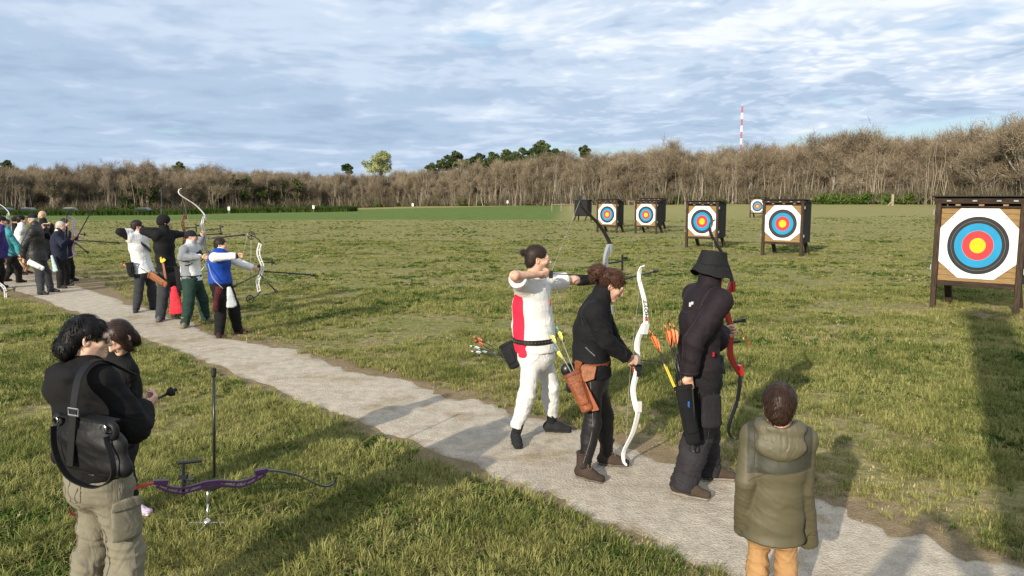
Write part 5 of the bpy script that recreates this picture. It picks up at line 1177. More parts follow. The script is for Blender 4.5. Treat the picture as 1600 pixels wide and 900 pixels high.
def compound(grip, up, fwd, label, riser_m, limb_m, half=.42, group=None, nock=None, stab=(), cam_r=.045):
    u, f, sd = frame(up, fwd); g = A(*grip); o = empty("compound_bow", g, label, "bow", group); Pn = lambda z, x, y=0: u * z + f * x + sd * y
    def B(nm, m, mm, par=None, **kw): return link(nm, m.mesh(nm, mm, **kw), par or o)
    m = MB(); zs = np.linspace(-half * .78, half * .78, 17); xc = lambda z: .05 - .09 * (z / half) ** 2 * .6 + .03 * math.cos(z * 14) - .03
    m.sweep([Pn(z, xc(z) - .016) for z in zs], .03, .016, sd); m.sweep([Pn(z, xc(z) + .020) for z in zs], .03, .015, sd)
    for z in np.linspace(-.74, .74, 9): z *= half; m.sweep([Pn(z - .014, xc(z) - .02), Pn(z + .014, xc(z) + .024)], .026, .012, sd)
    B("riser", m, riser_m, bevel=.002); m = MB(); m.sweep([Pn(-.05, -.01), Pn(.05, -.005)], .03, .04, sd); B("grip", m, BLK, bevel=.006)
    cams = []
    for q in (1, -1):
        P = interp([Pn(q * half * .74, .03), Pn(q * half * .90, -.03), Pn(q * half, -.13)], 5); m = MB(); m.sweep(P, .045, .012, sd); lb = B("limb", m, limb_m)
        c = P[-1]; n = 18; m = MB(); m.tube([c + (u * math.cos(a) * cam_r + f * math.sin(a) * cam_r * .9) for a in np.linspace(0, 6.283, n)], .007, 5)
        for a in (0, 1.05, 2.1): e = u * math.cos(a) * cam_r + f * math.sin(a) * cam_r; m.tube([c - e, c + e], .005, 4)
        B("cam", m, BLK, lb); cams.append(c)
    for off, mid in ((-cam_r, nock), (.01, None), (-.01, None)):
        a, b = cams[0] + f * off, cams[1] + f * (off if off < -.02 else -off); P = [a, A(*mid) - g, b] if mid is not None else [a, b]; m = MB(); m.tube(P, .0025, 4); B("string", m, STRG)
    m = MB(); m.sweep([Pn(.08, .03, .02), Pn(.08, .20, .02)], .01, .016, sd); m.tube([Pn(.03, .20, .02), Pn(.14, .20, .02)], .009, 6); m.lathe(Pn(.08, .205, .02), f, [(0, .022), (.03, .022)], 10); m.tube([Pn(.05, .28, .02), Pn(.08, .18, .02)], .008, 6); B("sight", m, BLK)
    for (z, x, dv, L, r) in stab:
        a = Pn(z, x); d = nrm(f * dv[0] + u * dv[1] + sd * dv[2]); m = MB(); m.tube([a, a + d * L], r, 8); s_ = B("stabilizer", m, CARB, smooth=True)
        m = MB(); m.lathe(a + d * L, d, [(-.01, r * 1.2), (0, r * 1.9), (.05, r * 1.9), (.055, r)], 10); B("weight", m, BLK, s_)
    return o, Pn
def quiver(top, bot, label, mm, w0=.11, w1=.075, d=.05, side=(1, 0, 0), group=None, trim=None, pockets=True, name="quiver"):
    a, b = A(*top), A(*bot); ax = nrm(b - a); L = np.linalg.norm(b - a); o = empty(name, a, label, "quiver", group); s_ = nrm(A(*side) - ax * (A(*side) @ ax)); n_ = np.cross(ax, s_)
    S = Solid(.007); S.ell(ax * .02, ax * (L - .02), (w0 / 2, d / 2), (w1 / 2, d / 2 * .8), s_, .01); S.cut((0, 0, 0), -ax); V, Q = S.mesh(); V, _ = crease(V, Q, .002, 18, (), 2); link("pouch", quick_mesh("pouch", V, Q, mm), o)
    if pockets:
        for sg in (1, -1):
            S = Solid(.006); S.ell(ax * L * .30 + n_ * sg * d * .42, ax * L * .78 + n_ * sg * d * .36, (w0 * .36, .018), (w1 * .38, .016), s_, .01); V, Q = S.mesh(); link("pocket", quick_mesh("pocket", V, Q, mm), o)
    m = MB(); n = 20; P = []
    for z, e in ((0, .004), (0, .009), (.022, .009), (.022, .004)):
        for j in range(n): t_ = 2 * math.pi * j / n; P.append(ax * z + s_ * math.cos(t_) * (w0 / 2 + e) + n_ * math.sin(t_) * (d / 2 + e))
    m.add(P, [(i * n + j, i * n + (j + 1) % n, ((i + 1) % 4) * n + (j + 1) % n, ((i + 1) % 4) * n + j) for i in range(4) for j in range(n)]); link("rim", m.mesh("rim", trim or mm), o)
    return o, ax, s_, n_, L
def panel_thick(name, pts, th, mm, parent, bev=.003):
    """a flat piece of cloth or leather from four or more corner points, with thickness"""
    P = np.array(pts, float); n = nrm(np.cross(P[1] - P[0], P[2] - P[0])); k = len(P); m = MB(); m.add(np.vstack([P + n * th / 2, P - n * th / 2]), [tuple(range(k)), tuple(range(k, 2 * k))[::-1]] + [(i, k + i, k + (i + 1) % k, (i + 1) % k) for i in range(k)])
    return link(name, m.mesh(name, mm, bevel=bev), parent)
# ------------------------------------------------------------------ the four in front on the path
W_ = lambda p, o: p - np.array(o.location)
def make_R1():
    p = Person(gp(836, 686), "man with a hair bun in white and red polo, drawing a bow on the path", "archers and onlookers", 1.73, .009, 118, pt(838, 546, 6.5), pt(834, 438, 6.5), pt(840, 405, 6.5), 84, 2,
               feet=(gp(862, 675), gp(806, 693)), toes=(98, 172), chest=122, w=1.0, d=1.12, shw=1.0, sh=(.02, .02),
               elbow=(pt(897, 438, 6.79), pt(804, 431, 6.10)), wrist=(pt(936, 437, 7.01), pt(843, 429, 6.30)), hands=((.75, None), (.62, A(-.3, .6, .3))), hdir=(None, nrm(pt(858, 428, 6.36) - pt(843, 429, 6.30))))
    p.beard = .55; p.body().brows(HAIR_BROWN); p.hair(HAIR_BROWN, 'bun', 700, 3)
    red = lambda V: .072 - np.abs((V - p.sp(.4)) @ p.cf + .050) - 9 * (np.abs((V - p.sp(.4)) @ p.cr) < .07) - 3 * np.clip(((V - p.sp(.80)) @ p.up), 0, 1) - 9 * (((V - p.sp(.78)) @ p.up) > -.02) * (np.abs((V - p.sp(.4)) @ p.cr) > .26)
    wh = cloth("white_red_polo", (0.65, 0.64, 0.62), .04, .32, 10, .8, (0.62, 0.022, 0.055), "red"); p.top(wh, .012, -.02, .36, .005, .0, .045, dict(red=red), 11, 11, arm=.008, name="polo_shirt")
    m = MB(); n = 26; P = []                                            # polo collar, folded down
    for a, z in ((.066, .035), (.078, .050), (.094, .012), (.088, .006)):
        for j in range(n): t_ = math.pi * 2 * (j / (n - 1)) * .90 + math.pi * .1; P.append(p.neck - p.up * .010 + (p.cr * math.sin(t_) * a * 1.0 + p.cf * math.cos(t_) * a * 1.05) + p.up * (z - .02 * math.cos(t_)))
    m.add(P, [(i * n + j, i * n + j + 1, ((i + 1) % 4) * n + j + 1, ((i + 1) % 4) * n + j) for i in range(4) for j in range(n - 1)]); link("collar", m.mesh("collar", cloth("polo_collar", (.62, .60, .57), .05, .2), smooth=True), p.root)
    # plain round crest on the breast
    c = p.sp(.68) + p.cf * .160 - p.cr * .035; nn = nrm(p.cf * 1.0 - p.cr * .30); em = MB(); em.lathe(c, nn, [(-.02, .034), (.004, .034)], 18, 0); em.lathe(c, nn, [(0, .025), (.006, .025)], 16, 1); em.box(c + nn * .007, (.012, .012, .028), None, 2); link("crest", em.mesh("crest", [mat("crest_red", (.35, .10, .08), .7), mat("crest_pale", (.62, .50, .42), .7), mat("crest_red", (0, 0, 0))]), p.root)
    p.trousers(cloth("white_jogging_cloth", (0.60, 0.595, 0.59), .05, .45, 9, .9), .005, .095, .0055, .0, .15, None, 21, 10)
    p.shoes(cloth("black_shoe_mesh", (0.018, 0.018, 0.020), .2, .3, 40), mat("black_rubber", (.015, .015, .016), .8), .0, 1.02, cloth("black_sock", (.012, .012, .013)), mat("black_lace", (.02, .02, .02)))
    p.belt(mat("black_leather", (.014, .012, .011), .4, .1, spec=.5), .155, .050, .042, STEEL)
    sm = mat("white_stitch", (.36, .35, .34), .8)
    for i in (0, 1):
        o_ = p.hr * (1 if i else -1); p.seam("trousers", [p.sp(.12) + p.f * .10 + o_ * .12, p.hip + p.f * .11 + o_ * .15 - A(0, 0, .02), p.hip + p.f * .03 + o_ * .2 - A(0, 0, .10)], sm, .0022); p.seam("trousers", [p.hj[i] + o_ * .12 - A(0, 0, .1), p.kn[i] + o_ * .09, p.an[i] + o_ * .07 + A(0, 0, .12)], sm, .0016)
        c_ = p.an[i] + A(0, 0, .115); p.seam("trousers", [c_ + A(math.cos(a), math.sin(a), 0) * .07 for a in np.linspace(0, 6.28, 9)], sm, .0018, n=4)
    p.seam("polo_shirt", [p.neck + p.cf * .10 - p.up * .02, p.sp(.82) + p.cf * .14, p.sp(.70) + p.cf * .17], sm, .0018)
    # red shirt tail showing below the belt
    c = p.sp(.06); S = Solid(.008); S.ell(c + p.cr * .175 + p.up * .03 - p.f * .02, c + p.cr * .182 - p.up * .065 - p.f * .02, (.052, .02), (.045, .018), p.f, .01); p.put("shirt_tail", S, cloth("red_knit", (.62, .022, .055), .06), .002, 20)
    # finger tab, arm guard
    S = Solid(.006); S.cap(p.el[0] + (p.wr[0] - p.el[0]) * .22, p.el[0] + (p.wr[0] - p.el[0]) * .96, .052, .040, .01, flat=True); p.put("arm_guard", S, cloth("black_elastic", (.012, .012, .014), .1, .3), .001, 20)
    d = nrm(pt(858, 428, 6.36) - pt(843, 429, 6.30)); q = p.wr[1] + d * .115; m = MB(); m.box(q + A(.004, -.012, -.004), (.035, .012, .065)); link("finger_tab", m.mesh("finger_tab", BLK, bevel=.003), p.root)
    R = p.root; g = pt(949, 437, 7.08); nock = pt(860, 428, 6.38)
    recurve(g, (-.03, 0, 1), (.70, .72, 0), "drawn recurve bow with black limbs and silver riser, held by the hair bun man", GREYP, CARB, .80, .40, .32, True, nock, ((-.03, .05, (1, .05, 0), .74, .010), (-.06, .03, (-.95, -.08, -.25), .42, .009)), sight_len=.24, sight_z=.15, solid=True)
    vn = mat("vane_white", (.7, .7, .72), .5); arrow(nock, pt(955, 431, 7.16), vn, "arrow nocked on the drawn bow beside the hair bun man's chin", None)
    o, ax, sd, nn, L = quiver(pt(791, 536, 6.62), pt(806, 574, 6.55), "black belt quiver on the back hip of the hair bun man", cloth("black_nylon", (.014, .014, .016), .15, .3), .17, .14, .07, (.7, -.6, .5))
    vr = mat("vane_red", (.7, .08, .05), .5); vb = mat("vane_pale_blue", (.55, .60, .72), .5)
    for k, (u, v) in enumerate(((742, 527), (737, 541), (739, 549), (744, 533), (750, 546))):
        arrow(pt(u, v, 6.75 + .02 * k), pt(799 + k % 3 * 3, 557 + k * 3, 6.60 + .01 * k), vr if k in (0, 3) else vb, "black arrow with a " + ("red" if k in (0, 3) else "pale blue") + " fletching in the hair bun man's quiver", "black arrows at the hair bun man's back", vs=.75)
make_R1()

def make_R2():
    gr = pt(996, 573, 5.72)
    p = Person(gp(935, 741), "woman with curly auburn hair in black, looking down at her white bow", "archers and onlookers", 1.64, .009, 100, pt(925, 582, 5.62), pt(934, 474, 5.62), pt(955, 446, 5.63), 92, 30,
               feet=(gp(948, 727), gp(912, 748)), toes=(104, 128), chest=103, fem=True, w=1.0, d=1.05, elbow=(A(*pt(957, 535, 5.80)), A(*pt(946, 532, 5.47))), wrist=(pt(983, 562, 5.76), pt(981, 560, 5.57)),
               hands=((.85, A(.2, -1, 0)), (.7, A(.2, .9, -.3))), hdir=(A(.9, .1, -.25), A(.9, .35, -.25)))
    p.body().brows(HAIR_CURL); p.hair(HAIR_CURL, 'curly', 500, 8)
    bk = cloth("black_fleece", (0.0085, 0.0085, 0.010), .2, .30, 8, .85); p.top(bk, .016, -.035, .97, .007, .10, .0, None, 31, 10, arm=.004, name="jacket")
    m = MB(); P = [p.sp(.42) - p.cf * .02 + p.cr * .155, p.sp(.30) + p.cf * .05 + p.cr * .150]; m.tube(P, .003, 5); link("zip", m.mesh("zip", mat("grey_zip", (.2, .2, .2), .4)), p.root)
    p.trousers(cloth("black_leggings", (0.009, 0.0085, 0.010), .15, .25, 10, .55, spec=.4), .001, .04, .003, .0, .13, None, 32, 13)
    for i in (1,):
        m = MB(); m.sweep(interp([p.hj[i] + p.hr * .091, p.kn[i] + p.hr * .064, p.an[i] + p.hr * .052 + A(0, 0, .06)], 6), .004, .003, p.f); link("side_seam", m.mesh("side_seam", mat("grey_seam", (.14, .135, .14), .6)), p.root)
    p.shoes(cloth("brown_suede", (0.048, 0.034, 0.026), .25, .4, 25), mat("grey_brown_sole", (.11, .095, .08),   .85, .2, 20), .075, 1.06, None, mat("tan_lace", (.13, .095, .06)))
    lea = mat("tooled_leather", (0.20, 0.060, 0.020), .5, .35, 45, bump=.5, bscale=60, spec=.4); p.belt(lea, .135, .020, .055)
    c = p.sp(.10) + p.hr * .185 - p.f * .015; panel_thick("belt_tab", [c + p.f * .065 + A(0, 0, .035), c + p.f * .05 - A(0, 0, .055) + p.hr * .02, c - p.f * .02 - A(0, 0, .08) + p.hr * .025, c - p.f * .07 - A(0, 0, .04) + p.hr * .015, c - p.f * .07 + A(0, 0, .045)], .012, mat("tan_leather", (.24, .088, .036), .5, .3, 40, bump=.4), p.root)
    sm = mat("black_stitch", (.03, .03, .033), .6)
    for i in (0, 1):
        o_ = p.cr * (1 if i else -1); p.seam("jacket", [p.neck + o_ * .06, p.sh[i] + A(0, 0, .05) - o_ * .02], sm, .0016); p.seam("jacket", [p.sh[i] + p.up * .07 - o_ * .03, p.sh[i] - p.cf * .08 - o_ * .03, p.sh[i] - p.up * .10 - o_ * .04 - p.cf * .05], sm, .0016)
        p.seam("jacket", [p.sh[i] - p.cf * .06, p.el[i] - p.cf * .06, p.wr[i] - p.cf * .04 - A(0, 0, .03)], sm, .0014)
    p.seam("jacket", [p.sp(.8) - p.cf * .2, p.sp(.4) - p.cf * .2, p.sp(-.02) - p.cf * .2], sm, .0014)
    # white bow resting on its lower tip
    wp = mat("white_lacquer", (.78, .78, .77), .25, .03, coat=.4); top, low = pt(992, 424, 5.76), pt(966, 722, 5.66); up = nrm(top - low)
    o, Pn = recurve(gr, up, (.55, -.83, .05), "white recurve bow the curly-haired woman rests on her boot", wp, wp, .775, .10, .33, False, None, (), solid=True, wide=.72, limb_w=.044, grip_m=mat("red_grip", (.28, .02, .02), .4), tipm=wp)
    bkp = mat("print_black", (.02, .02, .022), .5); rdp = mat("print_red", (.55, .04, .03), .5); u, f, sd = frame(up, (.55, -.83, .05))
    LP = recurve.limb; at = lambda z: A(*[np.interp(z, LP @ u, LP[:, q]) for q in range(3)]); a = at(.385); b = at(.50); d = nrm(b - a); nside = nrm(-np.array((.17, .98, .05))); tow = nrm(nside - d * (nside @ d)); rt = np.cross(d, tow)
    # the mark faces the archer's side of the limb: 'HOYT' with a small red block before it
    nf = -f if (-f) @ nside > f @ nside else f
    lettering("HOYT", at, .445, d, nf, .050, bkp, o, .0075); m = MB(); m.sweep([at(.362) + nf * .005, at(.380) + nf * .005], .026, .006, sd); link("logo_mark", m.mesh("logo_mark", rdp), o)
    m = MB(); m.tube([Pn(.05, .0, .03), Pn(.06, .1, .05), Pn(.07, .16, .05)], .004, 5); m.box(Pn(.0, .035, -.02), (.05, .03, .05)); m.box(Pn(-.05, .02, 0), (.035, .035, .04)); link("arrow_rest", m.mesh("arrow_rest", BLK), o)
    # tooled leather hip quiver and three yellow-fletched arrows
    o, ax, sd, nn, L = quiver(pt(893, 582, 5.44), pt(919, 643, 5.38), "tooled brown leather quiver hanging on the curly-haired woman's hip", lea, .125, .095, .055, (.95, 0, .35), trim=mat("dark_leather", (.16, .045, .02), .5, .3, 40))
    panel_thick("hanger_strap", [np.zeros(3) + A(.02, .0, .0), A(.05, 0, .0), W_(pt(910, 566, 5.43), o), W_(pt(899, 562, 5.43), o)], .008, lea, o); panel_thick("side_flap", [sd * .055 + nn * -.02, sd * .065 + ax * L * .5, sd * .075 + ax * (L + .02), sd * .03 + ax * (L + .012), sd * .02 + nn * -.03], .01, mat("orange_leather", (.26, .068, .020), .5, .2, 30, bump=.3), o)
    vy = mat("vane_yellow", (.75, .68, .10), .5); for_ = ((859, 519, 0), (871, 513, 1), (868, 545, 2))
    for u_, v_, k in for_: arrow(pt(u_, v_, 5.66), pt(902 + 3 * k, 600, 5.44), vy, "grey arrow with yellow vanes in the tooled leather quiver", "yellow-fletched arrows of the curly-haired woman", shaft=mat("grey_shaft", (.22, .23, .20), .4), r=.0042, nockm=mat("nock_teal", (.05, .45, .5), .4))
    o = empty("release_pouch", pt(886, 578, 5.62), "black round pouch behind the curly-haired woman's hip", "pouch"); S = Solid(.007); S.orb((0, 0, 0), (.05, .04, .055), None); S.orb((.02, 0, -.13), (.03, .03, .05), None); S.cap((.01, 0, -.03), (.02, 0, -.1), .012, .012, .01); V, Q = S.mesh(); link("pouch_body", quick_mesh("pouch_body", V, Q, BLK), o)
make_R2()

def make_R3():
    p = Person(gp(1088, 766), "man in a black bucket hat and dark plum jacket, holding a red bow", "archers and onlookers", 1.78, .009, 68, pt(1092, 580, 5.36), pt(1106, 453, 5.36), pt(1114, 421, 5.38), 66, 11,
               feet=(gp(1106, 748), gp(1066, 774)), toes=(103, 122), chest=74, w=.90, d=.95, elbow=(A(*pt(1122, 533, 5.60)), A(*pt(1083, 535, 5.13))), wrist=(pt(1129, 517, 5.72), pt(1076, 588, 5.14)), hands=((.9, A(.3, -1, 0)), (.62, A(-.2, .9, 0))), hdir=(A(.9, .3, .1), A(.05, .05, -1)))
    p.body(); p.hair(HAIR_GREY, 'crop', 200, 5); p.cap_hat(cloth("black_hat_cloth", (.012, .012, .013), .2, .35, 18, .8), 'bucket')
    pl = cloth("plum_softshell", (0.014, 0.0095, 0.0125), .18, .45, 7, .75); p.top(pl, .016, -.075, .97, .006, .16, .0, None, 41, 9, arm=.010, hemw=.012, name="jacket")
    m = MB(); q = p.sp(.84) - p.cf * .125; m.box(q + p.cr * .04, (.035, .006, .03)); m.box(q + p.cr * .052 + A(0, 0, .012), (.02, .008, .02)); link("back_badge", m.mesh("back_badge", mat("silver_print", (.5, .5, .52), .4)), p.root)
    p.trousers(cloth("black_work_cloth", (0.0075, 0.007, 0.008), .2, .5, 8, .8, (0.024, 0.022, 0.026), "low"), .028, -.005, .013, .016, .12, dict(low=lambda V: -(V[:, 2] - .43)), 42, 10)
    # thigh pockets
    for i in (0, 1):
        c = p.hj[i] * .45 + p.kn[i] * .55; S = Solid(.009); out = p.hr * (1 if i else -1); S.ell(c + out * .095 + A(0, 0, .09), c + out * .10 - A(0, 0, .10), (.08, .028), (.085, .034), p.f, .02); p.put("cargo_pocket", S, cloth("black_work_cloth", (0, 0, 0)), .004, 14)
    p.shoes(cloth("brown_nubuck", (0.060, 0.042, 0.030), .25, .35, 25), mat("stone_grey_sole", (.20, .18, .155), .85, .15, 20), .005, 1.12, None, mat("brown_lace", (.05, .035, .03)))
    sm = mat("plum_stitch", (.030, .022, .028), .6); s2 = mat("grey_stitch", (.030, .028, .030), .7)
    p.seam("jacket", [p.sh[0] - p.cf * .1 + p.cr * .03 - p.up * .03, p.sp(.76) - p.cf * .2, p.sh[1] - p.cf * .1 - p.cr * .03 - p.up * .03], sm, .0022)
    for i in (0, 1):
        o_ = p.cr * (1 if i else -1); p.seam("jacket", [p.sh[i] + p.up * .08 - o_ * .05, p.sh[i] - p.cf * .09 - o_ * .045, p.sh[i] - p.up * .12 - o_ * .05 - p.cf * .08], sm, .0022); p.seam("jacket", [p.sh[i] - p.cf * .08 - A(0, 0, .06), p.el[i] - p.cf * .09, p.wr[i] - p.cf * .06 + A(0, 0, .04)], sm, .0018)
        p.seam("trousers", [p.hj[i] + o_ * .15 - A(0, 0, .08), p.kn[i] + o_ * .1, p.an[i] + o_ * .09 + A(0, 0, .03)], s2, .0018); c_ = p.kn[i] - A(0, 0, .04); p.seam("trousers", [c_ + A(math.cos(a), math.sin(a), .1 * math.cos(a)) * .1 for a in np.linspace(0, 6.28, 9)], s2, .002, n=4)
    p.seam("jacket", [p.wr[1] + (p.el[1] - p.wr[1]) * .12 + A(math.cos(a), math.sin(a), 0) * .06 for a in np.linspace(0, 6.28, 9)], sm, .002, n=4)
    m = MB(); m.box(p.sp(.28) - p.cf * .0 + p.cr * .20, (.012, .02, .03)); link("red_tab", m.mesh("red_tab", mat("red_lacquer", (.36, .012, .018), .25, .05, coat=.5)), p.root)
    # red take-down bow
    rp = mat("red_lacquer", (.36, .012, .018), .25, .05, coat=.5); g = pt(1142, 515, 5.80); top, low = pt(1110, 338, 5.80), pt(1142, 686, 5.78); up = nrm(top - low)
    o, Pn = recurve(g, up, (.85, .30, .1), "red recurve bow with black limbs held upright by the man in the bucket hat", rp, CARB, .86, .13, .36, False, None, (), solid=True, wide=.82, limb_w=.042, tipm=mat("white_tip", (.7, .7, .7), .4))
    m = MB(); m.tube([Pn(.06, .02, -.02), Pn(.06, .09, -.03)], .012, 8); m.box(Pn(.06, .10, -.03), (.03, .03, .03)); m.tube([Pn(-.10, .0, .0), Pn(-.10, .06, -.02)], .012, 8); link("plunger", m.mesh("plunger", BLK), o)
    m = MB(); m.ball(Pn(-.1, -.02, .0), .014, 8); link("bushing", m.mesh("bushing", STEEL, smooth=True), o)
    rb = empty("bow_sling", g + A(.07, -.02, .0), "thin red cord hanging from the bow hand of the man in the bucket hat", "cord"); m = MB(); m.sweep(interp([(0, 0, 0), (.03, -.02, -.07), (.065, -.03, -.13)], 5), .012, .003, (0, 1, 0)); link("strand", m.mesh("strand", rp), rb); m = MB(); m.sweep(interp([(0, 0, 0), (.045, 0, -.06), (.075, -.02, -.12)], 5), .010, .003, (0, 1, 0)); link("strand", m.mesh("strand", rp), rb)
    # binoculars on the far hip
    b = empty("binoculars", pt(1119, 570, 5.36), "black binoculars hanging at the front of the man in the bucket hat", "binoculars"); gn = mat("dark_green_rubber", (.022, .028, .025), .5, .1)
    for s in (-1, 1): m = MB(); m.lathe((s * .034, 0, .07), (0, 0, -1), [(0, .020), (.02, .022), (.025, .018), (.06, .026), (.085, .032), (.13, .033), (.132, .028)], 14); link("barrel", m.mesh("barrel", gn, smooth=True), b)
    m = MB(); m.box((0, 0, .03), (.05, .03, .03)); m.tube([(0, 0, .05), (0, 0, -.02)], .012, 8); link("hinge", m.mesh("hinge", BLK), b)
    m = MB(); m.tube(interp([(-.03, 0, .07), (-.05, .04, .17), (-.03, .08, .30)], 5), .006, 5); link("strap", m.mesh("strap", BLK), b)
    # thigh quiver with orange-fletched arrows
    o, ax, sd, nn, L = quiver(pt(1067, 603, 5.06), pt(1084, 694, 5.02), "black thigh quiver with pockets on the bucket hat man", cloth("black_cordura", (.008, .008, .009), .2, .3), .115, .10, .06, (1, .1, .1))
    m = MB(); m.tube(interp([(.06, -.03, -.02), (.07, -.05, -.2), (.065, -.05, -.36), (.08, -.04, -.44), (.05, -.04, -.44), (.06, -.05, -.36)], 5), .005, 5); link("cord", m.mesh("cord", BLK), o); m = MB(); m.box((.03, -.05, -.13), (.012, .012, .07)); link("clip", m.mesh("clip", mat("clip_blue", (.03, .10, .35), .4)), o); m = MB(); m.box((.035, -.042, -.30), (.03, .008, .045)); link("tag", m.mesh("tag", mat("tag_white", (.6, .58, .55), .6)), o)
    vo = mat("vane_orange", (.82, .16, .03), .5); wy = mat("wrap_yellow", (.7, .5, .05), .5)
    for k, (u, v, w) in enumerate(((1016, 519, 1), (1020, 523, 1), (1040, 511, 0), (1047, 508, 0), (1053, 510, 0), (1043, 516, 0))):
        arrow(pt(u, v, 5.22 + .015 * k), pt(1068 + 2 * k, 640, 5.06), vo, "black arrow with orange vanes in the bucket hat man's thigh quiver" + (" and a yellow wrap" if w else ""), "orange-fletched arrows of the man in the bucket hat", vs=1.25, wraps=None, r=.0035)
        if w: m = MB(); a_, b_ = pt(u, v, 5.22 + .015 * k), pt(1068 + 2 * k, 640, 5.06); d_ = nrm(b_ - a_); m.tube([d_ * .24, d_ * .46], .0045, 6); ar = [q for q in bpy.data.objects if q.name.startswith('arrow') and q.type == 'EMPTY'][-1]
        if w: link("band", m.mesh("band", wy), bpy.data.objects[max((q.name for q in bpy.data.objects if q.type == 'EMPTY' and q.name.startswith('arrow') and (Vector(a_) - q.location).length < 1e-3))])
make_R3()

def make_R4():
    d = 3.62
    p = Person(gp(1205, 968), "boy in an olive hooded jacket and tan trousers, seen from behind", "archers and onlookers", 1.17, .0075, 14, pt(1208, 812, d), pt(1217, 672, d), pt(1218, 634, d), 20, 0,
               feet=(gp(1180, 965), gp(1228, 968)), toes=(5, 28), w=1.0, d=1.0, elbow=(A(*pt(1166, 752, d - .03)), A(*pt(1253, 765, d - .02))), wrist=(pt(1163, 812, d + .05), pt(1261, 830, d + .05)), hands=((.4, None), (.4, None)), hs=.885, shw=1.0)
    p.body(); p.hair(hair_mat("hair_chestnut", (0.024, 0.013, 0.009), .4), 'short', 1600, 9)
    E = [p.cr, p.cf, A(0, 0, 1)]; n0 = p.neck
    hood = [(n0 - p.cf * .060 + A(0, 0, .038), (.112, .050, .042), E), (n0 - p.cf * .092 + A(0, 0, -.030), (.108, .028, .050), E), (n0 - p.cf * .100 - p.cr * .03 + A(0, 0, -.070), (.068, .024, .034), E), (n0 - p.cf * .100 + p.cr * .035 + A(0, 0, -.066), (.066, .024, .034), E), (n0 - p.cf * .104 + A(0, 0, -.098), (.044, .020, .026), E), (n0 - p.cr * .085 + A(0, 0, .018), (.034, .07, .036), E), (n0 + p.cr * .085 + A(0, 0, .018), (.034, .07, .036), E)]
    ol = cloth("olive_jacket_cloth", (0.088, 0.076, 0.042), .07, .16, 6, .62, (0.034, 0.033, 0.022), "yoke", .4)
    z1 = float(p.sp(.61)[2]); arm = lambda V: np.abs((V - p.neck) @ p.cr)
    yoke = lambda V: np.minimum((V[:, 2] - z1) + .0 * V[:, 0] - .10 * ((V - p.neck) @ p.cr), .150 - arm(V))
    p.top(ol, .020, -.20, 1.15, .003, .0, .0, dict(yoke=yoke), 51, 12, arm=.002, hemw=.030, cuff=.006, name="jacket")
    S = Solid(.0065)
    for c, R, Ex in hood: S.orb(c, R, Ex, .03)
    S.orb(n0 - p.cf * .045 + A(0, 0, .055), (.070, .060, .045), E, .015, 's'); S.orb(p.head + A(0, 0, -.01), (.073, .088, .10), p.hf, .01, 's')
    hd = cloth("olive_hood_cloth", (0.083, 0.073, 0.042), .07, .35, 9, .55, None, None, .4); p.put("hood", S, hd, .005, 17, (), None, 53)
    sm = mat("olive_stitch", (.045, .040, .025), .7)
    p.seam("jacket", [A(p.neck[0], p.neck[1], z1) + p.cr * q - p.cf * .25 + A(0, 0, .10 * q) for q in np.linspace(-.13, .13, 7)], sm, .0016, n=4)
    for i in (0, 1):
        o_ = p.cr * (1 if i else -1); p.seam("jacket", [p.sh[i] + p.up * .08 - o_ * .0, p.sh[i] - p.cf * .10 + o_ * .006, p.sh[i] - p.up * .12 + o_ * .0 - p.cf * .1], sm, .0018); c_ = p.wr[i] + nrm(p.wr[i] - p.el[i]) * .0; p.seam("jacket", [c_ + p.cr * math.cos(a) * .07 + p.cf * math.sin(a) * .07 for a in np.linspace(0, 6.28, 9)], sm, .0014, n=4)
        pass
    p.seam("jacket", [p.sp(-.16) + p.cr * math.cos(a) * .25 + p.cf * math.sin(a) * .25 for a in np.linspace(0, 6.28, 17)], sm, .0014, n=4)
    p.trousers(cloth("tan_trouser_cloth", (0.36, 0.205, 0.090), .08, .40, 8, .85), .004, .01, .006, .012, .10, None, 52, 13)
    p.shoes(cloth("dark_shoe_cloth", (.03, .03, .032)), mat("black_rubber", (.015, .015, .016), .8))
make_R4()

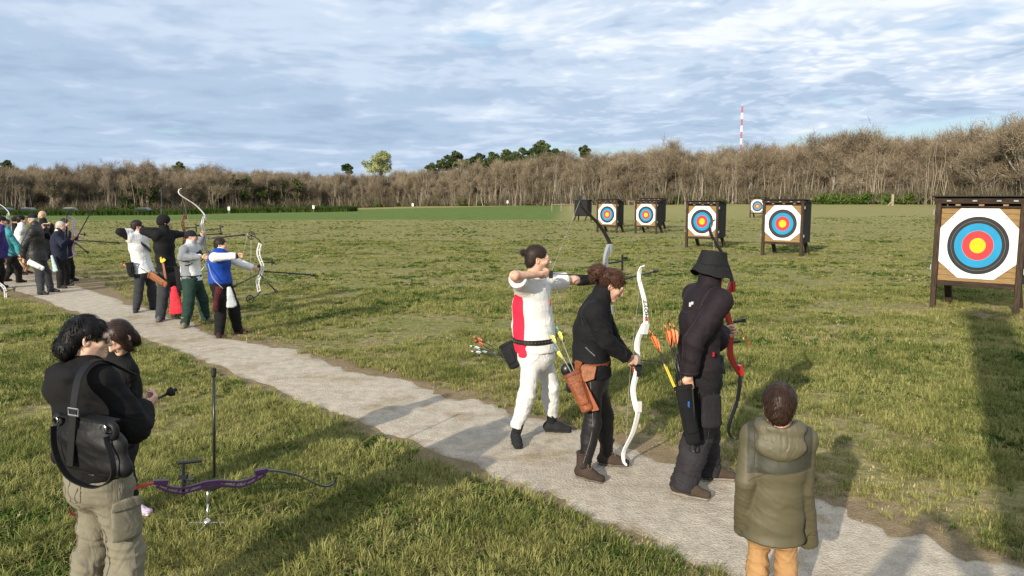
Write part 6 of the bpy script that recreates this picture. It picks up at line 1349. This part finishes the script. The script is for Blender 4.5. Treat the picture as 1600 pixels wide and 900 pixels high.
def make_L():
    d = 3.5
    p = Person(gp(165, 1003), "woman with black wavy hair, sunglasses, black hoodie and khaki trousers", "archers and onlookers", 1.57, .009, 38, pt(158, 742, d), pt(134, 574, d), pt(138, 528, d + .02), 62, 10,
               feet=(gp(122, 1005), gp(200, 1003)), toes=(25, 50), chest=40, fem=True, w=.96, d=1.0, elbow=(A(*pt(112, 660, d + .10)), A(*pt(212, 668, d - .02))), wrist=(pt(212, 634, d + .24), pt(222, 636, d + .16)), hands=((.6, A(.2, .3, .9)), (.55, A(-.8, .3, .5))), hdir=(A(.6, .5, .15), A(.45, .85, .25)), shw=1.04, skin=SKIN2, hs=.86)
    p.body(); p.hair(HAIR_BLACK, 'long', 2600, 4)
    L = p.L; g = MB(); gl = mat("dark_lens", (.008, .007, .008), .08, 0, spec=.8); P = lambda x, y, z: L(x, y, z)
    for x in (-1, 1): g.add([P(x * .006, .106, .016), P(x * .058, .094, .018), P(x * .060, .090, -.016), P(x * .012, .104, -.020), P(x * .006, .101, .016), P(x * .058, .089, .018), P(x * .060, .085, -.016), P(x * .012, .099, -.020)], [(0, 1, 2, 3), (7, 6, 5, 4), (0, 4, 5, 1), (1, 5, 6, 2), (2, 6, 7, 3), (3, 7, 4, 0)]); g.sweep([P(x * .060, .092, .010), P(x * .080, .02, .008), P(x * .080, -.02, .0)], .004, .010, p.hf[0])
    link("sunglasses", g.mesh("sunglasses", gl), p.root)
    bk = cloth("black_sweat_cloth", (0.0075, 0.0072, 0.008), .2, .35, 7, .9); E = [p.cr, p.cf, p.up]; n0 = p.neck
    hood = [(n0 - p.cf * .100 - p.up * .020 - p.cr * .01, (.125, .042, .040), E), (n0 - p.cf * .128 - p.up * .075 - p.cr * .04, (.110, .032, .050), E), (n0 - p.cf * .130 - p.up * .120 - p.cr * .07, (.075, .028, .035), E), (n0 - p.cr * .10 - p.cf * .03, (.040, .080, .030), E), (n0 + p.cr * .09 - p.cf * .02, (.036, .080, .028), E)]
    p.top(bk, .016, .015, .95, .007, .0, .0, None, 61, 9, arm=.012, hood=hood, cuff=.004, name="hoodie")
    p.trousers(cloth("khaki_cargo_cloth", (0.185, 0.168, 0.125), .09, .50, 7, .9), .013, .0, .012, .018, .13, None, 62, 9, seat=.02)
    for i in (1,):
        c = p.hj[i] * .6 + p.kn[i] * .4; S = Solid(.009); out = p.hr; S.ell(c + out * .100 + A(0, 0, .05), c + out * .104 - A(0, 0, .10), (.070, .016), (.075, .017), p.f, .02); p.put("cargo_pocket", S, cloth("khaki_cargo_cloth", (0, 0, 0)), .003, 14); S = Solid(.009); S.ell(c + out * .110 + A(0, 0, .075), c + out * .112 + A(0, 0, .04), (.074, .012), (.074, .011), p.f, .01); p.put("pocket_flap", S, cloth("khaki_cargo_cloth", (0, 0, 0)), .003, 14)
    sm = mat("khaki_stitch", (.12, .108, .08), .8)
    for i in (0, 1):
        o_ = p.hr * (1 if i else -1); p.seam("trousers", [p.hip - p.f * .2 + o_ * .09, p.hj[i] - p.f * .2 - A(0, 0, .15) + o_ * .02, p.kn[i] - p.f * .12 + o_ * .01, p.an[i] - p.f * .12 + A(0, 0, .1)], sm, .0022); p.seam("trousers", [p.hj[i] + o_ * .15, p.kn[i] + o_ * .1, p.an[i] + o_ * .09 + A(0, 0, .05)], sm, .002)
        b_ = p.hip - p.f * .22 + o_ * .085 + A(0, 0, .03); p.seam("trousers", [b_ - o_ * .055, b_ - o_ * .05 - A(0, 0, .11), b_ - A(0, 0, .13), b_ + o_ * .055 - A(0, 0, .11), b_ + o_ * .055], sm, .002)
    p.shoes(cloth("grey_shoe_cloth", (.10, .10, .10)), mat("black_rubber", (.015, .015, .016), .8))
    # handbag on her back
    lb = mat("black_bag_leather", (0.0055, 0.0055, 0.0065), .55, .2, 14, bump=.12, bscale=45, spec=.3); c = pt(141, 694, d - .27); bag = empty("handbag", c, "large black leather handbag slung behind the woman with wavy hair", "handbag")
    x = nrm(A(.80, -.35, 0)); y = A(-x[1], x[0], 0); z = A(.03, 0, 1); S = Solid(.009); S.ell(z * .105, z * .03, (.150, .030), (.195, .055), x, .03); S.ell(z * .03, z * -.075, (.20, .058), (.245, .050), x, .02); S.cap(x * -.20 - z * .085, x * .20 - z * .085, .035, .035, .02); S.cut(z * .118, z); V, Q = S.mesh(); V, _ = crease(V, Q, .005, 10, ((A(0, 0, -.02), .2),), 71, z); link("bag_body", quick_mesh("bag_body", V, Q, lb), bag)
    m = MB(); m.sweep([x * -.15 + z * .118, z * .124, x * .15 + z * .118], .07, .008, y); link("zip_top", m.mesh("zip_top", lb), bag)
    for e in (-1, 1):
        S = Solid(.007); S.orb(x * e * .165 + z * .085 - y * .02, (.035, .025, .045), [x, y, z], .01); S.orb(x * e * .165 + z * .085 - y * .035, (.018, .015, .02), [x, y, z], .01, 's'); V, Q = S.mesh(); link("side_loop", quick_mesh("side_loop", V, Q, lb), bag)
        m = MB(); m.tube([x * e * .15 + z * .10 + y * -.05 + (x * math.cos(a) + z * math.sin(a)) * .018 for a in np.linspace(0, 6.28, 12)], .004, 5); link("ring", m.mesh("ring", mat("gunmetal", (.12, .12, .13), .3, metal=.8)), bag)
    S0 = W_(pt(127, 582, d - .20), bag); m = MB(); m.sweep(interp([z * -.08 + x * -.03 - y * .078, z * .09 + x * -.035 - y * .055, S0 * .5 + z * .06 - y * .05, S0, S0 + A(.03, .10, .035), S0 + A(.10, .26, -.07)], 6), .042, .007, x); link("shoulder_strap", m.mesh("shoulder_strap", lb, bevel=.002), bag)
    m = MB(); q = z * .155 + x * -.03 - y * .052; m.tube([q + x * a + z * b for a, b in ((-.03, -.015), (.03, -.015), (.03, .015), (-.03, .015), (-.03, -.015))], .004, 5); link("buckle", m.mesh("buckle", STEEL), bag)
    m = MB(); m.sweep(interp([x * -.150 + z * .08 - y * .06, x * -.125 + z * .0 - y * .078, x * -.075 - z * .085 - y * .085, x * .0 - z * .140 - y * .08, x * .13 - z * .150 - y * .07, x * .215 - z * .08 - y * .06, x * .165 + z * .07 - y * .05], 7), .026, .006, y); link("carry_strap", m.mesh("carry_strap", lb), bag)
    # what she holds
    t_ = empty("bow_part", pt(228, 632, 3.70), "short black rod with a rubber end held by the woman with wavy hair", "rod"); a, b = A(0, 0, 0), W_(pt(264, 614, 3.78), t_); m = MB(); m.tube([a - (b - a) * .5, b], .007, 8); link("rod", m.mesh("rod", BLK, smooth=True), t_); m = MB(); m.lathe(b, b - a, [(-.012, .008), (0, .020), (.02, .026), (.028, .010), (.04, .009)], 12); link("damper", m.mesh("damper", mat("black_rubber", (0, 0, 0))), t_)
    # the girl beyond her
    p = Person(gp(212, 826), "girl with sleek dark parted hair looking down, beyond the wavy-haired woman", "archers and onlookers", 1.36, .009, 225, pt(183, 690, 4.85), pt(186, 564, 4.86), pt(186, 526, 4.78), 205, 38,
               feet=(gp(207, 804), gp(184, 808)), toes=(98, 215), fem=True, w=.95, elbow=(None, None), wrist=(pt(216, 640, 4.66), pt(185, 640, 4.62)), skin=SKIN2, hs=.88)
    p.body().brows(HAIR_BROWN); p.hair(hair_mat("hair_sleek", (.026, .015, .012), .28), 'sleek', 1200, 6); p.top(cloth("black_jersey", (.008, .008, .009), .2), .018, -.06, .97, .007, .05, .0, None, 65, name="jumper"); p.trousers(cloth("black_jeans", (.014, .014, .016)), .014, 0, .005)
    p.shoes(cloth("lilac_shoe_cloth", (.50, .42, .55), .15), mat("white_sole", (.7, .68, .68), .7))
    # the purple bow on its ground stand
    pm = mat("purple_anodised", (0.045, 0.018, 0.062), .35, .08, metal=.5, spec=.5); g = pt(332, 756, 4.70); up = nrm(pt(500, 757, 4.98) - pt(225, 790, 4.50) + A(0, 0, 0)); 
    o, Pn = recurve(g, up, A(-.07, .05, 1), "purple bow lying on a steel stand in the grass, stabilizer upright", pm, CARB, .80, .13, .33, False, None, ((.01, .04, (1, 0.0, 0), .66, .0095),), lim2=mat("red_black_limb", (.16, .012, .012), .4), wide=.85, string_m=mat("yellow_string", (.20, .19, .075), .7), sight_len=.14, string_off=-.10)
    m = MB(); m.tube([Pn(-.17, -.06, -.03), Pn(-.17, .16, -.03)], .010, 6); m.tube([Pn(-.20, .15, -.03), Pn(-.06, .15, -.03)], .012, 6); m.box(Pn(-.17, .06, -.03), (.05, .03, .03)); m.box(Pn(-.14, .03, -.03), (.06, .02, .02)); link("sight_bar", m.mesh("sight_bar", BLK), o)
    st = empty("bow_stand", gp(324, 822), "small steel bow stand with three feet holding the purple bow", "stand"); tp = W_(g - A(.03, 0, .03), st); m = MB(); m.tube([(0, 0, .02), tp * .6], .006, 8); m.tube([tp * .6, tp], .010, 8); link("stem", m.mesh("stem", STEEL, smooth=True), st); m = MB(); m.ball((0, 0, .025), .026, 12); link("hub", m.mesh("hub", STEEL, smooth=True), st)
    for a in (.3, 2.9, 4.6): m = MB(); m.tube([(0, 0, .022), (math.cos(a) * .13, math.sin(a) * .13, .008)], .006, 6); link("foot", m.mesh("foot", STEEL), st)
    m = MB(); m.tube([tp + A(-.02, 0, .02), tp + A(-.03, 0, .05)], .006, 6); m.tube([tp, tp + A(.03, 0, .05)], .006, 6); link("fork", m.mesh("fork", BLK), st)
make_L()
# ------------------------------------------------------------------ the four archers in the middle distance
GRP = "archers and onlookers"
def make_M():
    V_ = .012
    tee = cloth("white_tee", (.64, .64, .65), .04, .35, 9); bkc = cloth("black_top_cloth", (.010, .010, .011), .2, .35, 8); jean = cloth("charcoal_trouser_cloth", (.036, .038, .045), .15, .4, 9); shoe = cloth("dark_shoe_cloth", (.03, .03, .032)); rub = mat("black_rubber", (.015, .015, .016), .8)
    # M1
    Y = 14.0; p = Person(gp(226, 486), "archer in white t-shirt with black sleeves and sunglasses at full draw", GRP, 1.70, V_, 110, pt(224, 420, Y), pt(215, 366, Y), pt(215, 354, Y + .02), 62, 0, feet=(gp(239, 484), gp(213, 488)), toes=(95, 160), chest=118,
        elbow=(A(*pt(238, 362, Y + .25)), A(*pt(187, 362, Y - .25))), wrist=(pt(258, 360, Y + .45), pt(208, 362, Y - .05)), hands=((.7, None), (.7, None)))
    p.body().brows(HAIR_BROWN); p.hair(HAIR_BROWN, 'short', 250, 1); p.top(cloth("white_tee_black_sleeve", (.64, .64, .65), .04, .35, 9, .85, (.010, .010, .011), "slv"), .020, -.12, .98, .006, .0, .0, dict(slv=lambda V: np.abs((V - p.neck) @ p.cr) - .24), 1, name="t_shirt", hemw=.01)
    p.trousers(jean, .016, 0, .008); p.shoes(shoe, rub); L = p.L; m = MB(); m.sweep([L(-.07, .06, .01), L(-.035, .104, .005), L(.035, .104, .005), L(.07, .06, .01)], .004, .030, p.hf[0]); link("sunglasses", m.mesh("sunglasses", mat("dark_lens", (0, 0, 0))), p.root)
    m = MB(); m.sweep(interp([p.sp(.86) + p.cr * .10 + p.cf * .06, p.sp(.66) + p.cf * .165 - p.cr * .02, p.sp(.50) + p.cf * .10 - p.cr * .17], 6), .05, .012, p.up); m.sweep(interp([p.sp(.6) + p.cf * .15, p.sp(.55) + p.cr * .18, p.sp(.58) - p.cf * .15], 6), .012, .008, p.up); link("chest_guard", m.mesh("chest_guard", BLK), p.root)
    quiver(pt(202, 410, Y - .25), pt(206, 432, Y - .25), "black quiver on the hip of the white t-shirt archer", bkc, .16, .13, .08, (1, -.3, 0)); arrow(pt(190, 412, Y - .2), pt(203, 422, Y - .24), mat("vane_orange", (0, 0, 0)), "short arrow with orange vanes at the white t-shirt archer's hip", None, r=.006)
    g1 = pt(262, 360, Y + .55)
    # M2
    Y = 13.1; p = Person(gp(256, 499), "archer in black knitted cap and black top, drawing, leather hip quiver", GRP, 1.79, V_, 105, pt(262, 425, Y), pt(256, 362, Y), pt(257, 347, Y + .02), 50, 0, feet=(gp(274, 496), gp(250, 502)), toes=(95, 165), chest=112, w=.98,
        elbow=(A(*pt(276, 366, Y + .28)), A(*pt(224, 361, Y - .2))), wrist=(pt(285, 366, Y + .5), pt(248, 360, Y - .05)), hands=((.75, None), (.7, None)))
    p.body(); p.hair(HAIR_BLACK, 'crop', 0); p.cap_hat(cloth("black_knit", (.010, .010, .011), .2, .4, 25), 'beanie'); p.top(bkc, .016, -.03, .98, .007, .08, .0, None, 2, name="sweater"); p.trousers(jean, .02, -.01, .009, .012); p.shoes(cloth("grey_shoe_cloth", (.10, .10, .10)), rub)
    br = mat("brown_leather", (.16, .062, .026), .5, .25, 30, bump=.3); p.belt(br, .12, .02, .06); tl = mat("tan_leather", (.30, .115, .046), .5, .3, 40, bump=.4)
    o, ax, sd, nn, L_ = quiver(pt(233, 428, Y - .3), pt(261, 446, Y - .32), "tan leather quiver slung low on the black-clad archer's hip", tl, .15, .11, .06, (-.3, -.2, 1)); arrow(pt(215, 415, Y - .2), pt(236, 430, Y - .3), mat("vane_white", (0, 0, 0)), "dark arrow with white vanes standing in the tan leather quiver", None, r=.006)
    t_ = empty("cloth_strap", pt(254, 408, Y - .2), "yellow and tan strap tied on the black-clad archer's belt", "strap"); m = MB(); m.sweep(interp([(0, 0, 0), (.03, -.02, -.16), (.05, -.02, -.36)], 5), .035, .008, (1, 0, 0)); link("band", m.mesh("band", tl), t_); m = MB(); m.sweep(interp([(-.03, 0, .06), (0, -.03, 0), (.05, -.02, .04)], 4), .05, .02, (0, 0, 1)); link("knot", m.mesh("knot", mat("yellow_cloth", (.65, .48, .05), .8)), t_)
    t_ = empty("red_towel", pt(272, 450, Y - .3), "red towel hanging from the black-clad archer's belt", "towel"); rd = cloth("red_towel_cloth", (.58, .035, .055), .1, .5, 12); S = Solid(.012); S.ell((0, 0, 0), (.02, 0, -.42), (.05, .03), (.115, .03), (1, .2, 0), .02); V, Q = S.mesh(); V, _ = crease(V, Q, .02, 10, (), 3, A(0, 0, 1)); link("towel_cloth", quick_mesh("towel_cloth", V, Q, rd), t_)
    quiver(pt(280, 416, Y - .3), pt(283, 452, Y - .3), "dark pouch quiver hanging beside the red towel", bkc, .17, .13, .09, (1, 0, 0))
    recurve(pt(288, 364, Y + .55), (-.03, 0, 1), (.7, .72, 0), "drawn recurve bow with dark wooden riser, raised over the knitted cap archer", mat("wood_riser", (.13, .045, .02), .4, .2, 20), CARB, .80, .38, .32, True, pt(251, 360, Y - .02), ((-.05, .05, (1, 0, 0), .6, .012),), sight_len=.20, limb_w=.042)
    # M3
    Y = 12.5; p = Person(gp(306, 508), "man in black cap, grey-sleeved white sweatshirt and green trousers, arm across his chest", GRP, 1.62, V_, 92, pt(300, 436, Y), pt(298, 385, Y), pt(299, 371, Y + .02), 80, 3, feet=(gp(322, 504), gp(289, 512)), toes=(100, 170), chest=105, w=1.08, d=1.1,
        elbow=(A(*pt(308, 384, Y + .3)), A(*pt(284, 402, Y - .22))), wrist=(pt(316, 370, Y + .42), pt(316, 402, Y - .18)), hands=((.75, None), (.6, None)))
    p.body().brows(HAIR_BROWN); p.hair(HAIR_BROWN, 'crop', 100, 3); p.cap_hat(cloth("navy_cap_cloth", (.012, .013, .02)), 'cap')
    arm_ = lambda V: np.maximum(np.abs((V - p.neck) @ p.cr) - .165, (V[:, 2] < p.sp(.8)[2]) * (((V - p.sp(.5)) @ p.cr) - .15)) 
    p.top(cloth("white_grey_sweat_cloth", (.72, .72, .72), .05, .4, 8, .9, (.20, .215, .235), "slv"), .020, -.03, .98, .008, .03, .0, dict(slv=arm_), 3, name="sweatshirt"); p.belt(BLK, .10, .032, .03)
    p.trousers(cloth("bottle_green_cloth", (.018, .042, .034), .12, .45, 8), .026, .0, .011, .0, .09); p.shoes(cloth("khaki_boot_cloth", (.19, .16, .10)), mat("khaki_sole", (.12, .10, .07), .8), .06, 1.05)
    m = MB(); m.sweep(interp([p.sp(.93) - p.cr * .06 + p.cf * .08, p.sp(.74) + p.cf * .155 + p.cr * .01 - p.cr * .06, p.sp(.55) + p.cf * .12 - p.cr * .14], 6), .13, .012, p.cr); m.sweep(interp([p.sp(.56) + p.cf * .15 + p.cr * .05, p.sp(.45) + p.cf * .08 + p.cr * .18, p.sp(.42) - p.cf * .1 + p.cr * .12], 6), .012, .01, p.up); link("chest_guard", m.mesh("chest_guard", cloth("navy_mesh", (.014, .016, .026))), p.root)
    recurve(pt(320, 368, Y + .48), (-.10, 0, 1), (.75, .66, 0), "drawn white recurve bow with a silver riser, raised over the capped man", GREYP, mat("white_lacquer", (0, 0, 0)), .82, .34, .33, True, pt(303, 376, Y - .05), ((-.06, .05, (1, 0, 0), .6, .012),), sight_len=.26, limb_w=.040, wide=.8, tipm=mat("white_tip", (.7, .7, .7)))
    # M4
    Y = 11.5; p = Person(gp(357, 524), "archer in royal blue gilet over white sleeves, aiming a white compound bow", GRP, 1.54, V_, 96, pt(345, 440, Y), pt(344, 396, Y), pt(345, 383, Y + .02), 82, 0, feet=(gp(372, 521), gp(343, 527)), toes=(98, 165), chest=100, w=1.12, d=1.15,
        elbow=(A(*pt(372, 410, Y + .22)), A(*pt(336, 402, Y - .24))), wrist=(pt(396, 419, Y + .32), pt(371, 400, Y - .18)), hands=((.8, None), (.65, None)))
    p.body().brows(HAIR_BROWN); p.hair(HAIR_BROWN, 'short', 400, 4); p.top(cloth("white_sleeve_cloth", (.72, .72, .73), .05, .35, 9), .010, -.02, .97, .006, .03, 0, None, 4, name="shirt", arm=.012)
    bl = cloth("royal_blue_quilt", (.010, .055, .33), .12, .4, 7, .6); S = Solid(V_); p.tors(S, .028, -.10, .94, .04); S.cap(p.sp(.92), p.neck + p.up * .03, .085, .075, .03); S.cut(p.sp(-.06), -p.up)
    for i in (0, 1): S.cap(p.sp(.82), p.sh[i] + (p.el[i] - p.sh[i]) * .12, .08, .078, .04, flat=True)
    p.put("gilet", S, bl, .009, 10, (), None, 5); p.trousers(bkc, .024, .0, .011, .004); p.shoes(cloth("oxblood_boot_cloth", (.05, .022, .022)), mat("grey_brown_sole", (0, 0, 0)), .055, 1.05)
    m = MB(); m.sweep(interp([p.wr[1] - nrm(p.wr[1] - p.el[1]) * .05, p.wr[1] + nrm(p.wr[1] - p.el[1]) * .02], 3), .075, .075, (0, 0, 1)); link("release_strap", m.mesh("release_strap", BLK, bevel=.02), p.root)
    compound(pt(405, 418, Y + .40), (.06, 0, 1), (.86, .5, -.12), "white compound bow with black cams held by the blue gilet archer", mat("white_riser_paint", (.70, .70, .69), .35, .03), BLK, .50, None, pt(379, 401, Y - .14), ((-.06, .06, (1, -.07, 0), .78, .012), (-.10, .0, (-.62, -.26, -.30), .46, .010), (-.10, .0, (.30, -.33, -.2), .36, .012)), .06)
    quiver(pt(343, 448, Y - .3), pt(336, 486, Y - .3), "black and red hip quiver on the blue gilet archer", cloth("black_red_pouch", (.05, .010, .014), .6, .4, 20), .11, .09, .07, (1, 0, .2))
    t_ = empty("hip_towel", pt(358, 450, Y - .32), "grey and white cloth hanging from the blue gilet archer's belt", "towel"); S = Solid(.012); S.ell((0, 0, 0), (.03, 0, -.27), (.03, .025), (.075, .025), (1, .2, 0), .02); V, Q = S.mesh(); V, _ = crease(V, Q, .02, 11, (), 6, A(0, 0, 1)); link("towel_cloth", quick_mesh("towel_cloth", V, Q, cloth("grey_towel_cloth", (.42, .45, .47), .2, .5, 12)), t_)
    m = empty("shoulder_cord", pt(325, 412, Y - .2), "thin grey cord slung across the blue gilet archer's back", "cord"); q = MB(); q.tube(interp([(0, .0, .0), (.10, -.10, -.20), (.25, -.12, -.36)], 6), .006, 5); link("strand", q.mesh("strand", STRG), m)
make_M()

# ------------------------------------------------------------------ the group at the far end of the path
def make_F():
    V_ = .014; bk = cloth("black_top_cloth", (0, 0, 0)); rub = mat("black_rubber", (0, 0, 0)); shoe = cloth("dark_shoe_cloth", (0, 0, 0)); jean = cloth("charcoal_trouser_cloth", (0, 0, 0)); blkt = cloth("black_trouser_cloth", (.013, .013, .014), .15, .4)
    def fig(label, h, Y, faz, hip, neck, head, haz, hp, feet, toes, wr, el=(None, None), hair=('short', HAIR_BROWN), top=None, tr=None, hat=None, name="jacket", loose=.02, hem=-.04, sleeve=.97, chest=None, beard=0, sh=shoe, fem=False, w=1.0, d=1.0, trl=.02, curl=(.5, .5), skin=SKIN, cuff=0, attrs=None):
        p = Person(gp(*[(feet[0][i] + feet[1][i]) / 2 for i in (0, 1)]), label, GRP, h, V_, faz, pt(*hip, Y), pt(*neck, Y), pt(*head, Y + .02), haz, hp, feet=(gp(*feet[0]), gp(*feet[1])), toes=toes, chest=chest, w=w, d=d, fem=fem, skin=skin,
            elbow=tuple(A(*pt(e[0], e[1], Y + e[2])) if e and len(e) == 3 and e[0] > 2 else e for e in el), wrist=tuple(pt(q[0], q[1], Y + q[2]) for q in wr), hands=((curl[0], None), (curl[1], None)))
        p.beard = beard; p.body()
        if hair[0] != 'none': p.hair(hair[1], hair[0], 120 if hair[0] != 'crop' else 0, 2)
        if hat: p.cap_hat(hat[1], hat[0])
        p.top(top, loose, hem, sleeve, .008, .06, 0, attrs, 7, name=name); p.trousers(tr or blkt, trl, cuff, .009); p.shoes(sh, rub); return p
    navy = cloth("navy_cap_cloth", (0, 0, 0))
    p5 = fig("man in black jacket and dark cap carrying a white quiver along the path", 1.76, 16.7, 75, (57, 400), (56, 357), (51, 342), -60, 0, ((80, 457), (64, 461)), (78, 95), ((66, 402, .25), (37, 404, -.15)), ((64, 385, .3), (39, 383, -.2)), ('crop', HAIR_GREY), cloth("black_rain_cloth", (.012, .012, .013), .15, .45, 7, .55, None, None, .4), jean, ('cap', navy), loose=.035, hem=-.16, w=1.1, d=1.15)
    q, *_ = quiver(pt(45, 409, 16.3), pt(68, 420, 16.3), "white and grey quiver carried by the man in the black jacket", cloth("white_grey_quiver", (.55, .55, .53), .6, .5, 20), .13, .10, .08, (.3, 0, 1))
    p2 = fig("woman in teal jumper and black trousers with burgundy hair, back turned", 1.66, 18.0, 45, (15, 400), (11, 362), (10, 350), 40, 5, ((8, 440), (30, 442)), (30, 60), ((2, 396, .1), (30, 398, 0)), (None, (27, 383, 0)), ('long', hair_mat("hair_burgundy", (.055, .012, .022))), cloth("teal_knit", (.055, .25, .28), .1, .4, 8), blkt, name="jumper", fem=True, w=1.1, d=1.1)
    m = MB(); m.sweep(interp([p2.sp(.88) - p2.cr * .10 - p2.cf * .12, p2.sp(.7) - p2.cf * .16, p2.sp(.55) + p2.cr * .17 - p2.cf * .02], 6), .03, .01, p2.up); link("chest_strap", m.mesh("chest_strap", BLK), p2.root)
    a_ = arrow(pt(12, 394, 17.6), pt(31, 402, 17.5), mat("vane_orange", (0, 0, 0)), "orange-ended arrow at the hip of the woman in teal", None, r=.012)
    fig("dark-haired man in white t-shirt and shorts, behind the black jacket", 1.74, 19.5, 60, (34, 395), (33, 356), (34, 344), 55, 0, ((40, 428), (33, 430)), (60, 80), ((48, 385, .2), (27, 393, 0)), (None, (26, 375, 0)), ('short', HAIR_BLACK), cloth("white_tee", (0, 0, 0)), cloth("beige_short_cloth", (.36, .28, .18)), name="t_shirt", sleeve=.4, cuff=.36, trl=.03)
    fig("person in dark cap and black jacket behind the woman in teal", 1.72, 20.5, 40, (24, 392), (23, 356), (25, 345), 30, 0, ((20, 427), (28, 428)), (40, 40), ((14, 388, .1), (33, 388, 0)), (None, None), ('crop', HAIR_BROWN), bk, blkt, ('cap', navy))
    fig("bald bearded man in black facing the camera, looking at his hands", 1.83, 19.6, 185, (70, 392), (68, 350), (66, 337), 190, 14, ((66, 428), (76, 429)), (185, 180), ((76, 354, -.42), (68, 356, -.42)), ((84, 372, -.1), (58, 374, -.1)), ('none', None), bk, blkt, beard=.9, w=1.12, d=1.1)
    ph = empty("phone", pt(72, 351, 19.05), "dark phone held up by the bald bearded man", "phone"); m = MB(); m.box((0, 0, 0), (.15, .02, .075), Matrix.Rotation(rad(35), 3, 'X')); link("case", m.mesh("case", BLK, bevel=.008), ph)
    p7 = fig("older white-haired man in navy vest and dark trousers, holding a purple bow", 1.68, 17.7, 78, (94, 402), (92, 365), (95, 354), 80, 12, ((104, 447), (94, 451)), (80, 95), ((113, 374, .1), (112, 374, -.15)), ((104, 384, .25), (99, 382, -.2)), ('short', HAIR_GREY), cloth("navy_softshell", (.016, .020, .038), .15, .4, 8), blkt, loose=.028, hem=-.10, w=1.05, d=1.1)
    S = Solid(.012); S.cap(p7.neck - p7.up * .02, p7.neck + p7.up * .05, .09, .085, .02); p7.put("collar", S, cloth("fleece_white", (.55, .50, .44), .2, .5, 30), .006, 30)
    t_ = empty("pale_towel", pt(81, 400, 17.4), "pale blue towel hanging at the back of the man in the navy vest", "towel"); S = Solid(.014); S.ell((0, 0, 0), (.06, 0, -.34), (.025, .02), (.06, .02), (1, 0, 0), .02); V, Q = S.mesh(); V, _ = crease(V, Q, .02, 10, (), 3, A(0, 0, 1)); link("towel_cloth", quick_mesh("towel_cloth", V, Q, cloth("pale_blue_towel", (.42, .55, .60), .15, .5, 14)), t_)
    fig("person in dark clothes half hidden beyond the man in the navy vest", 1.76, 19.0, 80, (103, 398), (101, 362), (102, 349), 80, 5, ((112, 439), (104, 441)), (85, 95), ((120, 372, .2), (116, 372, 0)), (None, None), ('short', HAIR_BROWN), navy, blkt)
    fig("person in dark cap and violet sleeve cut by the left edge of the photo", 1.70, 17.3, 60, (-4, 402), (0, 358), (3, 346), 50, 5, ((0, 450), (-14, 452)), (60, 60), ((8, 404, .1), (-8, 402, 0)), ((8, 384, .1), None), ('crop', HAIR_BROWN), cloth("violet_knit", (.055, .04, .19), .2), blkt, ('cap', navy), name="jumper")
    pur = mat("lilac_riser_paint", (.26, .17, .38), .3, .05, metal=.3)
    compound(pt(116, 371, 17.75), (.10, 0, 1), (.93, .35, 0), "purple compound bow held by the white-haired man in the navy vest", pur, pur, .50, None, None, ((-.06, .05, (1, 0, 0), .85, .014), (-.1, 0, (.4, -.3, -.1), .35, .014)), .06)
    rd = empty("black_rod", pt(121, 370, 17.5), "long black stabilizer rod held upright by the man in the navy vest", "rod"); m = MB(); m.tube([(0, 0, 0), W_(pt(143, 329, 17.3), rd)], .014, 6); link("rod", m.mesh("rod", CARB), rd); m = MB(); m.ball(W_(pt(143, 329, 17.3), rd), .022, 8); m.lathe((0, 0, 0), W_(pt(143, 329, 17.3), rd), [(-.10, .03), (-.02, .035), (0, .02)], 8); link("weight", m.mesh("weight", BLK), rd)
    recurve(pt(16, 352, 20), (-.2, 0, 1), (.9, .3, 0), "pale recurve bow tip standing above the heads at the far left", GREYP, mat("white_lacquer", (0, 0, 0)), .80, .25, .32, False, None, (), limb_w=.06)
    compound(pt(3, 452, 15.9), (.35, .1, -.9), (.9, .3, .1), "black and white compound bow lowered at the left edge", mat("white_riser_paint", (0, 0, 0)), BLK, .44, None, None, (), .055)
make_F()

# ------------------------------------------------------------------ behind the camera: whoever takes the picture, and an unseen shape added to throw the long shadow
def make_back():
    bk = cloth("black_top_cloth", (0, 0, 0)); p = Person((-.16, -.42, 0), "person in dark clothes holding a phone up overhead to take the picture", None, 1.78, .014, 20, A(-.16, -.42, .90), A(-.14, -.40, 1.46), A(-.14, -.38, 1.61), 10, 0, feet=(A(-.27, -.42, 0), A(-.03, -.44, 0)), toes=(10, 30),
        elbow=(A(-.44, -.30, 1.68), A(.22, -.30, 1.70)), wrist=(A(-.15, -.18, 1.93), A(.10, -.18, 1.93)), hands=((.5, None), (.5, None)))
    p.body(); p.hair(HAIR_BROWN, 'short', 0); p.top(bk, .03, -.12, .97, .008, .06); p.trousers(cloth("charcoal_trouser_cloth", (0, 0, 0)), .02); p.shoes(cloth("dark_shoe_cloth", (0, 0, 0)), mat("black_rubber", (0, 0, 0)))
    ph = empty("phone", (0, -.12, 2.06), "black phone held up by the person taking the picture", "phone"); m = MB(); m.box((-.02, 0, -.02), (.16, .010, .078)); link("case", m.mesh("case", BLK, bevel=.003), ph); m = MB(); m.box((-.02, -.007, -.02), (.15, .002, .070)); link("screen", m.mesh("screen", mat("dark_lens", (0, 0, 0))), ph)
    o = empty("blocker", (-.68, -2.70, 0), "unseen tall pylon standing behind the camera beside the path", "blocker"); cm = mat("pale_concrete", (.38, .36, .33), .9, .15, 4, bump=.3)  # added for the long shadow on the right; its form is a guess
    m = MB(); m.box((0, 0, 3.3), (.50, .50, 6.8), Matrix.Rotation(rad(30), 3, 'Z')); link("shaft", m.mesh("shaft", cm, bevel=.03), o); m = MB(); m.box((0, 0, 6.76), (.66, .66, .14), Matrix.Rotation(rad(30), 3, 'Z')); link("cap", m.mesh("cap", cm, bevel=.02), o)
make_back()
